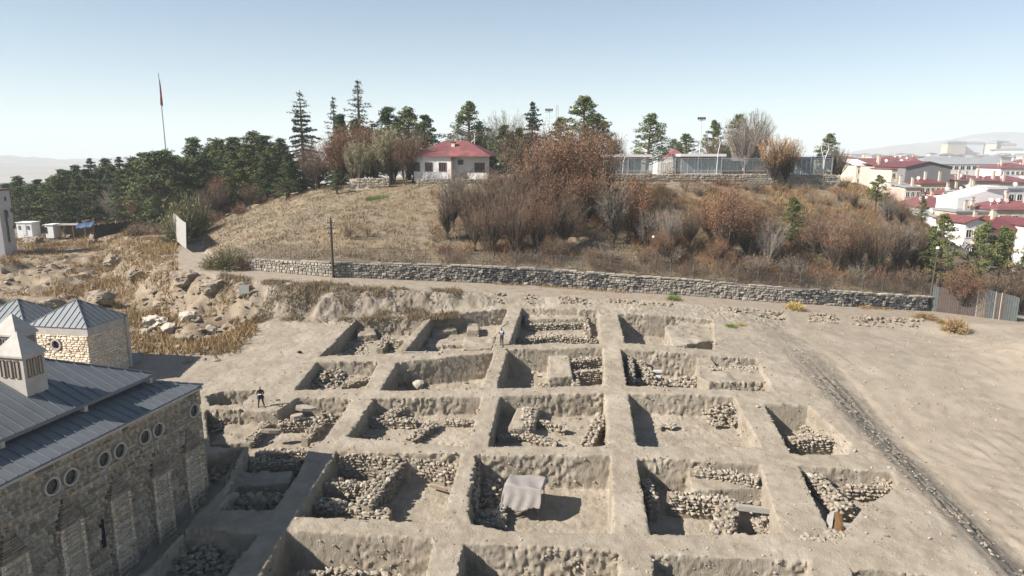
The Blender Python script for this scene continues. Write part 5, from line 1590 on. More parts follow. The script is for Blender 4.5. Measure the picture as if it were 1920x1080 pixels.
# orange ribbed cover over the end of the narrow trench
t = thing("orange_ribbed_cover", "orange ribbed tarpaulin roll with a grey sheet at the tip of the narrow trench", "tarpaulin", tuple(on_ground(1571, 1003, off=-.3)))
b0 = np.array(t.location); A, B = on_ground(1568, 1004, off=-.25) - b0, on_ground(1573, 969, off=-.25) - b0
m = MB(); n = 13; V = []; F = []
d = B - A; e = d / np.linalg.norm(d); sd_ = np.array([e[1], -e[0], 0])
for i in range(n * 2 + 1):
    f = i / (n * 2); r_ = .34 * (1 if i % 2 == 0 else .84)
    for j in range(7):
        th = math.pi * j / 6; V.append(A + d * f + sd_ * math.cos(th) * r_ * .9 + ZV * math.sin(th) * r_ * .8 + sd_ * .1 * math.sin(f * 4))
F = [(i * 7 + j, i * 7 + 7 + j, i * 7 + 8 + j, i * 7 + 1 + j) for i in range(n * 2) for j in range(6)]
m.add(V, F); m.build("ribbed_roll", mat("orange_tarp", (0.15, 0.08, 0.032), .85, (0.06, 0.032, 0.016), 6, .6), t)
m = MB(); V = []
for i in range(8):
    for j in range(4): V.append(A + d * (i / 7) - sd_ * (.26 + .11 * j) + ZV * (.22 - .06 * j + .05 * math.sin(i * 2 + j)))
m.add(V, [(i * 4 + j, i * 4 + 4 + j, i * 4 + 5 + j, i * 4 + 1 + j) for i in range(7) for j in range(3)]); m.build("grey_sheet", CONC, t, True)
# tyre-like ring in the shaded trench
p = on_ground(938, 956, off=-1.9); m = MB(); m.tube([(.18 * math.cos(a), .18 * math.sin(a), 0) for a in np.linspace(0, 2 * math.pi, 17)], .035, 6, caps=False); o = m.build("rubber_ring", WHITE, None); o.location = tuple(p + ZV * .12); o["label"] = "small pale ring lying in the shade beside the cloth covered table"; o["category"] = "ring"
# leaning stick on the baulk and stakes
p = on_ground(942, 613); o = MB(); o.tube([(0, 0, 0.05), (.55, .9, .25)], .03, 5); o = o.build("pick_handle", WOOD, None); o.location = tuple(p); o["label"] = "thin stick lying behind the person in the pale vest"; o["category"] = "stick"
p = on_ground(533, 672); o = MB(); o.tube([(0, 0, 0), (-.25, 0, .75)], .02, 4); o = o.build("survey_stake", WOOD, None); o.location = tuple(p); o["label"] = "thin survey stake in the open gravel left of the trenches"; o["category"] = "stake"
p = on_ground(561, 662); o = link("rag_bundle", rock_mesh(2, BLK_NET), None, tuple(p + ZV * .1), (0, 0, 0), (.5, .35, .3)); o["label"] = "small black bundle on the gravel left of the first trench"; o["category"] = "bundle"

# ---- two people
def person(loc, face, joints, radii, edges, clothes, label, scale=1.0):
    t = thing("person", label, "person", tuple(loc), face)
    me = bpy.data.meshes.new("body"); me.from_pydata(joints, edges, []); ob = link("body", me, t)
    ob.modifiers.new("Skin", 'SKIN'); ob.modifiers.new("Sub", 'SUBSURF').levels = 2
    for i, r_ in enumerate(radii): me.skin_vertices[0].data[i].radius = (r_, r_) if not isinstance(r_, tuple) else r_
    me.skin_vertices[0].data[0].use_root = True
    bpy.context.view_layer.update()
    dg = bpy.context.evaluated_depsgraph_get(); ev = ob.evaluated_get(dg)
    nm = bpy.data.meshes.new_from_object(ev); ob.modifiers.clear(); ob.data = nm; nm.name = "body"
    for m_ in clothes[1]: nm.materials.append(m_)
    for p_ in nm.polygons: p_.material_index = clothes[0](p_.center); p_.use_smooth = True
    return t, ob
SKIN = mat("skin", (0.36, 0.21, 0.15), .6); BLACKC = mat("black_clothing", (0.016, 0.016, 0.02), .85); NAVY = mat("dark_blue_jacket", (0.02, 0.022, 0.035), .85)
HAIR = mat("dark_hair", (0.012, 0.01, 0.009), .6); SHOE = mat("dark_shoes", (0.03, 0.027, 0.025), .7); VEST = mat("pale_blue_vest", (0.26, 0.28, 0.34), .8); JEANS = mat("charcoal_trousers", (0.028, 0.028, 0.034), .85)
def figure(hand_z, hand_y, stance, head_fwd):
    J = []; Rd = []; E = []
    def add(p, r_, par=None):
        J.append(p); Rd.append(r_)
        if par is not None: E.append((par, len(J) - 1))
        return len(J) - 1
    pel = add((0, 0, .92), (.155, .12)); wst = add((0, -.01, 1.08), (.135, .105), pel); ch = add((0, -.02, 1.28), (.165, .12), wst); nk0 = add((0, -.01, 1.42), (.075, .07), ch)
    nk = add((0, -.03 - head_fwd * .3, 1.49), (.055, .055), nk0); hd = add((0, -.05 - head_fwd * .7, 1.58), (.072, .085), nk); hd2 = add((0, -.06 - head_fwd, 1.66), (.078, .092), hd); hd3 = add((0, -.05 - head_fwd, 1.735), (.05, .06), hd2)
    add((0, -.165 - head_fwd, 1.63), .018, hd2)                                        # nose
    for s in (-1, 1): add((s * .088, -.05 - head_fwd, 1.645), .017, hd2)               # ears
    for s in (-1, 1):
        hp_ = add((s * .095, 0, .86), (.10, .105), pel); kn = add((s * (.10 + stance * .45), -.03, .48), (.066, .07), hp_); an = add((s * (.10 + stance), 0.02, .10), (.043, .05), kn)
        he = add((s * (.10 + stance), .02, .045), (.045, .045), an); add((s * (.115 + stance), -.17, .035), (.045, .032), he)
        sh = add((s * .19, -.01, 1.37), (.072, .075), ch); el = add((s * .27, -.02, 1.10), (.048, .048), sh); wr = add((s * .14, hand_y, hand_z), (.033, .03), el)
        pa = add((s * .10, hand_y - .06, hand_z + .015), (.036, .022), wr)
        for k, (dx, ln) in enumerate(((-.03, .065), (-.01, .075), (.01, .07), (.03, .055))):
            f1 = add((s * (.09 + dx), hand_y - .06 - ln * .75, hand_z + .02), .0095, pa); add((s * (.08 + dx), hand_y - .06 - ln * 1.1, hand_z + .045), .008, f1)
        th = add((s * .06, hand_y - .05, hand_z + .045), .011, pa); add((s * .045, hand_y - .085, hand_z + .065), .009, th)
    return J, Rd, E
def cloth_a(c):
    if c.z > 1.5: return 1 if (c.y > -.13 or c.z > 1.70) else 0
    if c.z < .09: return 3
    if c.y < -.31: return 0
    return 2
p = on_ground(490, 763); PS = .94; J, Rd, E = figure(1.16, -.28, .12, .05)
t, ob = person(p, R(12), J, Rd, E, (cloth_a, [SKIN, HAIR, BLACKC, SHOE]), "person in black clothes standing with feet apart, looking at papers in hand"); t.scale = (PS, PS, PS)
m = MB(); m.box((0, -.42, 1.19), (.24, .17, .012)); o = m.build("paper", WHITE, None); o.matrix_world = t.matrix_world; o.location = t.location; o.scale = t.scale; o.rotation_euler = t.rotation_euler; o["label"] = "white sheet of paper held by the person in black"; o["category"] = "paper"
m = MB()
for sx in (-1, 1): m.tube([(sx * .1, -.01, .93), (sx * .115, -.0, .80), (sx * .12, 0, .70)], [.135, .15, .155], 10, caps=False)
m.build("jacket_hem", NAVY, t)
def cloth_b(c):
    if c.z > 1.5: return 1 if (c.y > -.13 or c.z > 1.70) else 0
    if c.z < .09: return 3
    if c.y < -.31: return 0
    if 1.02 < c.z < 1.42 and abs(c.x) < .2: return 4
    return 2
p = on_ground(941, 648); J, Rd, E = figure(1.22, -.30, .02, .04)
t, ob = person(p, R(-35), J, Rd, E, (cloth_b, [SKIN, HAIR, JEANS, SHOE, VEST]), "person in pale vest and charcoal trousers on a baulk crossing, holding a dark camera")
m = MB(); m.box((0, -.40, 1.27), (.14, .05, .10)); o = m.build("camera_body", BLACKC, None); o.location = t.location; o.rotation_euler = t.rotation_euler; o["label"] = "small dark camera held by the person in the pale vest"; o["category"] = "camera"

# stones and clods strewn through the old dig, and the broken edge of the lane
def strewn():
    r = random.Random(61); hp = Heap(); n = 0
    while n < 1500:
        px = r.uniform(0, 480); Y = r.uniform(56, 118); X = (px - 960) / FPX * (Y * CP + 3)
        if X > -25 or (n < 1100 and fbm2(np.array([X]), np.array([Y]), 5.0, 3, 44)[0] < -.08): n += .12; continue
        e = float(pl_dist(np.array([X]), np.array([Y]), BROW)[0])
        if e < .2 or (n > 1100 and not (e < 8 and px > 240)): n += .02; continue
        s = .15 + .75 * r.random() ** 3.2
        hp.add((X, Y, Hs(X, Y) + s * .08), (s * r.uniform(.9, 1.6), s, s * r.uniform(.5, .8)), r.uniform(0, 6.28), r.uniform(-.3, .3), r.randrange(8), r.random()); n += 1
    o = hp.build("strewn_stones", BROCK); o["kind"] = "stuff"; o["label"] = "brown and pale stones strewn over the old dig in the left valley"
    hp = Heap()
    for _ in range(3600):
        X, Y = r.uniform(28.9, 64), r.uniform(31, 73)
        s = .05 + .22 * r.random() ** 4
        hp.add((X, Y, Hs(X, Y) + s * .05), (s * r.uniform(.9, 1.5), s, s * .7), r.uniform(0, 6.28), r.uniform(-.3, .3), r.randrange(8), r.random())
    o = hp.build("gravel_stones", RUBBLE); o["kind"] = "stuff"; o["label"] = "pale loose stones on the open bulldozed ground at the right"
    hp = Heap()
    for _ in range(900):
        X = r.uniform(-2, 46); Y = float(np.interp(X, [p[0] for p in BROW], [p[1] for p in BROW])) - r.uniform(-.3, 1.1)
        if fbm2(np.array([X]), np.array([0.0]), 3.0, 3, 46)[0] < -.12: continue
        s = .12 + .35 * r.random() ** 2
        hp.add((X, Y, Hs(X, Y) + s * .2), (s * r.uniform(.9, 1.5), s, s * .8), r.uniform(0, 6.28), r.uniform(-.5, .5), r.randrange(8), r.random())
    o = hp.build("lane_clods", BROCK); o["kind"] = "stuff"; o["label"] = "broken clods and stones along the dug edge of the lane"
strewn()
# ------------------------------------------------------------------ trees and shrubs
def foliage_mat(name, cols, rough=.8, trans=.25):
    m = bpy.data.materials.new(name); m.use_nodes = True; nt = m.node_tree; N = nt.nodes; L = nt.links
    bs = N["Principled BSDF"]; bs.inputs["Roughness"].default_value = rough; bs.inputs["Specular IOR Level"].default_value = .2
    at = N.new("ShaderNodeAttribute"); at.attribute_name = "tint"; oi = N.new("ShaderNodeObjectInfo")
    k = N.new("ShaderNodeMath"); k.operation = 'MULTIPLY_ADD'; L.new(oi.outputs["Random"], k.inputs[0]); k.inputs[1].default_value = .35; L.new(at.outputs["Fac"], k.inputs[2])
    s = N.new("ShaderNodeMath"); s.operation = 'MULTIPLY'; L.new(k.outputs[0], s.inputs[0]); s.inputs[1].default_value = .74
    cr = N.new("ShaderNodeValToRGB"); e = cr.color_ramp.elements
    while len(e) < len(cols): e.new(.5)
    for i, c in enumerate(cols): e[i].position = i / (len(cols) - 1); e[i].color = (*c, 1)
    L.new(s.outputs[0], cr.inputs[0]); L.new(cr.outputs[0], bs.inputs["Base Color"])
    return m
PINE = foliage_mat("pine_needles", [(.036, .052, .020), (.076, .098, .032), (.125, .142, .046), (.17, .178, .066)])
DPINE = foliage_mat("dark_pine_needles", [(.028, .044, .022), (.056, .080, .034), (.090, .112, .044), (.125, .14, .058)])
SPRUCE = foliage_mat("spruce_needles", [(.030, .046, .034), (.050, .072, .048), (.078, .100, .064)])
THIN = foliage_mat("thin_grey_needles", [(.060, .066, .058), (.085, .092, .078), (.11, .115, .10)])
OAKL = foliage_mat("russet_leaves", [(.145, .070, .040), (.195, .096, .053), (.235, .125, .070), (.20, .115, .068)])
ORNG = foliage_mat("orange_leaves", [(.21, .085, .042), (.27, .115, .055), (.24, .12, .07)])
TWIGB = foliage_mat("brown_twigs", [(.13, .088, .06), (.19, .132, .09), (.24, .175, .122)])
TWIGR = foliage_mat("reddish_twigs", [(.15, .088, .058), (.21, .128, .085), (.26, .172, .12)])
TWIGG = foliage_mat("grey_twigs", [(.16, .135, .11), (.23, .20, .165), (.29, .26, .22)])
WILLOW = foliage_mat("pale_willow_twigs", [(.20, .18, .10), (.27, .245, .145), (.33, .30, .19)])
GOLD = foliage_mat("golden_twigs", [(.30, .18, .08), (.38, .24, .12), (.42, .28, .15)])
OLIVE = foliage_mat("olive_shrub", [(.12, .11, .055), (.17, .16, .085), (.23, .21, .12)])
STRAW = foliage_mat("dry_grass_blades", [(.155, .115, .07), (.225, .172, .108), (.28, .225, .145), (.27, .18, .09)])
GOLDG = foliage_mat("golden_grass_blades", [(.22, .142, .068), (.29, .20, .10), (.36, .26, .14)])
GREENG = foliage_mat("green_weeds", [(.10, .14, .035), (.16, .20, .05), (.22, .23, .07)])
YELW = foliage_mat("mustard_weeds", [(.30, .21, .05), (.38, .28, .08), (.32, .24, .10)])
BARK = mat("grey_brown_bark", (.06, .045, .036), .9, (.10, .08, .062), 6, .6, .4, 20)
PALEBARK = mat("pale_bark", (.34, .30, .26), .9, (.24, .20, .17), 5, .6)
PINEBARK = mat("pine_bark", (.13, .085, .06), .9, (.09, .062, .048), 6, .6, .4, 20)

class Tris:
    def __init__(s): s.V = []; s.T = []; s.n = 0
    def leaf(s, c, size, g, nrm_bias=None, tint=None, aspect=1.0):
        """n random leaf triangles round points c (n,3)"""
        n = len(c)
        a = g.normal(size=(n, 3)); a /= np.linalg.norm(a, axis=1)[:, None]
        b = g.normal(size=(n, 3)); b -= (a * b).sum(1)[:, None] * a; b /= np.linalg.norm(b, axis=1)[:, None]
        sz = np.broadcast_to(size, (n,)) * g.uniform(.6, 1.3, n)
        p0 = c - a * sz[:, None] * .5 - b * (sz * aspect * .5)[:, None]; p1 = c - a * sz[:, None] * .5 + b * (sz * aspect * .5)[:, None]; p2 = c + a * sz[:, None] * .6
        s.V.append(np.stack([p0, p1, p2], 1).reshape(-1, 3))
        t = g.uniform(0, 1, n) if tint is None else np.clip(np.broadcast_to(tint, (n,)) + g.uniform(-.2, .2, n), 0, 1)
        s.T.append(np.repeat(t, 3))
    def blade(s, p, q, w, g, tint=None):
        """n thin triangles from p to q (n,3), width w at the root"""
        n = len(p); d = q - p
        r = g.normal(size=(n, 3)); b = np.cross(d, r); b /= (np.linalg.norm(b, axis=1)[:, None] + 1e-9)
        w = np.broadcast_to(w, (n,))[:, None]
        s.V.append(np.stack([p - b * w / 2, p + b * w / 2, q], 1).reshape(-1, 3))
        t = g.uniform(0, 1, n) if tint is None else np.clip(np.broadcast_to(tint, (n,)) + g.uniform(-.2, .2, n), 0, 1)
        s.T.append(np.repeat(t, 3))
    def mesh(s, name, m):
        V = np.concatenate(s.V); return np_mesh(name, V, np.arange(len(V)).reshape(-1, 3), [m], False, np.concatenate(s.T))

def pine_kind(seed, h=10.0, w=3.0, base=.18, flat=.5, fol=None, dens=1.0, round_=.8):
    """irregular pine: clumps of needles at the ends of limbs. returns (trunk mesh, crown mesh)"""
    g = np.random.default_rng(seed); tr = MB(); fo = Tris()
    lean = g.uniform(-.04, .04, 2) * h
    top = np.array([lean[0], lean[1], h * .97])
    tp = [np.array([0, 0, -.4]), np.array([lean[0] * .2, lean[1] * .2, h * .3]), np.array([lean[0] * .6, lean[1] * .6, h * .65]), top]
    tr.tube(tp, [.026 * h, .02 * h, .013 * h, .003 * h], 7)
    ncl = int(84 * dens)
    for i in range(ncl):
        f = base + (1 - base) * ((i + g.uniform(0, 1)) / ncl)
        u = (f - base) / (1 - base)
        prof = (math.sin(math.pi * min(1, (u * .86 + .14)) ** round_) ** .8) if flat > .3 else (1 - u) ** .85
        rad = w * max(.12, prof) * g.uniform(.35, 1.0)
        th = g.uniform(0, 6.283)
        z0 = f * h
        ctr = np.array([lean[0] * f + rad * math.cos(th), lean[1] * f + rad * math.sin(th), z0 + .12 * rad + g.uniform(-.2, .2)])
        root = np.array([lean[0] * f, lean[1] * f, max(z0 - .25 * rad, base * h * .7)])
        tr.tube([root, (root + ctr) / 2 + np.array([0, 0, -.1]), ctr], [.007 * h, .005 * h, .002 * h], 4, caps=False)
        cs = (.15 * w + .28) * g.uniform(.6, 1.4) * (1 - .35 * u)
        n = int(60 * g.uniform(.7, 1.2))
        d = g.normal(size=(n, 3)); d /= np.linalg.norm(d, axis=1)[:, None]
        c = ctr + d * (cs * g.uniform(.35, 1.0, n) ** .6)[:, None] * np.array([1.15, 1.15, .62])
        fo.leaf(c, .27, g, tint=g.uniform(.05, .9), aspect=.5)
    return tr.mesh("trunk", PINEBARK), fo.mesh("crown", fol or PINE)

def spruce_kind(seed, h=14.0, w=2.6, fol=None, thin_top=0.0, base=.05):
    g = np.random.default_rng(seed); tr = MB(); fo = Tris()
    tr.tube([(0, 0, -.4), (0, 0, h * .5), (0, 0, h)], [.02 * h, .012 * h, .002 * h], 6)
    z = base * h
    while z < h * .985:
        u = (z / h - base) / (1 - base); R_ = w * (1 - u) ** .85 + .12
        n = g.integers(4, 9)
        for k in range(n):
            th = 6.283 * k / n + g.uniform(-.4, .4); r = R_ * g.uniform(.35, 1.2) * (1 + .25 * math.sin(th * 2 + seed + z))
            root = np.array([0, 0, z + g.uniform(-.15, .15)]); tip = np.array([r * math.cos(th), r * math.sin(th), z + (.18 if u > .55 else -.22) * r + g.uniform(-.1, .1)])
            tr.tube([root, tip], [.018, .006], 3, caps=False)
            sparse = thin_top and u > 1 - thin_top
            m_ = int((9 + 20 * r) * (.30 if sparse else 1))
            f = g.uniform(.12, 1.05, m_) ** .8
            p = root + (tip - root) * f[:, None]
            side = np.array([-math.sin(th), math.cos(th), 0])
            q = p + side[None] * (g.uniform(-.34, .34, m_) * (1.15 - f) * min(r, 1.6))[:, None] + np.array([0, 0, -1])[None] * g.uniform(.05, .38, m_)[:, None] + (tip - root)[None] / r * .22
            fo.blade(p, q, .14 if not sparse else .09, g, tint=g.uniform(.1, .8))
            fo.leaf(p + g.normal(size=p.shape) * .08, .24, g, aspect=.45, tint=g.uniform(.1, .7))
        z += h * .032 * g.uniform(.6, 1.5)
    return tr.mesh("trunk", PINEBARK), fo.mesh("crown", fol or SPRUCE)

def bare_kind(seed, h=8.0, w=3.0, fol=None, leaf=None, stems=1, bark=None, nleaf=0, up=.5, fork=.24, twig=.024, ntw=13, wild=.42, lsize=.115, droop=0.0, levels=4):
    """leafless (or half leafless) broadleaved tree: forking limbs that end in a haze of fine twigs"""
    g = np.random.default_rng(seed); tr = MB(); fo = Tris(); tips = []
    nl = {4: 130, 3: 84}.get(levels, 110)
    bases = []
    for s_ in range(stems):
        th = 6.283 * s_ / max(stems, 1) + g.uniform(-.4, .4); off = (.06 * w if stems > 1 else 0)
        b0 = np.array([off * math.cos(th), off * math.sin(th), -.3]); ln = (.30 * w if stems > 1 else .06 * w)
        tp = np.array([ln * math.cos(th) + g.normal() * .05 * w, ln * math.sin(th) + g.normal() * .05 * w, h * (.62 if stems > 1 else .7)])
        md = (b0 + tp) / 2 + g.normal(size=3) * .03 * h * np.array([1, 1, 0])
        r0 = .021 * h / stems ** .5
        tr.tube([b0, md, tp], [r0, r0 * .7, r0 * .3], 6, caps=False); bases.append((b0, md, tp, r0))
    low = fork
    for i in range(nl):
        # a tip somewhere in the outer part of an uneven crown
        d = g.normal(size=3); d /= np.linalg.norm(d); d[2] = d[2] * .8 + .15 * up
        rr = g.uniform(.45, 1.0) ** .6 * (1 + .22 * float(vnoise3(np.array([d[0] * 2 + seed]), np.array([d[1] * 2]), np.array([d[2] * 2]))[0]))
        c = np.array([0, 0, h * (.5 + low * .5)])
        tip = c + d * np.array([w, w, h * (.5 - low * .5)]) * rr
        tip[2] = max(tip[2], low * h * .6)
        b0, md, tp, r0 = bases[g.integers(0, stems)] if stems == 1 else min(bases, key=lambda q: np.hypot(q[2][0] - tip[0], q[2][1] - tip[1]) + g.uniform(0, .5 * w))
        f = np.clip((tip[2] / h - .25) * g.uniform(.5, .85), .22, .9)
        root = b0 + (md - b0) * min(1, f * 2) if f < .5 else md + (tp - md) * (f * 2 - 1)
        k = root + (tip - root) * .5 + np.array([0, 0, -.08 + .1 * up]) * h * .35 + g.normal(size=3) * .03 * h
        k2 = root * .1 + k * .35 + tip * .55 + g.normal(size=3) * .02 * h
        tr.tube([root, k, k2, tip], [r0 * .30, r0 * .2, r0 * .13, r0 * .05], 3, caps=False)
        dv = tip - k; L = np.linalg.norm(dv); dv = dv / (L + 1e-6)
        n = max(4, int(ntw * 1.5 * g.uniform(.6, 1.4)))
        t_ = g.uniform(.1, 1.0, n)[:, None]
        p = k + (tip - k) * t_
        dd = dv[None] * .55 + g.normal(size=(n, 3)) * .55 + np.array([0, 0, up * .35 - droop])[None]
        dd /= np.linalg.norm(dd, axis=1)[:, None]
        fo.blade(p, p + dd * g.uniform(.25, 1.0, n)[:, None] * .11 * h, twig * h / 8, g, tint=g.uniform(.1, .9))
        tips.append((tip, dv, L)); tips.append(((k + tip) / 2, dv, L))
    P = np.array([t_[0] for t_ in tips]); sc = np.array([1.0, 1.0, 1.0])
    trm = tr.mesh("trunk", bark or BARK)
    lv = None
    if nleaf and leaf is not None:
        lf = Tris()
        idx = g.integers(0, len(tips), nleaf)
        c = P[idx] + g.normal(size=(nleaf, 3)) * .045 * h
        cl = g.uniform(0, 1, len(tips))
        keep = cl[idx] > .2
        lf.leaf(c[keep], lsize, g, aspect=.8, tint=cl[idx][keep]); lv = lf.mesh("leaves", leaf)
    crm = fo.mesh("twigs", fol or TWIGB)
    for me in (trm, crm, lv):
        if me is None: continue
        n = len(me.vertices); a = np.empty(n * 3, dtype=np.float32); me.vertices.foreach_get("co", a)
        a = a.reshape(-1, 3) * sc; me.vertices.foreach_set("co", a.astype(np.float32).ravel()); me.update()
    return trm, crm, lv

def shrub_kind(seed, h=1.5, w=1.4, fol=None, n=420, leaf=None, tw=.03):
    g = np.random.default_rng(seed); fo = Tris(); tr = MB()
    th = g.uniform(0, 6.283, n); el = np.arccos(g.uniform(0.05, 1, n))
    d = np.stack([np.sin(el) * np.cos(th) * w, np.sin(el) * np.sin(th) * w, np.cos(el) * h], 1) * g.uniform(.6, 1.05, n)[:, None]
    p = d * g.uniform(.1, .75, n)[:, None]
    fo.blade(p, d + g.normal(size=d.shape) * .08 * h, tw, g)
    k = int(n * .9)
    c = d[:k] * g.uniform(.75, 1.0, k)[:, None]
    fo.leaf(c, .10 * max(h, 1) ** .5, g, aspect=.5)
    for i in range(6): tr.tube([(0, 0, -.15), tuple(d[i] * .75)], [.03, .01], 4, caps=False)
    return tr.mesh("stems", BARK), fo.mesh("foliage", fol or TWIGB)

KIND = {
 'pine0': pine_kind(1, 10, 2.6, .12, .5, PINE, 1.15), 'pine1': pine_kind(2, 10, 2.2, .15, .2, DPINE, 1.2), 'pine2': pine_kind(3, 10, 3.2, .25, .5, PINE, 1.0, .7),
 'pine3': pine_kind(4, 10, 2.4, .08, .2, DPINE, 1.3), 'pine4': pine_kind(5, 10, 2.9, .34, .5, PINE, .9, .6), 'pine5': pine_kind(6, 10, 2.0, .2, .5, PINE, .75, .8), 'pine6': pine_kind(7, 10, 3.0, .10, .5, DPINE, 1.5, .9),
 'spruce0': spruce_kind(11, 14, 2.5), 'spruce1': spruce_kind(12, 14, 2.7, THIN, .55), 'spruce2': spruce_kind(13, 14, 2.9, SPRUCE, .25), 'cedar': spruce_kind(14, 10, 2.7, SPRUCE, 0, .1),
 'bare0': bare_kind(21, 8, 2.8, TWIGB, fork=.34), 'bare1': bare_kind(22, 8, 2.3, TWIGG, up=.8), 'bare2': bare_kind(23, 8, 2.6, TWIGR, stems=3, ntw=9, fork=.38), 'bare3': bare_kind(24, 8, 3.2, TWIGG, ntw=15, bark=PALEBARK, fork=.38, up=.35, twig=.026),
 'bare4': bare_kind(28, 8, 1.5, TWIGB, stems=2, up=1.1, ntw=6, wild=.3), 'russet0': bare_kind(25, 8, 3.0, TWIGR, OAKL, 2, None, 4200, fork=.36), 'russet1': bare_kind(26, 8, 2.6, TWIGR, OAKL, 1, None, 5600, fork=.3),
 'russet2': bare_kind(27, 8, 3.1, TWIGR, OAKL, 3, None, 2400, fork=.4), 'orange0': bare_kind(31, 6, 2.4, TWIGB, ORNG, 1, None, 3000, lsize=.12), 'willow': bare_kind(32, 8, 2.5, WILLOW, None, 2, None, 0, ntw=26, droop=.1, twig=.045),
 'gold': bare_kind(33, 8, 2.6, GOLD, None, 1, BARK, 0, ntw=22, twig=.034, fork=.45, up=.25), 'thicket0': bare_kind(34, 4, 2.3, TWIGB, None, 5, None, 0, ntw=9, wild=.5, levels=3, twig=.05), 'thicket1': bare_kind(35, 4, 2.3, TWIGR, OAKL, 5, None, 500, ntw=9, wild=.5, levels=3, twig=.05),
 'thicket2': bare_kind(36, 4, 2.3, TWIGG, None, 5, None, 0, ntw=9, wild=.5, levels=3, twig=.05),
 'shrub0': shrub_kind(41, 1.5, 1.5, OLIVE, 700), 'shrub1': shrub_kind(42, 1.3, 1.5, TWIGB, 600), 'shrub2': shrub_kind(43, 1.2, 1.3, TWIGR, 600), 'weed_y': shrub_kind(44, .6, .8, YELW, 360), 'weed_g': shrub_kind(45, .6, .8, GREENG, 320),
 'straw': shrub_kind(46, .9, 1.3, GOLDG, 800, tw=.04),
}
KH = {k: (14 if k.startswith('spruce') else 10 if k[:4] in ('pine', 'ceda') else 6 if k == 'orange0' else 4 if k.startswith('thicket') else 8 if k[:4] in ('bare', 'russ', 'will', 'gold') else {'shrub0': 1.5, 'shrub1': 1.3, 'shrub2': 1.2, 'weed_y': .6, 'weed_g': .6, 'straw': .9}[k]) for k in KIND}
NAME = {'pine': ('pine_tree', 'tree'), 'spru': ('spruce_tree', 'tree'), 'ceda': ('cedar_tree', 'tree'), 'bare': ('bare_tree', 'tree'), 'russ': ('oak_tree', 'tree'), 'oran': ('oak_tree', 'tree'), 'will': ('willow_tree', 'tree'), 'gold': ('golden_tree', 'tree'), 'thic': ('bare_thicket', 'bush'), 'shru': ('shrub', 'bush'), 'weed': ('weed_clump', 'plant'), 'stra': ('straw_clump', 'plant')}
tr_r = random.Random(99)
def tree(px, Y, ytop, kind, label, wide=1.0, group=None, h=None, ybase=None):
    """a tree whose foot stands on the ground at distance Y under picture column px and whose top is seen at ytop"""
    zc = Y * CP + 3.0
    for _ in range(5):
        X = (px - 960) / FPX * zc; z = Hs(X, Y); zc = Y * CP + (CAMZ - z) * SP
    if h is None: h = at_Y(px, ytop, Y)[2] - z
    if kind[:4] in ('bare', 'russ', 'oran'): h *= (1.28 if 830 < px < 1740 and Y < 101 else 1.1)
    s = h / KH[kind]
    nm, cat = NAME[kind[:4]]
    parts = KIND[kind]
    t = thing(nm, label, cat, (X, Y, z), tr_r.uniform(0, 6.283), group)
    sw = s * wide * (1.22 if kind[:4] == 'pine' else 1.3 if kind[:4] == 'spru' else 1.0)
    t.scale = (sw, sw, s)
    for me in parts:
        if me is not None: link(me.name.split('.')[0], me, t)
    return t

T = tree
G1 = "pines of the wood on the left"
def nth(n): return ["first", "second", "third", "fourth", "fifth", "sixth", "seventh", "eighth", "ninth", "tenth", "eleventh", "twelfth", "thirteenth", "fourteenth", "fifteenth", "sixteenth", "seventeenth", "eighteenth"][n]
# left wood: rear row seen against the sky, from the left edge to the tall spruces
rear = [(24, 165, 345, 'pine3'), (48, 160, 333, 'pine1'), (75, 165, 337, 'pine3'), (100, 170, 336, 'pine1'), (128, 165, 318, 'pine3'), (152, 168, 312, 'pine1'), (180, 165, 296, 'spruce0'), (206, 172, 300, 'pine1'), (234, 160, 293, 'spruce0'), (262, 165, 297, 'pine1'), (288, 160, 287, 'pine3'), (318, 158, 284, 'pine1'),
        (345, 156, 292, 'pine3'), (374, 152, 262, 'pine1'), (400, 150, 275, 'pine3'), (424, 150, 262, 'pine0'), (450, 148, 258, 'pine3'), (478, 146, 250, 'pine2'), (506, 144, 256, 'pine6'), (530, 140, 262, 'pine1')]
for i, (px, Y, yt, k) in enumerate(rear):
    T(px, Y, yt, k, "dark %s on the left wood's skyline, %s from the white tower" % ("spruce" if k[0] == 's' else "pine", nth(i) if i < 18 else ("next to last one" if i == 18 else "last before the spruces")), group=G1, wide=1.4)
mid = [(40, 154, 352, 'pine0'), (70, 152, 350, 'pine3'), (112, 150, 332, 'pine0'), (150, 150, 330, 'pine1'), (178, 148, 338, 'pine0'), (245, 142, 318, 'pine3'), (285, 135, 305, 'pine0'), (318, 130, 286, 'pine6'), (360, 132, 300, 'pine0'), (395, 134, 292, 'pine6'), (440, 130, 285, 'pine3'), (470, 130, 280, 'pine0'), (500, 126, 290, 'pine1')]
for i, (px, Y, yt, k) in enumerate(mid):
    T(px, Y, yt, k, "green pine at the front edge of the left wood, %s counting from the white tower" % nth(i), group="front pines of the wood on the left", wide=1.35)
inner = [(66, 158, 346), (92, 157, 345), (120, 156, 330), (140, 158, 322), (165, 156, 318), (192, 158, 315), (220, 156, 312), (248, 154, 308), (275, 152, 300), (303, 148, 298), (332, 146, 296), (352, 144, 300), (386, 143, 286), (412, 142, 284), (436, 140, 276), (462, 139, 272), (492, 136, 272), (518, 134, 276)]
for i, (px, Y, yt) in enumerate(inner):
    T(px, Y, yt, ['pine3', 'pine0', 'pine1', 'pine6'][i % 4], "pine deep inside the left wood's middle row, %s from the white tower" % nth(i), group="pines in the middle of the left wood", wide=1.3)
T(540, 118, 290, 'pine3', "bright green low pine at the grassy slope's upper edge left of the russet oaks", 1.5)
T(566, 121, 305, 'pine6', "dark pine half hidden behind the bright green low pine", 1.2)
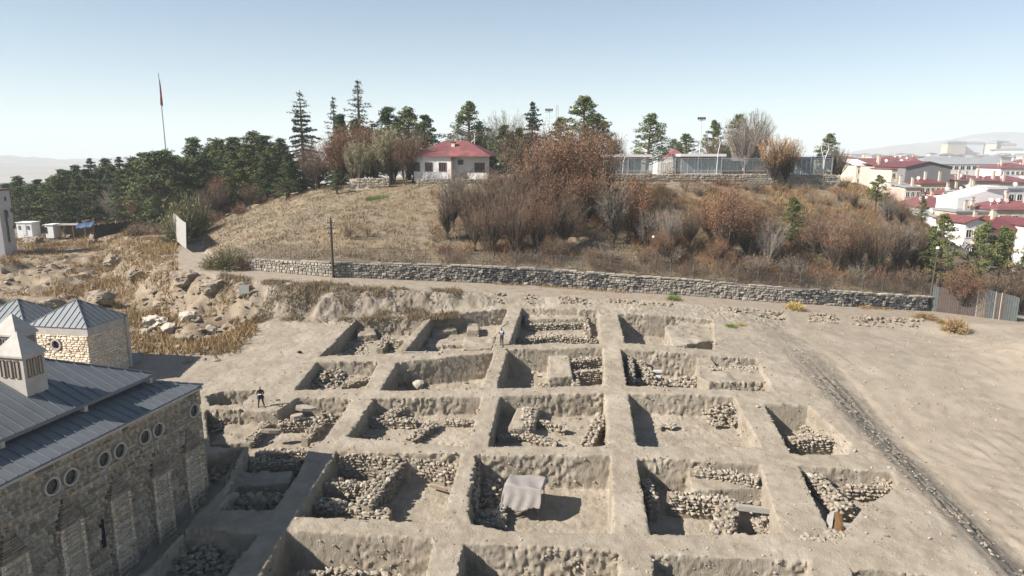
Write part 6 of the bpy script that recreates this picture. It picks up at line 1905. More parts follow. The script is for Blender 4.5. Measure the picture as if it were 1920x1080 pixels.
for (px, Y, yt, k, lab, w) in [
 (205, 150, 345, 'bare1', "bare purple grey tree inside the left wood near the cabins", 1.2), (218, 142, 352, 'bare3', "pale bare tree in front of the left wood above the black screen", 1.0),
 (262, 132, 362, 'russet0', "russet oak at the foot of the left wood above the black screen", 1.0), (420, 128, 325, 'russet1', "rusty brown tree between two pines of the left wood", .9), (415, 126, 345, 'bare0', "bare brown tree at the top of the grassy slope left of the green pine", 1.2),
 (470, 122, 340, 'bare2', "reddish bare tree at the top edge of the grassy slope below the dark pines", 1.3), (390, 124, 350, 'bare0', "bare bush like tree above the olive shrub", 1.2), (590, 118, 262, 'bare2', "tall reddish bare tree left of the russet oaks", 1.3), (600, 122, 275, 'bare0', "brown bare tree just behind the reddish one under the tall spruce", 1.3),
 (638, 114, 248, 'russet1', "rust coloured oak left of the pale willows", 1.0), (660, 116, 236, 'russet0', "taller russet oak behind the pale willows", .95), (690, 120, 232, 'russet2', "thin leaved russet oak under the tallest spruce", .9),
 (672, 111, 255, 'willow', "smaller pale willow left of the large one", .95), (735, 112, 230, 'willow', "large pale yellow green willow left of the white house", 1.15), (705, 113, 260, 'willow', "pale willow between the two others", .8), (775, 112, 238, 'bare2', "reddish bare tree brushing the left end of the white house", 1.1), (760, 110, 260, 'russet2', "thin russet tree in front of the white house's left corner", .8),
 (632, 109, 318, 'pine1', "small dark evergreen at the top of the slope below the russet oaks", 1.2),
 (572, 136, 168, 'spruce2', "tall dark spruce with a thin tip, leftmost of the three tall spruces", 1.0), (632, 138, 180, 'spruce1', "grey thin topped spruce in the middle of the three tall spruces", .9), (678, 134, 149, 'spruce1', "tallest grey spruce with bare looking top", 1.1), (678, 131, 225, 'pine6', "dark pine at the foot of the tallest spruce", 1.1), (640, 134, 215, 'pine3', "dark pine at the foot of the middle spruce", 1.0),
 (735, 134, 203, 'pine6', "dark pine left part of the big clump behind the willow", 1.0), (768, 136, 206, 'pine2', "dark pine in the middle of the big clump left of the red roof", 1.1), (798, 133, 218, 'pine6', "dark pine right end of the big clump left of the red roof", 1.0),
 (878, 146, 194, 'pine4', "tall pine with open branches rising behind the white house's red roof", .95), (870, 142, 238, 'bare1', "grey bare tree right behind the ridge of the red roof", 1.2), (912, 146, 235, 'bare1', "bare grey tree behind the right end of the red roof", 1.2), (945, 160, 208, 'bare3', "pale whitish bare tree against the sky right of the red roof", 1.1),
 (900, 150, 228, 'cedar', "small spire shaped evergreen in front of the pale bare tree", .8), (998, 138, 190, 'cedar', "layered cedar with a pointed tip right of the white house", 1.0), (948, 112, 236, 'pine6', "round dark pine at the right corner of the white house", 1.0), (975, 120, 240, 'pine3', "dark pine tucked behind the round pine by the house", 1.0),
 (1048, 140, 222, 'pine0', "green pine behind the lattice mast", 1.0), (1095, 132, 182, 'pine0', "biggest dark pine on the skyline above the russet grove", 1.15), (1120, 136, 215, 'pine6', "dark pine touching the right side of the biggest pine", .9),
 (1150, 140, 245, 'bare1', "faint grey bare tree between the biggest pine and the umbrella pine", .9), (1163, 132, 282, 'russet1', "small brown tree behind the left glass pavilion", 1.1),
 (1212, 116, 216, 'pine2', "umbrella shaped pine rising between the two glass pavilions", .92), (1285, 150, 252, 'pine0', "broad green pine behind the small red roof", 1.3), (1258, 152, 262, 'pine2', "low green pine left of the broad one behind the red roof", 1.0),
 (1335, 140, 228, 'pine4', "pine just right of the floodlight mast", .8), (1340, 136, 255, 'bare0', "brown bare tree between floodlight mast and curved lamp", 1.2), (1378, 138, 216, 'pine0', "dark pine behind the large pale bare tree", .95), (1365, 134, 262, 'pine3', "yellow green pine left of the large pale bare tree", .9),
 (1393, 113, 212, 'bare3', "large pale bare tree with white trunk behind the glass fence", 1.0), (1412, 128, 202, 'bare1', "very fine grey bare tree behind the large pale bare tree", 1.0), (1448, 106.5, 244, 'gold', "golden bare tree in front of the glass fence, left of the pair", .95), (1474, 107, 252, 'gold', "golden bare tree in front of the glass fence, right of the pair", .9),
 (1545, 126, 252, 'pine0', "green pine at the right end of the plateau behind the curved lamps", .95), (1562, 112, 268, 'bare1', "dark bare tree at the very end of the plateau beside the lamps", .9), (1570, 116, 280, 'bare0', "low bare tree hanging over the plateau's right end", 1.0)]:
    T(px, Y, yt, k, lab, w)
# the russet grove in the middle of the slope
for (px, Y, yt, k, lab, w) in [
 (985, 97, 262, 'bare2', "left edge tree of the russet grove, bare and reddish", 1.1), (1012, 93, 285, 'russet2', "russet tree second in the grove, thin crown", 1.0), (1040, 98, 258, 'russet2', "tall russet tree in the grove's left half reaching above the plateau", 1.0), (1068, 94, 268, 'russet0', "densest rust red tree at the centre of the grove", 1.1),
 (1095, 99, 250, 'bare2', "tallest reddish bare tree at the grove's right half", 1.1), (1122, 96, 275, 'russet2', "russet tree at the right edge of the grove", 1.0), (1100, 90, 330, 'russet0', "lower russet tree in front of the grove's right half", 1.1), (1045, 88, 345, 'russet2', "lower russet tree in front of the grove's centre", 1.0), (1000, 88, 352, 'bare2', "reddish bare tree in front of the grove's left half", 1.0),
 (960, 90, 330, 'bare0', "thin brown tree at the grove's left foot", 1.0), (935, 87, 355, 'bare4', "slender bare sapling, rightmost of the row below the house", 1.2), (905, 86, 345, 'bare4', "slender bare sapling leaning right below the house", 1.2), (878, 86, 352, 'bare4', "slender bare sapling in the middle of the row below the house", 1.2), (850, 88, 330, 'bare1', "tall thin grey tree in front of the house's wall", .8), (838, 85, 375, 'bare4', "leftmost slender bare sapling below the house", 1.3),
 (890, 82.5, 395, 'bare2', "reddish bare shrub tree directly above the wall's pale part", 1.0), (925, 82, 385, 'bare2', "reddish bare tree directly above the sooty wall", 1.0), (965, 82, 372, 'bare2', "multi stemmed reddish tree standing on the wall top at the picture's centre", 1.0), (1010, 83, 390, 'russet2', "thin russet tree above the blackest part of the wall", .9), (1060, 84, 372, 'bare0', "brown bare tree above the collapsed wall bit", 1.0),
 (1150, 86, 352, 'bare1', "grey bare tree with dark trunk right of the grove", 1.0), (1190, 87, 358, 'orange0', "small bright orange oak on the slope", .8), (1215, 85, 400, 'bare1', "grey bare tree under the bright orange oak", 1.1), (1250, 84, 400, 'bare3', "spreading grey bare tree above the wall's grey part", .8), (1240, 82, 440, 'russet1', "low russet bush tree behind the white headed lamp", 1.1),
 (1290, 86, 395, 'bare0', "brown bare tree between two rusty oaks of the slope", 1.0), (1330, 88, 385, 'orange0', "rusty orange oak on the middle of the right slope", .9), (1365, 84, 372, 'russet1', "big rusty oak standing above the graffiti wall's left", 1.0), (1395, 84.5, 395, 'russet0', "rusty oak right of the big one above the graffiti wall", 1.0), (1345, 82.5, 455, 'russet1', "low rusty oak at the wall with leaves down to the ground", 1.2),
 (1440, 83, 420, 'bare3', "pale grey bare tree arching over the graffiti wall", .9), (1482, 88, 372, 'pine5', "lone green pine standing in the middle of the right slope", 1.1), (1425, 90, 395, 'bare0', "brown bare tree left of the lone green pine", 1.0), (1530, 86, 405, 'bare2', "reddish bare tree right of the lone green pine", 1.1), (1565, 84, 425, 'russet2', "pinkish bare tree above the dark part of the wall", 1.1),
 (1600, 84, 415, 'bare2', "reddish bare tree above the wall's right third", 1.0), (1640, 84, 420, 'bare2', "pinkish bare tree above the wall near its right end", 1.0), (1680, 85, 425, 'bare1', "grey bare tree with pale trunk near the right end of the wall", 1.1), (1710, 86, 432, 'bare0', "grey brown bare tree left of the big pine by the lamp post", 1.0), (1600, 100, 362, 'bare0', "round brown bare tree on the slope's right shoulder", 1.0),
 (1640, 100, 330, 'pine4', "thin crowned pine in front of the grey gable building", .9), (1665, 96, 375, 'bare1', "grey bare tree below the thin crowned pine", 1.1), (1725, 100, 368, 'pine5', "small pine with rusty top between the town houses and slope", .8), (1690, 97, 395, 'bare0', "brown bare tree under the town's white houses", 1.1),
 (1757, 84, 403, 'pine0', "large green pine beside the lamp post", .8), (1740, 86, 425, 'pine5', "green pine left behind the lamp post", .8), (1832, 84, 420, 'pine4', "left pine of the two before the orange house", .85), (1868, 85, 428, 'pine4', "right pine of the two before the orange house", .8), (1915, 84, 470, 'pine5', "dark pine at the right edge of the picture", 1.0),
 (1795, 80, 500, 'russet1', "dark red leaved bush tree behind the metal fence", 1.1), (1850, 82, 505, 'bare0', "tangled bare tree behind the metal fence", 1.2), (1890, 82, 495, 'bare2', "pinkish bare tree at the right end of the metal fence", 1.2), (1820, 84, 490, 'bare0', "brown bare tree under the left one of two pines", 1.2), (1905, 86, 500, 'bare2', "reddish tree at the right edge below the orange house", 1.1),
 (655, 84, 403, 'thicket1', "red leaved bush on the slope right of the utility pole", 1.2), (690, 85, 418, 'thicket1', "brownish red bush trailing right from the red one", 1.0)]:
    T(px, Y, yt, k, lab, w)
# shrubs
for (px, Y, yt, k, lab, w) in [
 (430, 79.5, 455, 'shrub0', "big olive green shrub at the left end of the stone wall", .85), (405, 80.5, 470, 'shrub0', "smaller olive shrub left of the big one by the path", 1.1), (455, 79, 482, 'shrub1', "low brown shrub between big olive shrub and wall", .9), (350, 110, 350, 'shrub0', "tall olive shrub behind the white panel fence", .42), (372, 112, 358, 'shrub0', "olive shrub at the top of the grassy slope, right of the tallest", .45), (330, 106, 385, 'shrub0', "yellowish olive shrub beside the white panel fence", .5),
 (710, 69.8, 548, 'weed_y', "right bright mustard bush on the earth bank", 1.1), (680, 70.0, 540, 'weed_y', "left mustard bush on the earth bank", 1.2), (1490, 74.5, 562, 'weed_y', "dry yellow weed beside the lane below the graffiti", .9),
 (440, 70.2, 560, 'weed_y', "dry golden weeds on the foot of the bank", 1.5), (480, 69, 575, 'weed_y', "dry weeds left on the bank's foot", 1.6), (545, 70.3, 545, 'weed_y', "rusty weeds on the upper left bank", 1.6), (580, 70, 552, 'shrub1', "brown dry bush on the earth bank", 1.2), (640, 70.2, 545, 'weed_y', "tawny weeds in the middle of the earth bank", 1.5), (650, 71.2, 528, 'shrub1', "dark green brown bush at the brow under the utility pole", .9)]:
    T(px, Y, yt, k, lab, w)

def G(px, py, h, kind, label, wide=1.0):
    p = on_ground(px, py); tree(px, p[1], 0, kind, label, wide, None, h)
G(1790, 622, 1.9, 'straw', "big tuft of golden straw before the metal fence", .62); G(1735, 597, .8, 'straw', "smaller golden straw tuft at the foot of the lamp post", 1.4); G(1768, 606, .5, 'straw', "low golden straw between the two bigger tufts", 1.3)
G(1500, 566, .7, 'straw', "yellow grass tuft under the graffiti", .7); G(1263, 562, .75, 'weed_g', "round green weed at the lane's edge", 1.1); G(1370, 612, .35, 'weed_g', "green weed patch at the corner of the rightmost far trench", 1.8); G(1390, 610, .25, 'weed_y', "yellow weed joined to the green patch by the rightmost far trench", 1.6)
# brush on the right-hand slope and along the wall: one by one in the near part
BR = random.Random(31)
LMK = [(842, "tall grey tree under the house wall"), (878, "middle bare sapling"), (932, "rightmost bare sapling"), (985, "grove's left edge tree"), (1040, "grove's tall left tree"), (1068, "grove's rust red centre"), (1110, "grove's lower front tree"), (1150, "dark trunked grey tree"), (1190, "bright orange oak"), (1224, "white headed lamp"), (1250, "spreading grey tree"), (1290, "bare tree between rusty oaks"), (1330, "rusty orange oak"), (1365, "big rusty oak"), (1440, "pale arching tree"), (1482, "lone green pine"), (1530, "reddish tree by the pine"), (1565, "pinkish bare tree"), (1603, "hill shoulder's round tree"), (1640, "thin crowned pine"), (1682, "pale trunked grey tree"), (1740, "lamp post pine")]
spots = []
for i in range(150): spots.append((BR.uniform(830, 1740), BR.uniform(81.5, 110)))
for i in range(40): spots.append((BR.uniform(1150, 1600), BR.uniform(96, 111)))
for i in range(24): spots.append((BR.uniform(250, 560), BR.uniform(118, 130)))
for i in range(46):
    px = BR.uniform(930, 1740); X = (px - 960) / FPX * 80; spots.append((px, float(wall_y(X)) + BR.uniform(1.8, 3.6)))
spots.sort(key=lambda q: q[1])
seen_lab = {}
def ordinal(n): return ["", "second ", "third ", "fourth ", "fifth ", "sixth ", "seventh ", "eighth ", "ninth ", "tenth ", "eleventh ", "twelfth "][min(n, 11)]
for n, (px, Y) in enumerate(spots):
    k = BR.choice(['thicket0', 'thicket1', 'thicket2', 'thicket0', 'shrub1', 'thicket2', 'thicket1' if px < 1450 else 'thicket2', 'shrub0' if px > 1400 else 'shrub2'])
    h = BR.uniform(1.6, 3.6) if k[0] == 't' else BR.uniform(.9, 1.8)
    if px > 1150 and Y > 96: h *= .75
    if px < 600: h = BR.uniform(1.5, 2.8)
    what = {'thicket0': 'brown bare thicket', 'thicket1': 'russet flecked thicket', 'thicket2': 'grey bare thicket', 'shrub1': 'brown twiggy shrub', 'shrub2': 'reddish twiggy shrub', 'shrub0': 'olive twiggy shrub'}[k]
    if px < 600:
        key = (what, 'w'); c = seen_lab.get(key, 0); seen_lab[key] = c + 1
        lab, gp = "%s%s along the foot of the left wood" % (ordinal(c), what), "undershrubs below the left wood"
    else:
        lx, ln = min(LMK, key=lambda q: abs(q[0] - px))
        band = "near the wall" if Y < 88 else "mid slope" if Y < 100 else "below the plateau"
        side = "left" if px < lx else "right"
        key = (what, band, side, ln); c = seen_lab.get(key, 0); seen_lab[key] = c + 1
        lab, gp = "%s%s %s, %s of the %s" % (ordinal(c), what, band, side, ln), "brush on the hillside"
    T(px, Y, 0, k, lab, BR.uniform(.8, 1.2), gp, h=h)

# ------------------------------------------------------------------ grass: dry tufts over slope, bank and valley
def tufts(name, label, n, region, m, h0, h1, per=5, wid=.09, spread=.16, seed=1):
    g = np.random.default_rng(seed); fo = Tris()
    X, Y = region(g, n)
    Z = H(X, Y)
    h = g.uniform(h0, h1, len(X)) * (0.6 + .8 * np.clip(fbm2(X, Y, 3.0, 3, 33) + .5, 0, 1))
    tint = np.clip(.5 + .9 * fbm2(X, Y, 4.0, 3, 35), 0, 1)
    for k in range(per):
        p = np.stack([X + g.normal(size=len(X)) * spread, Y + g.normal(size=len(X)) * spread, Z - .05], 1)
        q = p + np.stack([g.normal(size=len(X)) * .35 * h, g.normal(size=len(X)) * .35 * h, h * g.uniform(.6, 1.1, len(X))], 1)
        fo.blade(p, q, wid, g, tint=tint)
    o = link(name, fo.mesh(name, m)); o["kind"] = "stuff"; o["label"] = label
def reg_hill(g, n):
    px = g.uniform(300, 1760, n); Y = 78 + 44 * g.uniform(0, 1, n) ** 1.25
    X = (px - 960) / FPX * (Y * CP + 2)
    d = Y - wall_y(X); k = (d > 1.35) & (fbm2(X, Y, 2.2, 3, 40) > -.35)
    return X[k], Y[k]
tufts("dry_grass", "dry fawn grass in tufts all over the hillside above the stone wall", 24000, reg_hill, STRAW, .14, .48, 6, .08, .25, 3)
def reg_valley(g, n):
    px = g.uniform(0, 480, n); Y = g.uniform(58, 150, n); X = (px - 960) / FPX * (Y * CP + 3)
    e = pl_dist(X, Y, BROW); d = Y - wall_y(X)
    k = (X < -24.5) & (((np.abs(e - 1) < 7) & (px < 335) & (px > 175) & (fbm2(X, Y, 4, 3, 23) > -.15)) | ((e > .8) & (fbm2(X, Y, 5, 3, 21) > -.02)) | ((e < -6) & (d < -.5) & (fbm2(X, Y, 5, 3, 25) > .1)))
    return X[k], Y[k]
tufts("golden_grass", "golden dry grass growing over the old dig in the left valley", 19000, reg_valley, GOLDG, .3, .95, 5, .09, .22, 4)
def reg_bank(g, n):
    px = g.uniform(380, 860, n); X = (px - 960) / FPX * 72; Y = np.interp(X, [p[0] for p in BROW[4:]], [p[1] for p in BROW[4:]]) - g.uniform(-1.0, 4.5, n)
    k = fbm2(X, Y, 2.4, 3, 50) > -.02
    return X[k], Y[k]
tufts("bank_weeds", "tawny dry weeds clinging to the earth bank below the lane", 7000, reg_bank, STRAW, .2, .55, 6, .07, .22, 5)
def reg_wallfoot(g, n):
    X = g.uniform(-24, 50, n); Y = wall_y(X) - g.uniform(.35, 1.1, n); k = fbm2(X, X * 0, 4.0, 3, 60) > .12
    return X[k], Y[k]
tufts("wall_foot_grass", "yellow grass along the foot of the old stone wall", 1500, reg_wallfoot, GOLDG, .15, .5, 4, .07, .15, 6)
def reg_green(g, n):
    px = g.uniform(560, 1480, n); Y = g.uniform(60, 72.5, n); X = (px - 960) / FPX * (Y * CP + 3.2)
    k = (pl_dist(X, Y, BROW) > .5) & (fbm2(X, Y, 3.0, 3, 70) > .32)
    for P in RIM.values(): k &= poly_sd(X, Y, P) > .1
    return X[k], Y[k]
tufts("green_weeds", "sparse low green weeds on the bare ground behind the trenches", 1600, reg_green, GREENG, .06, .2, 5, .06, .1, 7)
def reg_patch(g, n):
    Y = g.uniform(101, 104.5, n); X = (g.uniform(688, 728, n) - 960) / FPX * (Y * CP + 1.5) ; k = np.abs((X + 19.8) * .55 - (Y - 102.7) ) < .9
    return X[k], Y[k]
tufts("green_grass_patch", "small patch of bright green grass high on the slope", 900, reg_patch, GREENG, .2, .4, 5, .08, .15, 8)
def reg_edges(g, n):
    X = g.uniform(-22, 26, n); Y = g.uniform(32, 66, n); k = np.zeros(n, bool)
    for P in RIM.values(): k |= np.abs(poly_sd(X, Y, P) - .35) < .25
    k &= fbm2(X, Y, 2.0, 2, 80) > .30
    for P in RIM.values(): k &= poly_sd(X, Y, P) > .08
    return X[k], Y[k]
tufts("baulk_weeds", "little dry weeds along the edges of the baulks", 6000, reg_edges, STRAW, .05, .2, 4, .05, .1, 9)

def undergrowth():
    g = np.random.default_rng(77); fo = Tris(); n = 9500
    px = g.uniform(810, 1745, n); Y = 78.8 + 32 * g.uniform(0, 1, n) ** 1.2; X = (px - 960) / FPX * (Y * CP + 2)
    d = Y - wall_y(X)
    dens = np.clip(.95 * S(830, 960, px) + .0, 0, 1) * np.where(px > 1150, np.where(Y > 98, .45, 1.0), .55)
    k = (d > 1.4) & (fbm2(X, Y, 3.5, 3, 90) + .42 * dens > .12); X, Y, px = X[k], Y[k], px[k]
    Z = H(X, Y); n = len(X); h = g.uniform(.5, 1.7, n) * (.6 + .8 * np.clip(fbm2(X, Y, 5, 2, 91) + .5, 0, 1))
    t = np.clip(.5 + 1.1 * fbm2(X, Y, 4.0, 3, 92), 0, 1)
    for q in range(9):
        p = np.stack([X + g.normal(size=n) * .25, Y + g.normal(size=n) * .25, Z + g.uniform(-.05, .4, n) * h], 1)
        e = p + np.stack([g.normal(size=n) * .4 * h, g.normal(size=n) * .4 * h, h * g.uniform(.3, .9, n)], 1)
        fo.blade(p, e, .036, g, tint=t)
    o = link("undergrowth", fo.mesh("undergrowth", UNDER)); o["kind"] = "stuff"; o["label"] = "leafless reddish brown undergrowth covering the middle and right of the hillside"
UNDER = foliage_mat("undergrowth_twigs", [(.19, .155, .115), (.16, .11, .072), (.19, .105, .06), (.235, .145, .08), (.235, .185, .13)])
undergrowth()

def reg_gold(g, n):
    px = g.uniform(1120, 1640, n); Y = g.uniform(92, 108.5, n); X = (px - 960) / FPX * (Y * CP + 2); k = fbm2(X, Y, 3.5, 3, 95) > .02
    return X[k], Y[k]
tufts("golden_slope_grass", "golden dry grass just below the plateau's wall on the right", 7000, reg_gold, GOLDG, .3, .8, 6, .09, .25, 10)
# ------------------------------------------------------------------ house and glass pavilions on the plateau
REDROOF = mat("red_painted_roof", (0.175, 0.066, 0.066), .7, (0.13, 0.05, 0.052), .9, .7, .2, 5, col3=(.24, .085, .08), scale3=.5)
BRICKTRIM = mat("red_brown_trim", (0.20, 0.095, 0.07), .8)
GLASS = mat("greenish_glass", (0.24, 0.29, 0.30), .06, spec=.5); GLASS.node_tree.nodes["Principled BSDF"].inputs["Alpha"].default_value = .34
CREAM = mat("cream_plaster", (0.62, 0.55, 0.45), .85, (.55, .48, .39), .8, .5)
def hip_roof(m, x0, x1, y0, y1, z, h, o=.35, ridge=None):
    x0, x1, y0, y1 = x0 - o, x1 + o, y0 - o, y1 + o
    w, d = x1 - x0, y1 - y0
    ins = min(w, d) / 2
    if w >= d: a, b = (x0 + ins, (y0 + y1) / 2, z + h), (x1 - ins, (y0 + y1) / 2, z + h)
    else: a, b = ((x0 + x1) / 2, y0 + ins, z + h), ((x0 + x1) / 2, y1 - ins, z + h)
    V = [(x0, y0, z), (x1, y0, z), (x1, y1, z), (x0, y1, z), (x0, y0, z + .12), (x1, y0, z + .12), (x1, y1, z + .12), (x0, y1, z + .12), a, b]
    if w >= d: F = [(4, 5, 9, 8), (6, 7, 8, 9), (7, 4, 8), (5, 6, 9)]
    else: F = [(4, 5, 8), (5, 6, 9, 8), (6, 7, 9), (7, 4, 8, 9)]
    m.add(V, F + [(3, 2, 1, 0), (0, 1, 5, 4), (1, 2, 6, 5), (2, 3, 7, 6), (3, 0, 4, 7)])
def win(parent, x, z, w, h, y=-.03, m=None, frame=None, axis='x', mull=2):
    """a window on the front (axis x) or right side (axis y) wall of a house in its own frame"""
    f = MB(); g = MB(); t_ = .09
    def bx(dx, dz, ww, hh, th, off):
        if axis == 'x': return ((x + dx, y + off, z + dz), (ww, th, hh))
        return ((y - off, x + dx, z + dz), (th, ww, hh))
    for dx, dz, ww, hh in ((-w / 2, 0, t_, h + t_), (w / 2, 0, t_, h + t_), (0, h / 2, w - t_, t_), (0, -h / 2, w - t_, t_)):
        c, d = bx(dx, dz, ww, hh, .1, 0); f.box(c, d)
    for k in range(1, mull):
        c, d = bx(-w / 2 + w * k / mull, 0, .05, h - t_, .07, 0); f.box(c, d)
    fo = f.build("window", frame or WHITE, parent)
    c, d = bx(0, 0, w - .06, h - .06, .04, .01); g.box(c, d); g.build("pane", m or DARK, fo)
    return fo
# white house
Yh = 111.0
A = at_Y(776, 330, Yh); B = at_Y(847, 330, Yh - .6)
hz = Hs(A[0], Yh) ; ez = at_Y(810, 294, Yh)[2]; rz_ = at_Y(868, 264, Yh + 4)[2]
hang = math.atan2(-.6, 6.2)
t = thing("white_house", "white single storey house with red hipped roof and brown window frames on the hilltop", "house", (A[0], A[1], A[2]), R(-9))
W_ = (B[0] - A[0]) * 1.02; D_ = 8.5; Eh = ez - A[2]
W2 = 12.6
m = MB(); m.box((W_ / 2, D_ / 2, Eh / 2 - .4), (W_, D_, Eh + .8)); m.box((W_ + 2.9, D_ / 2 + .65, Eh / 2 - .4), (5.8, D_ - .9, Eh + .8)); m.build("wall", WHITE, t)
m = MB(); hip_roof(m, -.1, W_ + 5.9, 0, D_, Eh, rz_ - ez, .45); ro = m.build("roof", REDROOF, t)
m = MB(); m.box((W_ * .95, 2.6, Eh + 1.3), (.55, .55, 1.9)); ch = m.build("chimney", CREAM, ro); m = MB(); m.box((W_ * .95, 2.6, Eh + 2.3), (.7, .7, .2)); m.build("chimney_cap", POLE, ch)
for fx in (.07, .40, .76): win(t, W_ * fx, Eh * .48, 1.15, 1.35, frame=BRICKTRIM, mull=3)
win(t, W_ + 1.2, Eh * .72, .8, .7, y=1.07, frame=BRICKTRIM); win(t, W_ + 4.3, Eh * .45, 1.6, 1.35, y=1.07, frame=BRICKTRIM, mull=3)
m = MB(); m.box((W_ + .02, -.0, Eh / 2 - .3), (.22, .16, Eh + .5)); m.build("corner_trim", BRICKTRIM, t)
m = MB(); m.box((W_ / 2 - .1, -.30, Eh - .02), (W_ + .4, .12, .14)); m.build("gutter", WHITE, t)
p = at_Y(890, 275, Yh + 5); m = MB(); m.tube([(0, 0, 0), (0, 0, 3.6)], .05, 5); m.tube([(0, 0, 2.6), (-1.6, 0, 1.2)], .05, 4); 
o = m.build("antenna_mast", WHITE, None); o.location = (p[0], p[1], p[2] - 1.4); o["label"] = "thin white antenna pole on the red roof of the white house"; o["category"] = "antenna"
# stone terrace wall under the house
def rough_wall(px0, px1, Y0, Y1, ytop0, ytop1, h, label, mtl, size=.4, seed=1):
    A, B = at_Y(px0, ytop0, Y0), at_Y(px1, ytop1, Y1); dv = B - A; L = np.linalg.norm(dv[:2]); ax = dv / L; ax[2] = 0; ax /= np.linalg.norm(ax); nr = np.array([ax[1], -ax[0], 0])
    t = thing("terrace_wall", label, "wall", tuple(A - ZV * h)); b0 = np.array(t.location)
    c = MB(); n = nr * .1
    for k in range(8):
        p, q = A + dv * k / 8, A + dv * (k + 1) / 8
        c.add([p - ZV * (h + .6) + n - b0, q - ZV * (h + .6) + n - b0, q - ZV * (h + .6) - nr * .5 - b0, p - ZV * (h + .6) - nr * .5 - b0, p + n - b0 - ZV * .05, q + n - b0 - ZV * .05, q - nr * .5 - b0 - ZV * .05, p - nr * .5 - b0 - ZV * .05], [(0, 3, 2, 1), (4, 5, 6, 7), (0, 1, 5, 4), (2, 3, 7, 6)])
    c.build("core", JOINT, t)
    r = random.Random(seed); V = []; F = []; Tn = []; nv = 0
    for (s, z, w, hh) in lay_courses(L, 0, h + .05, size * .5, size * .9, size * .7, size * 1.7, seed):
        k = r.randrange(8); cc = A + ax * s + ZV * (dv[2] * s / L - h + z) + nr * (.1 + r.uniform(-.03, .05))
        if r.random() < .05: continue
        v = BLKV[k] * np.array([w - .05, .3, hh - .05]); v = np.stack([v[:, 0] * ax[0] - v[:, 1] * ax[1], v[:, 0] * ax[1] + v[:, 1] * ax[0], v[:, 2]], 1) + cc - b0
        V.append(v); F += [tuple(i + nv for i in f) for f in BLKF[k]]; nv += len(v); Tn += [r.random()] * len(v)
    me = bpy.data.meshes.new("wall_stones"); me.from_pydata([tuple(p) for p in np.concatenate(V)], [], F); me.materials.append(mtl)
    at = me.attributes.new("tint", 'FLOAT', 'POINT'); at.data.foreach_set("value", np.array(Tn, dtype=np.float32)); o = link("wall_stones", me, t); o["kind"] = "stuff"
rough_wall(655, 730, 109.5, 109, 335, 334, 1.3, "pale stone terrace wall behind the willows left of the white house", RUBBLE, .45, 1)
rough_wall(780, 930, 108.5, 108, 335, 336, 1.9, "rough stone terrace wall under the white house", RUBBLE, .45, 2)
rough_wall(1140, 1395, 107.6, 107.6, 326, 327, .9, "low tumbled stone wall under the glass fence", RUBBLE, .4, 3)
rough_wall(1395, 1575, 107.6, 107.2, 326, 328, 1.5, "grey stone wall under the right part of the glass fence", OLDWALL, .45, 4)
# glass pavilions
FRAME = mat("white_aluminium", (0.60, 0.61, 0.63), .4, metallic=.2)
def pavilion_glass(x0, x1, ytop, Y, depth, label, nb, roofm, tall=.0):
    A, B = at_Y(x0, 330, Y), at_Y(x1, 330, Y); w = B[0] - A[0]; z = at_Y(x0, ytop, Y)[2]; gz = Hs((A[0] + B[0]) / 2, Y); h = z - gz
    t = thing("glass_pavilion", label, "pavilion", (A[0], Y, gz))
    m = MB(); m.box((w / 2, depth / 2 - .3, h), (w + .8, depth + 1.2, .42)); m.build("roof", roofm, t)
    m = MB(); m.box((w / 2, depth - .1, h / 2), (w, .15, h - .3)); m.build("rear_wall", WHITE, t)
    for k in range(0, nb, 2): win(t, w * (k + .5) / nb, h * .45, w / nb * .62, h * .6, y=depth - .22)
    m = MB(); m.box((w / 2, depth / 2, -.1), (w, depth, .25)); m.build("floor_slab", CONC, t)
    for k in range(nb + 1):
        m = MB(); m.box((w * k / nb, 0, h / 2 - .1), (.07, .07, h - .2)); m.build("post", FRAME, t)
        if k < nb:
            m = MB(); m.box((w * (k + .5) / nb, .0, h / 2 - .1), (w / nb - .11, .03, h - .25)); m.build("glass_panel", GLASS, t)
    m = MB(); m.box((w / 2, -.05, .75), (w, .08, .12)); m.build("rail", FRAME, t)
    return t
WROOF = mat("pinkish_white_roof", (.66, .60, .58), .7)
pavilion_glass(1138, 1214, 292, 112.5, 6, "left glass pavilion with flat white roof behind the fence", 6, WROOF)
pavilion_glass(1276, 1352, 291, 112.5, 6, "right glass pavilion with flat white roof under the floodlight mast", 6, WROOF)
pavilion_glass(1352, 1482, 299, 113.5, 5, "long low glazed hall behind the fence between pavilion and dark roofed kiosk", 9, mat("grey_flat_roof", (.3, .3, .31), .8))
pavilion_glass(1482, 1548, 297, 112.0, 5, "kiosk with dark blue roof edge at the end of the glass fence", 7, mat("dark_blue_roof", (.035, .04, .07), .5))
A = at_Y(1232, 328, 122); t = thing("white_annex", "small white building with curtained windows between the glass pavilions", "building", tuple(A)); w = at_Y(1266, 328, 122)[0] - A[0]
m = MB(); m.box((w / 2, 2, 1.3), (w, 4, 3.4)); m.build("wall", WHITE, t); win(t, w * .3, 1.3, .8, 1.6, m=CREAM); win(t, w * .72, 1.3, 1.2, 1.8, m=CREAM, mull=4)
A = at_Y(1250, 300, 128); t = thing("red_roofed_house", "small house showing only its pinkish red hipped roof behind the umbrella pine", "house", (A[0], A[1], A[2] - 3)); w = at_Y(1288, 300, 128)[0] - A[0]
m = MB(); m.box((w / 2, 3, 1.5), (w, 6, 4.2)); m.build("wall", WHITE, t); m = MB(); hip_roof(m, 0, w, 0, 6, 3.2, 1.8, .5); m.build("roof", mat("pinkish_red_roof", (.22, .085, .085), .7), t)
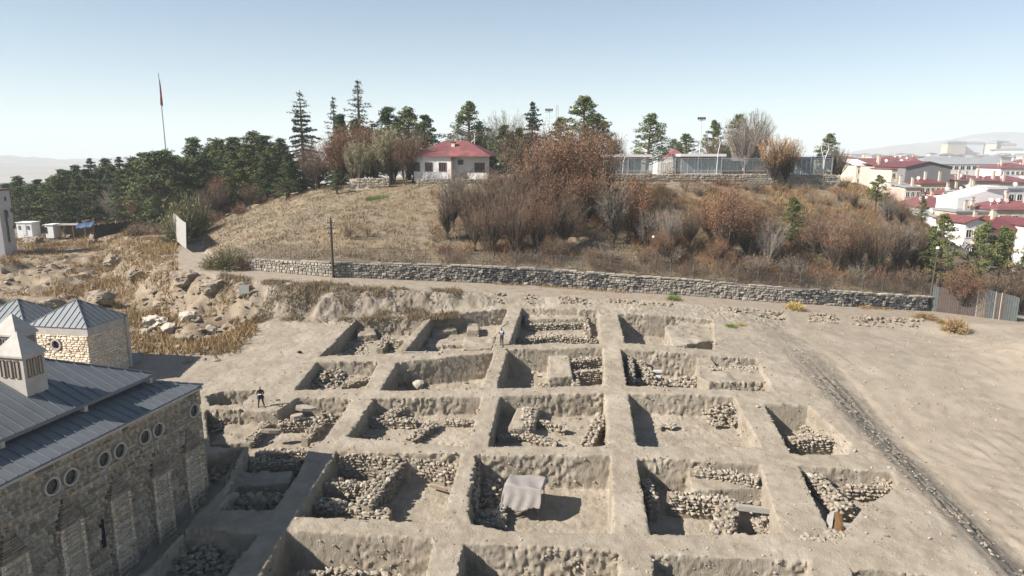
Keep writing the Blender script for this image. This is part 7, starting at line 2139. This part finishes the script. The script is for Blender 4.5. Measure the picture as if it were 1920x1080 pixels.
# glass fence along the plateau edge
t = thing("glass_fence", "grey framed glass fence along the plateau's edge above the slope", "fence", tuple(at_Y(1140, 327, 108.2))); b0 = np.array(t.location)
pxs = [1138, 1178, 1223, 1266, 1309, 1353, 1396, 1440, 1480, 1520, 1560]
rails = MB()
CLEAR = bpy.data.materials.new("clear_panel"); CLEAR.use_nodes = True
_b = CLEAR.node_tree.nodes["Principled BSDF"]; _b.inputs["Base Color"].default_value = (.45, .52, .54, 1); _b.inputs["Roughness"].default_value = .05; _b.inputs["Alpha"].default_value = .09
for i, px in enumerate(pxs):
    q0, q1 = at_Y(px, 329, 108.2), at_Y(px, 297, 108.2)
    m = MB(); m.box(tuple((q0 + q1) / 2 - b0), (.12, .12, q1[2] - q0[2] + .4)); m.build("fence_post", STEEL, t)
    if i < len(pxs) - 1:
        r0, r1 = at_Y(pxs[i + 1], 329, 108.2), at_Y(pxs[i + 1], 297, 108.2)
        for f in (.0, .26, .98):
            a_, c_ = q0 + (q1 - q0) * f, r0 + (r1 - r0) * f; d = c_ - a_
            m = MB(); m.box(tuple((a_ + c_) / 2 - b0 + np.array([0, -.02, 0])), (d[0] - .13, .06, .09)); m.build("rail", STEEL, t)
        c = (q0 + q1 + r0 + r1) / 4
        m = MB(); m.box(tuple(c - b0 + ZV * .3), (r0[0] - q0[0] - .14, .02, (q1[2] - q0[2]) * .7)); m.build("glass_panel", CLEAR, t)
# masts and lamps
def lampmast(px, Y, ytop, label, floods=4):
    X = (px - 960) / FPX * (Y * CP + 1); z = Hs(X, Y); h = at_Y(px, ytop, Y)[2] - z
    t = thing("floodlight_mast", label, "light mast", (X, Y, z)); m = MB(); m.tube([(0, 0, -.3), (0, 0, h)], [.14, .07], 6); m.build("mast", FRAME, t)
    m = MB(); m.box((0, 0, h - .35), (1.3, .08, .08)); m.box((0, 0, h - 1.3), (1.0, .06, .05)); m.build("crossbar", FRAME, t)
    for k in range(floods):
        m = MB(); m.box((-.55 + 1.1 * k / (floods - 1), -.1, h), (.3, .18, .42)); m.build("floodlight", POLE, t)
lampmast(1028, 128, 206, "floodlight mast with dark lamps left of the lattice mast"); lampmast(1309, 122, 222, "floodlight mast standing alone against the sky behind the right glass pavilion")
X = (1043 - 960) / FPX * (150 * CP + 1); z = Hs(X, 150); h = at_Y(1043, 197, 150)[2] - z
t = thing("lattice_mast", "slim steel lattice mast beside the floodlight mast", "mast", (X, 150, z)); m = MB()
for sx, sy in ((-.3, -.3), (.3, -.3), (.3, .3), (-.3, .3)): m.tube([(sx, sy, 0), (sx * .6, sy * .6, h)], .04, 4)
for k in range(22):
    z0, z1 = h * k / 22, h * (k + 1) / 22; s0 = .3 - .12 * k / 22; m.tube([(-s0, -s0, z0), (s0, -s0, z1)], .025, 3); m.tube([(s0, -s0, z0), (s0, s0, z1)], .025, 3); m.tube([(-s0, s0, z0), (-s0, -s0, z1)], .025, 3)
m.build("lattice", STEEL, t)
def curved_lamp(px, Y, yb, ytop, arms, label):
    A, B = at_Y(px, yb, Y), at_Y(px, ytop, Y); h = B[2] - A[2]
    t = thing("street_lamp", label, "lamp post", tuple(A)); 
    for j, s in enumerate(arms):
        m = MB(); pts = [(0, 0, -.3), (.1 * s, 0, h * .5), (.55 * s, 0, h * .78), (.55 * s, 0, h * .9), (.2 * s, 0, h * .99), (-.45 * s, 0, h * (1.0 - .03 * j))] if len(arms) > 1 else [(0, 0, -.3), (.1, 0, h * .6), (.35, 0, h * .85), (.2, 0, h * .98), (-.15, 0, h)]
        m.tube(pts, [.09, .07, .06, .05, .05, .04][:len(pts)], 6); a_ = m.build("pole", FRAME, t)
        m = MB(); e = pts[-1]; m.box((e[0] - .2 * s, 0, e[2] - .02), (.5, .2, .1)); m.build("lamp_head", WHITE, a_)
curved_lamp(1343, 109.5, 327, 258, (1,), "curved white street lamp right of the floodlight mast")
curved_lamp(1488, 109, 327, 262, (1, -1), "twin armed curved lamp behind the golden trees"); curved_lamp(1543, 109, 327, 268, (1, -1), "twin armed curved lamp at the right end of the plateau")
curved_lamp(1167, 109.5, 327, 288, (1,), "thin grey street lamp before the left glass pavilion")
# flagpole with limp flag
Yf_ = 240.0; bX = (317 - 960) / FPX * (Yf_ * CP + 2); bz = Hs(bX, Yf_); top = at_Y(309.5, 137, Yf_)
t = thing("flagpole", "very tall flagpole rising out of the left wood into the sky", "flagpole", (bX, Yf_, bz)); m = MB(); hh = top[2] - bz
m.tube([(0, 0, 0), (0, 0, hh)], [.30, .14], 8); m.build("pole", STEEL, t)
FLAG = mat("red_flag_cloth", (.24, .028, .045), .8, (.17, .022, .035), 1.5, .6)
m = MB(); V = []; F = []
fz0, fz1 = at_Y(311, 150, Yf_)[2] - bz, at_Y(311, 196, Yf_)[2] - bz
for i in range(16):
    f = i / 15; z = fz0 + (fz1 - fz0) * f; wd = .15 + 1.1 * f ** .8
    for j in range(9):
        u = j / 8; V.append((.15 + wd * (.5 * u + .30 * math.sin(u * 9 + f * 2)) - .25 * f, .35 * math.sin(u * 11 + f * 3) * (.3 + f), z - .8 * u * f))
F = [(i * 9 + j, i * 9 + 9 + j, i * 9 + 10 + j, i * 9 + 1 + j) for i in range(15) for j in range(8)]
m.add(V, F); o = m.build("flag", FLAG, None, True); o.location = (bX, Yf_, bz); o["label"] = "limp red flag hanging down the tall flagpole"; o["category"] = "flag"

# ------------------------------------------------------------------ the town on the right
PAL = {'white': (0.619, 0.602, 0.576), 'cream': (0.533, 0.473, 0.378), 'pink': (0.499, 0.378, 0.327), 'grey': (.19, .185, .19), 'beige': (0.473, 0.396, 0.310), 'orange': (.50, .29, .15), 'lgrey': (.42, .43, .46), 'ochre': (.55, .48, .30), 'dark': (.10, .10, .11)}
PM = {k: mat("plaster_" + k, v, .88, tuple(c * .86 for c in v), .5, .6) for k, v in PAL.items()}
GREYROOF = mat("grey_sheet_roof", (.27, .28, .29), .6, (.22, .23, .24), .3, .6)
DKRED = mat("dark_red_roof", (.145, .045, .052), .6, (.115, .038, .042), .8, .6)
def building(px0, px1, yeave, ybot, Y, depth, wall, roof, roofh, label, rz=0.0, rows=2, cols=5, style='hip', ww=1.1, wh=1.3, chim=0, dish=0, side='grey', roofm=None, cat="building", winrow=None, bandm=None):
    A, B = at_Y(px0, ybot, Y), at_Y(px1, ybot, Y); w = B[0] - A[0]; ez = at_Y(px0, yeave, Y)[2]
    z0 = min(A[2], Hs(A[0], Y)) ; h = ez - z0
    roofh = roofh * (.95 if Y > 300 else .55)
    t = thing("town_building", label, cat, (A[0], Y, z0), rz)
    m = MB(); m.box((w / 2, depth / 2, h / 2 - .5), (w, depth, h + 1)); m.build("wall", PM[wall], t)
    rm = roofm or REDROOF
    m = MB(); o = .35
    if style == 'hip': hip_roof(m, 0, w, 0, depth, h, roofh, o)
    elif style == 'gable':       # ridge runs away from the camera, gable faces it
        V = [(-o, -o, h), (w + o, -o, h), (w / 2, -o, h + roofh), (-o, depth + o, h), (w + o, depth + o, h), (w / 2, depth + o, h + roofh)]
        V2 = [(x, y, z + .18) for x, y, z in V]
        m.add(V + V2, [(6, 8, 11, 9), (8, 7, 10, 11), (0, 3, 5, 2), (2, 5, 4, 1), (0, 2, 8, 6), (2, 1, 7, 8), (3, 0, 6, 9), (1, 4, 10, 7), (4, 5, 11, 10), (5, 3, 9, 11)])
    elif style == 'shed':        # slopes down towards the camera
        V = [(-o, -o, h), (w + o, -o, h), (w + o, depth + o, h + roofh), (-o, depth + o, h + roofh)]
        m.add(V + [(x, y, z + .18) for x, y, z in V], [(4, 5, 6, 7), (0, 3, 2, 1), (0, 1, 5, 4), (1, 2, 6, 5), (2, 3, 7, 6), (3, 0, 4, 7)])
    else: m.box((w / 2, depth / 2, h + .15), (w + .5, depth + .5, .3))
    ro = m.build("roof", rm, t)
    if style == 'gable':
        m = MB(); m.add([(0, .0, h - .01), (w, .0, h - .01), (w / 2, .0, h + roofh * (1 - 2 * o / (w + 2 * o)) ), (0, .2, h - .01), (w, .2, h - .01), (w / 2, .2, h + roofh * (1 - 2 * o / (w + 2 * o)))], [(0, 1, 2), (5, 4, 3), (0, 2, 5, 3), (1, 4, 5, 2)]); m.build("gable", PM[wall], t)
    fh = 2.9
    for r in range(rows + (1 if rows > 1 else 0)):
        zc = h - 1.65 - fh * r
        if zc < .3: continue
        for c in range(cols):
            win(t, w * (c + .5) / cols, zc, min(ww, w / cols * .7), min(wh, fh * .6), y=-.04)
    if bandm:
        m = MB(); m.box((w * .5, -.35, h - fh * 1.05), (w * .35, .7, .9)); m.build("balcony", PM[bandm], t)
    rr = random.Random(int(px0 * 7 + yeave))
    for k in range(chim):
        x, y = w * rr.uniform(.1, .9), depth * rr.uniform(.15, .6); hh = rr.uniform(1.2, 2.0)
        m = MB(); m.box((x, y, h + roofh * .5 + hh / 2), (.5, .5, hh + 1)); c_ = m.build("chimney", PM[rr.choice(['pink', 'beige', 'cream'])], t); m = MB(); m.box((x, y, h + roofh * .5 + hh + .6), (.66, .66, .12)); m.build("chimney_cap", CONC, c_)
    for k in range(dish):
        x, y = w * rr.uniform(.05, .95), depth * rr.uniform(.05, .4); zc = h + roofh * .4 + .9
        m = MB(); m.tube([(x, y, zc - 1.2), (x, y, zc)], .05, 4); n = np.array([rr.uniform(-.5, .5), -1, .4]); n /= np.linalg.norm(n)
        m.ring(np.array([x, y, zc]) , n, .42, .02, .06, 12); m.build("satellite_dish", WHITE, t)
    return t
building(1574, 1606, 300, 345, 236, 9, 'cream', None, 2, "small cream house with white flat roof at the town's left end by the plateau", rows=3, cols=3, style='flat', roofm=WHITE)
building(1598, 1636, 311, 398, 215, 10, 'cream', None, 3.2, "cream apartment house with white shed roof and brown balcony", rows=6, cols=3, style='shed', roofm=WROOF, bandm='orange')
building(1636, 1692, 313, 398, 205, 12, 'pink', None, 4.2, "pink apartment block with the big red roof left of the dark gable", rows=6, cols=6, style='shed', chim=2, dish=2, bandm='pink')
building(1664, 1690, 318, 398, 190, 11, 'cream', None, 1.2, "cream facade with red balcony joined to the dark gable's left", rows=6, cols=3, style='flat', bandm='orange')
t = building(1689, 1773, 314, 400, 186, 16, 'grey', None, 2.6, "big dark grey gable wall of an apartment block with a black stair slot", rows=0, cols=0, style='gable', roofm=DKRED)
w = 84 / FPX * 186
for k in range(4): m = MB(); m.box((w * .56, -.04, 14.2 - 2.4 * k), (1.9, .12, 1.7)); m.build("stair_opening", DARK, t)
building(1716, 1908, 308, 345, 330, 16, 'white', None, 3.4, "long white institution with a grey roof and one row of windows", rows=1, cols=17, style='hip', roofm=GREYROOF, ww=2.2, wh=2.6)
building(1872, 1945, 316, 350, 262, 14, 'white', None, 4.0, "white apartment house with red roof at the right edge beyond the institution", rows=2, cols=8, style='hip', chim=2, dish=2)
building(1768, 1868, 340, 392, 190, 16, 'beige', None, 2.4, "wide beige gabled block with a long red roof in mid town", rows=0, cols=0, style='shed', chim=4, dish=4)
building(1862, 1945, 343, 392, 196, 14, 'beige', None, 2.6, "beige block with windows continuing the long red roof to the right", rows=2, cols=7, style='shed', chim=3, dish=2)
building(1720, 1768, 345, 398, 178, 10, 'ochre', None, 2.4, "small ochre house with dark red roof right of the dark gable", rows=3, cols=5, style='hip', roofm=DKRED, chim=2, dish=1)
building(1693, 1722, 352, 398, 172, 9, 'pink', None, 1.6, "little pink house with red brick chimney below the dark gable", rows=2, cols=3, style='shed', roofm=GREYROOF, chim=2)
building(1722, 1797, 389, 425, 150, 11, 'lgrey', None, 4.2, "house with a bright red roof and a band of windows under it", rows=2, cols=9, style='hip', chim=3, dish=3, ww=1.1, wh=1.0, roofm=mat("bright_red_roof", (.19, .072, .072), .7, (.15, .058, .06), .8, .6))
building(1775, 1835, 366, 400, 166, 10, 'pink', None, 2.8, "low house with red hipped roof behind the white party wall", rows=1, cols=5, style='hip', chim=3, dish=3)
for (px0, px1, ye, Y, dp, wl, lab, rows, cols, st, rf, ch) in [
 (1606, 1632, 303, 300, 12, 'lgrey', "grey five storey block seen between the white roof and plateau", 5, 5, 'flat', GREYROOF, 1), (1700, 1722, 304, 320, 12, 'pink', "pink block peeping over the dark gable's left roof edge", 5, 4, 'hip', None, 1), (1745, 1775, 302, 380, 14, 'white', "white block above the dark gable's right slope", 6, 5, 'flat', GREYROOF, 0),
 (1652, 1690, 300, 360, 14, 'white', "white terrace block behind the pink apartment roof", 6, 6, 'hip', None, 2), (1905, 1950, 306, 390, 14, 'cream', "cream block at the right edge behind the white apartment house", 5, 5, 'hip', None, 1), (1580, 1612, 301, 420, 14, 'pink', "pinkish block on the left end of the town's skyline", 5, 6, 'hip', None, 0),
 (1960, 2020, 330, 230, 14, 'white', "white block beyond the right edge behind the red roofs", 4, 7, 'hip', None, 2), (1970, 2030, 372, 165, 12, 'pink', "pink block beyond the right edge beside the grey walled house", 4, 6, 'hip', None, 2), (1965, 2040, 430, 118, 11, 'cream', "cream block beyond the right edge beside the cut white house", 4, 6, 'hip', None, 2), (2050, 2120, 350, 200, 13, 'beige', "beige block farther beyond the right edge", 4, 7, 'hip', None, 1), (2060, 2140, 415, 130, 12, 'white', "white block farther beyond the right edge", 4, 7, 'hip', None, 2),
 (1812, 1842, 362, 158, 9, 'cream', "cream house with balconies left of the white party wall's crest", 3, 4, 'flat', GREYROOF, 2)]:
    building(px0, px1, ye, ye + 60, Y, dp, wl, None, 2.4, lab, rows=rows, cols=cols, style=st, roofm=rf, chim=ch, dish=ch)
# bright white party wall with sloping top
A, B = at_Y(1796, 400, 140), at_Y(1884, 400, 141); t = thing("white_party_wall", "bright white windowless wall whose top slopes up to the right", "building", tuple(A - ZV * 4)); b0 = np.array(t.location)
m = MB(); tops = [at_Y(1796, 371, 140), at_Y(1812, 368, 140.2), at_Y(1850, 357, 140.6), at_Y(1884, 350, 141)]
xs2 = [p for p in tops]
V = []
for p in tops: V += [np.array([p[0], p[1], b0[2]]) - b0, p - b0]
N = len(V); V2 = [v + np.array([0, 7, 0]) for v in V]
m.add(V + V2, [(2 * i, 2 * i + 2, 2 * i + 3, 2 * i + 1) for i in range(3)] + [(N + 2 * i, N + 2 * i + 1, N + 2 * i + 3, N + 2 * i + 2) for i in range(3)] + [(2 * i + 1, 2 * i + 3, N + 2 * i + 3, N + 2 * i + 1) for i in range(3)] + [(0, 1, N + 1, N), (6, N + 6, N + 7, 7)])
m.build("wall", mat("bright_white_wall", (.80, .79, .77), .85), t)
m = MB(); p, q = tops[2] - b0, tops[3] - b0; m.box(tuple((p + q) / 2 + ZV * .15), (q[0] - p[0] + .6, .8, .5)); m.build("parapet", WHITE, t)
building(1884, 1945, 355, 402, 143, 11, 'lgrey', None, .4, "grey walled house right of the bright white party wall", rows=2, cols=4, style='flat', roofm=GREYROOF, dish=2)
building(1862, 1960, 394, 440, 132, 10, 'beige', None, 3.6, "house with wide red roof and beige gable behind the orange house", rows=1, cols=4, style='hip', chim=3, dish=3)
building(1788, 1850, 398, 440, 134, 8, 'beige', None, 1.0, "low roof terrace house with chimneys in front of the white party wall", rows=1, cols=4, style='flat', roofm=GREYROOF, chim=3)
building(1750, 1800, 408, 460, 138, 8, 'white', None, 1.4, "white house with bluish grey roof behind the big green pine", rows=2, cols=5, style='shed', roofm=GREYROOF, dish=2)
building(1842, 1911, 431, 520, 112, 9, 'orange', None, 3.4, "orange house with dark red roof and white windows behind two pines", rows=3, cols=4, style='hip', roofm=DKRED, chim=2, ww=1.9, wh=1.7)
building(1798, 1842, 419, 520, 111, 8, 'white', None, 1.5, "white house front with red gable above a timber loggia", rows=3, cols=3, style='gable', roofm=REDROOF, bandm='pink')
building(1910, 1950, 424, 520, 110, 9, 'white', None, 2.0, "white house cut by the right edge of the picture", rows=4, cols=3, style='hip', roofm=DKRED)
# ---- distant town: several hundred small blocks are countable; those in view stand one by one
FAR = []
for i, (kw, kr) in enumerate((('white', None), ('cream', 'r'), ('pink', 'r'), ('lgrey', None), ('white', 'r'), ('beige', 'g'))):
    m = MB(); m.box((0, 0, .5), (1, 1, 1.0))
    me = m.mesh("town_block", PM[kw]); FAR.append(me)
    m = MB(); hip_roof(m, -.5, .5, -.5, .5, 1.0, .22, .04); FAR[-1] = (me, m.mesh("roof", {None: GREYROOF, 'r': REDROOF, 'g': GREYROOF}[kr]))
fr = random.Random(17)
def far_block(px, Y, w, d, h, k, label, group):
    X = (px - 960) / FPX * Y * CP; z = Hs(X, Y)
    t = thing("distant_building", label, "building", (X, Y, z - 1), R(fr.uniform(-25, 25)), group); t.scale = (w, d, h + 1)
    link("wall", FAR[k][0], t); link("roof", FAR[k][1], t)
for i in range(285):
    Y = 420 + 1500 * fr.random() ** 1.3; px = fr.uniform(1560, 1960) if i < 225 else fr.uniform(1960, 2500)
    k = fr.randrange(6)
    s = fr.uniform(9, 17)
    cn = ['white flat roofed', 'cream red roofed', 'pink red roofed', 'grey', 'white red roofed', 'beige grey roofed'][k]
    zn = min([(1580, "plateau's right end"), (1640, 'thin crowned pine'), (1700, 'dark gable'), (1750, 'leftmost high rise'), (1800, 'grey slab'), (1846, 'white tower'), (1875, 'rightmost high rise'), (1925, "picture's right edge"), (1990, "frame's right border"), (2150, "plain beyond the frame's right border")], key=lambda q: abs(q[0] - px))[1]
    dn = 'nearer' if Y < 800 else 'farther' if Y < 1300 else 'farthest'
    key = (cn, zn, dn); c = seen_lab.get(key, 0); seen_lab[key] = c + 1
    far_block(px, Y, s * 1.5, s, fr.uniform(6, 11) if Y < 900 else fr.uniform(7, 13), k, "%s%s hazy %s town block near the %s" % (ordinal(c), dn, cn, zn), "distant town houses under the far ridge")
for (px, w, h, Y, k, lab) in [(1786, 52, 40, 1900, 5, "hazy beige slab, leftmost of the distant high rises"), (1806, 40, 38, 1950, 3, "hazy grey slab right beside the beige high rise"), (1822, 44, 39, 1920, 3, "hazy blue grey slab among the distant high rises"), (1846, 26, 37, 1980, 0, "hazy white tower alone between the distant slabs"), (1856, 30, 38, 1900, 3, "hazy white and grey tower right of the slab group"), (1868, 52, 40, 1890, 5, "hazy beige slab, rightmost of the distant high rises"), (1884, 36, 35, 1880, 5, "hazy cream slab touching the rightmost beige one"), (1900, 90, 22, 1700, 0, "long low white block below the distant high rises")]:
    far_block(px, Y, w, 26, h, k, lab, None)
# ---- far ridge and the faint one on the left
HILLM = mat("far_hill", (.26, .22, .20), .95, (.20, .17, .15), .004, .7, col3=(.32, .28, .25), scale3=.0025)
def ridge(name, az0, az1, Y, prof, seed, label):
    n = 90; V = []; rows = 14
    for i in range(n):
        px = az0 + (az1 - az0) * i / (n - 1)
        yt = np.interp(px, [p[0] for p in prof], [p[1] for p in prof])
        top = at_Y(960, yt, Y)[2] - CAMZ * 0
        for j in range(rows):
            f = j / (rows - 1); YY = Y - 1500 * (1 - f)
            z = -25 + (top + 25) * (f ** 1.5) * (1 + .10 * float(vnoise2(px / 37, f * 6, seed)) * (1 - f) * 3) + (6 * float(vnoise2(px / 11, f * 9, seed + 3)))* f
            V.append(((px - 960) / FPX * YY, YY, z))
        V.append(((px - 960) / FPX * (Y + 900), Y + 900, -40))
    m_ = rows + 1
    F = [(i * m_ + j, i * m_ + m_ + j, i * m_ + m_ + j + 1, i * m_ + j + 1) for i in range(n - 1) for j in range(rows)]
    o = link(name, np_mesh(name, np.array(V), np.array(F), [HILLM], True)); o["kind"] = "structure"; o["label"] = label
ridge("hills", 1480, 2900, 4200, [(1480, 292), (1560, 288), (1640, 276), (1700, 268), (1760, 262), (1800, 252), (1850, 247), (1920, 249), (2000, 252), (2300, 256), (2900, 285)], 3, "long hazy ridge beyond the town")
ridge("hills", -900, 420, 3300, [(-900, 275), (-300, 282), (0, 290), (60, 293), (130, 299), (300, 292), (420, 300)], 8, "faint blue ridge beyond the left wood")
# ---- air
hb = MB(); hb.box((0, 1500, 130), (17000, 14000, 340)); 
hz_ = hb.mesh("haze", None); HAZE = bpy.data.materials.new("air"); HAZE.use_nodes = True; nt = HAZE.node_tree
for n in list(nt.nodes):
    if n.type != 'OUTPUT_MATERIAL': nt.nodes.remove(n)
pv = nt.nodes.new("ShaderNodeVolumePrincipled"); pv.inputs["Density"].default_value = 0.00026; pv.inputs["Color"].default_value = (.74, .83, .88, 1); pv.inputs["Anisotropy"].default_value = 0.0
nt.links.new(pv.outputs[0], [n for n in nt.nodes if n.type == 'OUTPUT_MATERIAL'][0].inputs["Volume"])
hz_.materials.append(HAZE); o = link("haze", hz_); o["kind"] = "stuff"; o["label"] = "thin morning haze over the town and plain"
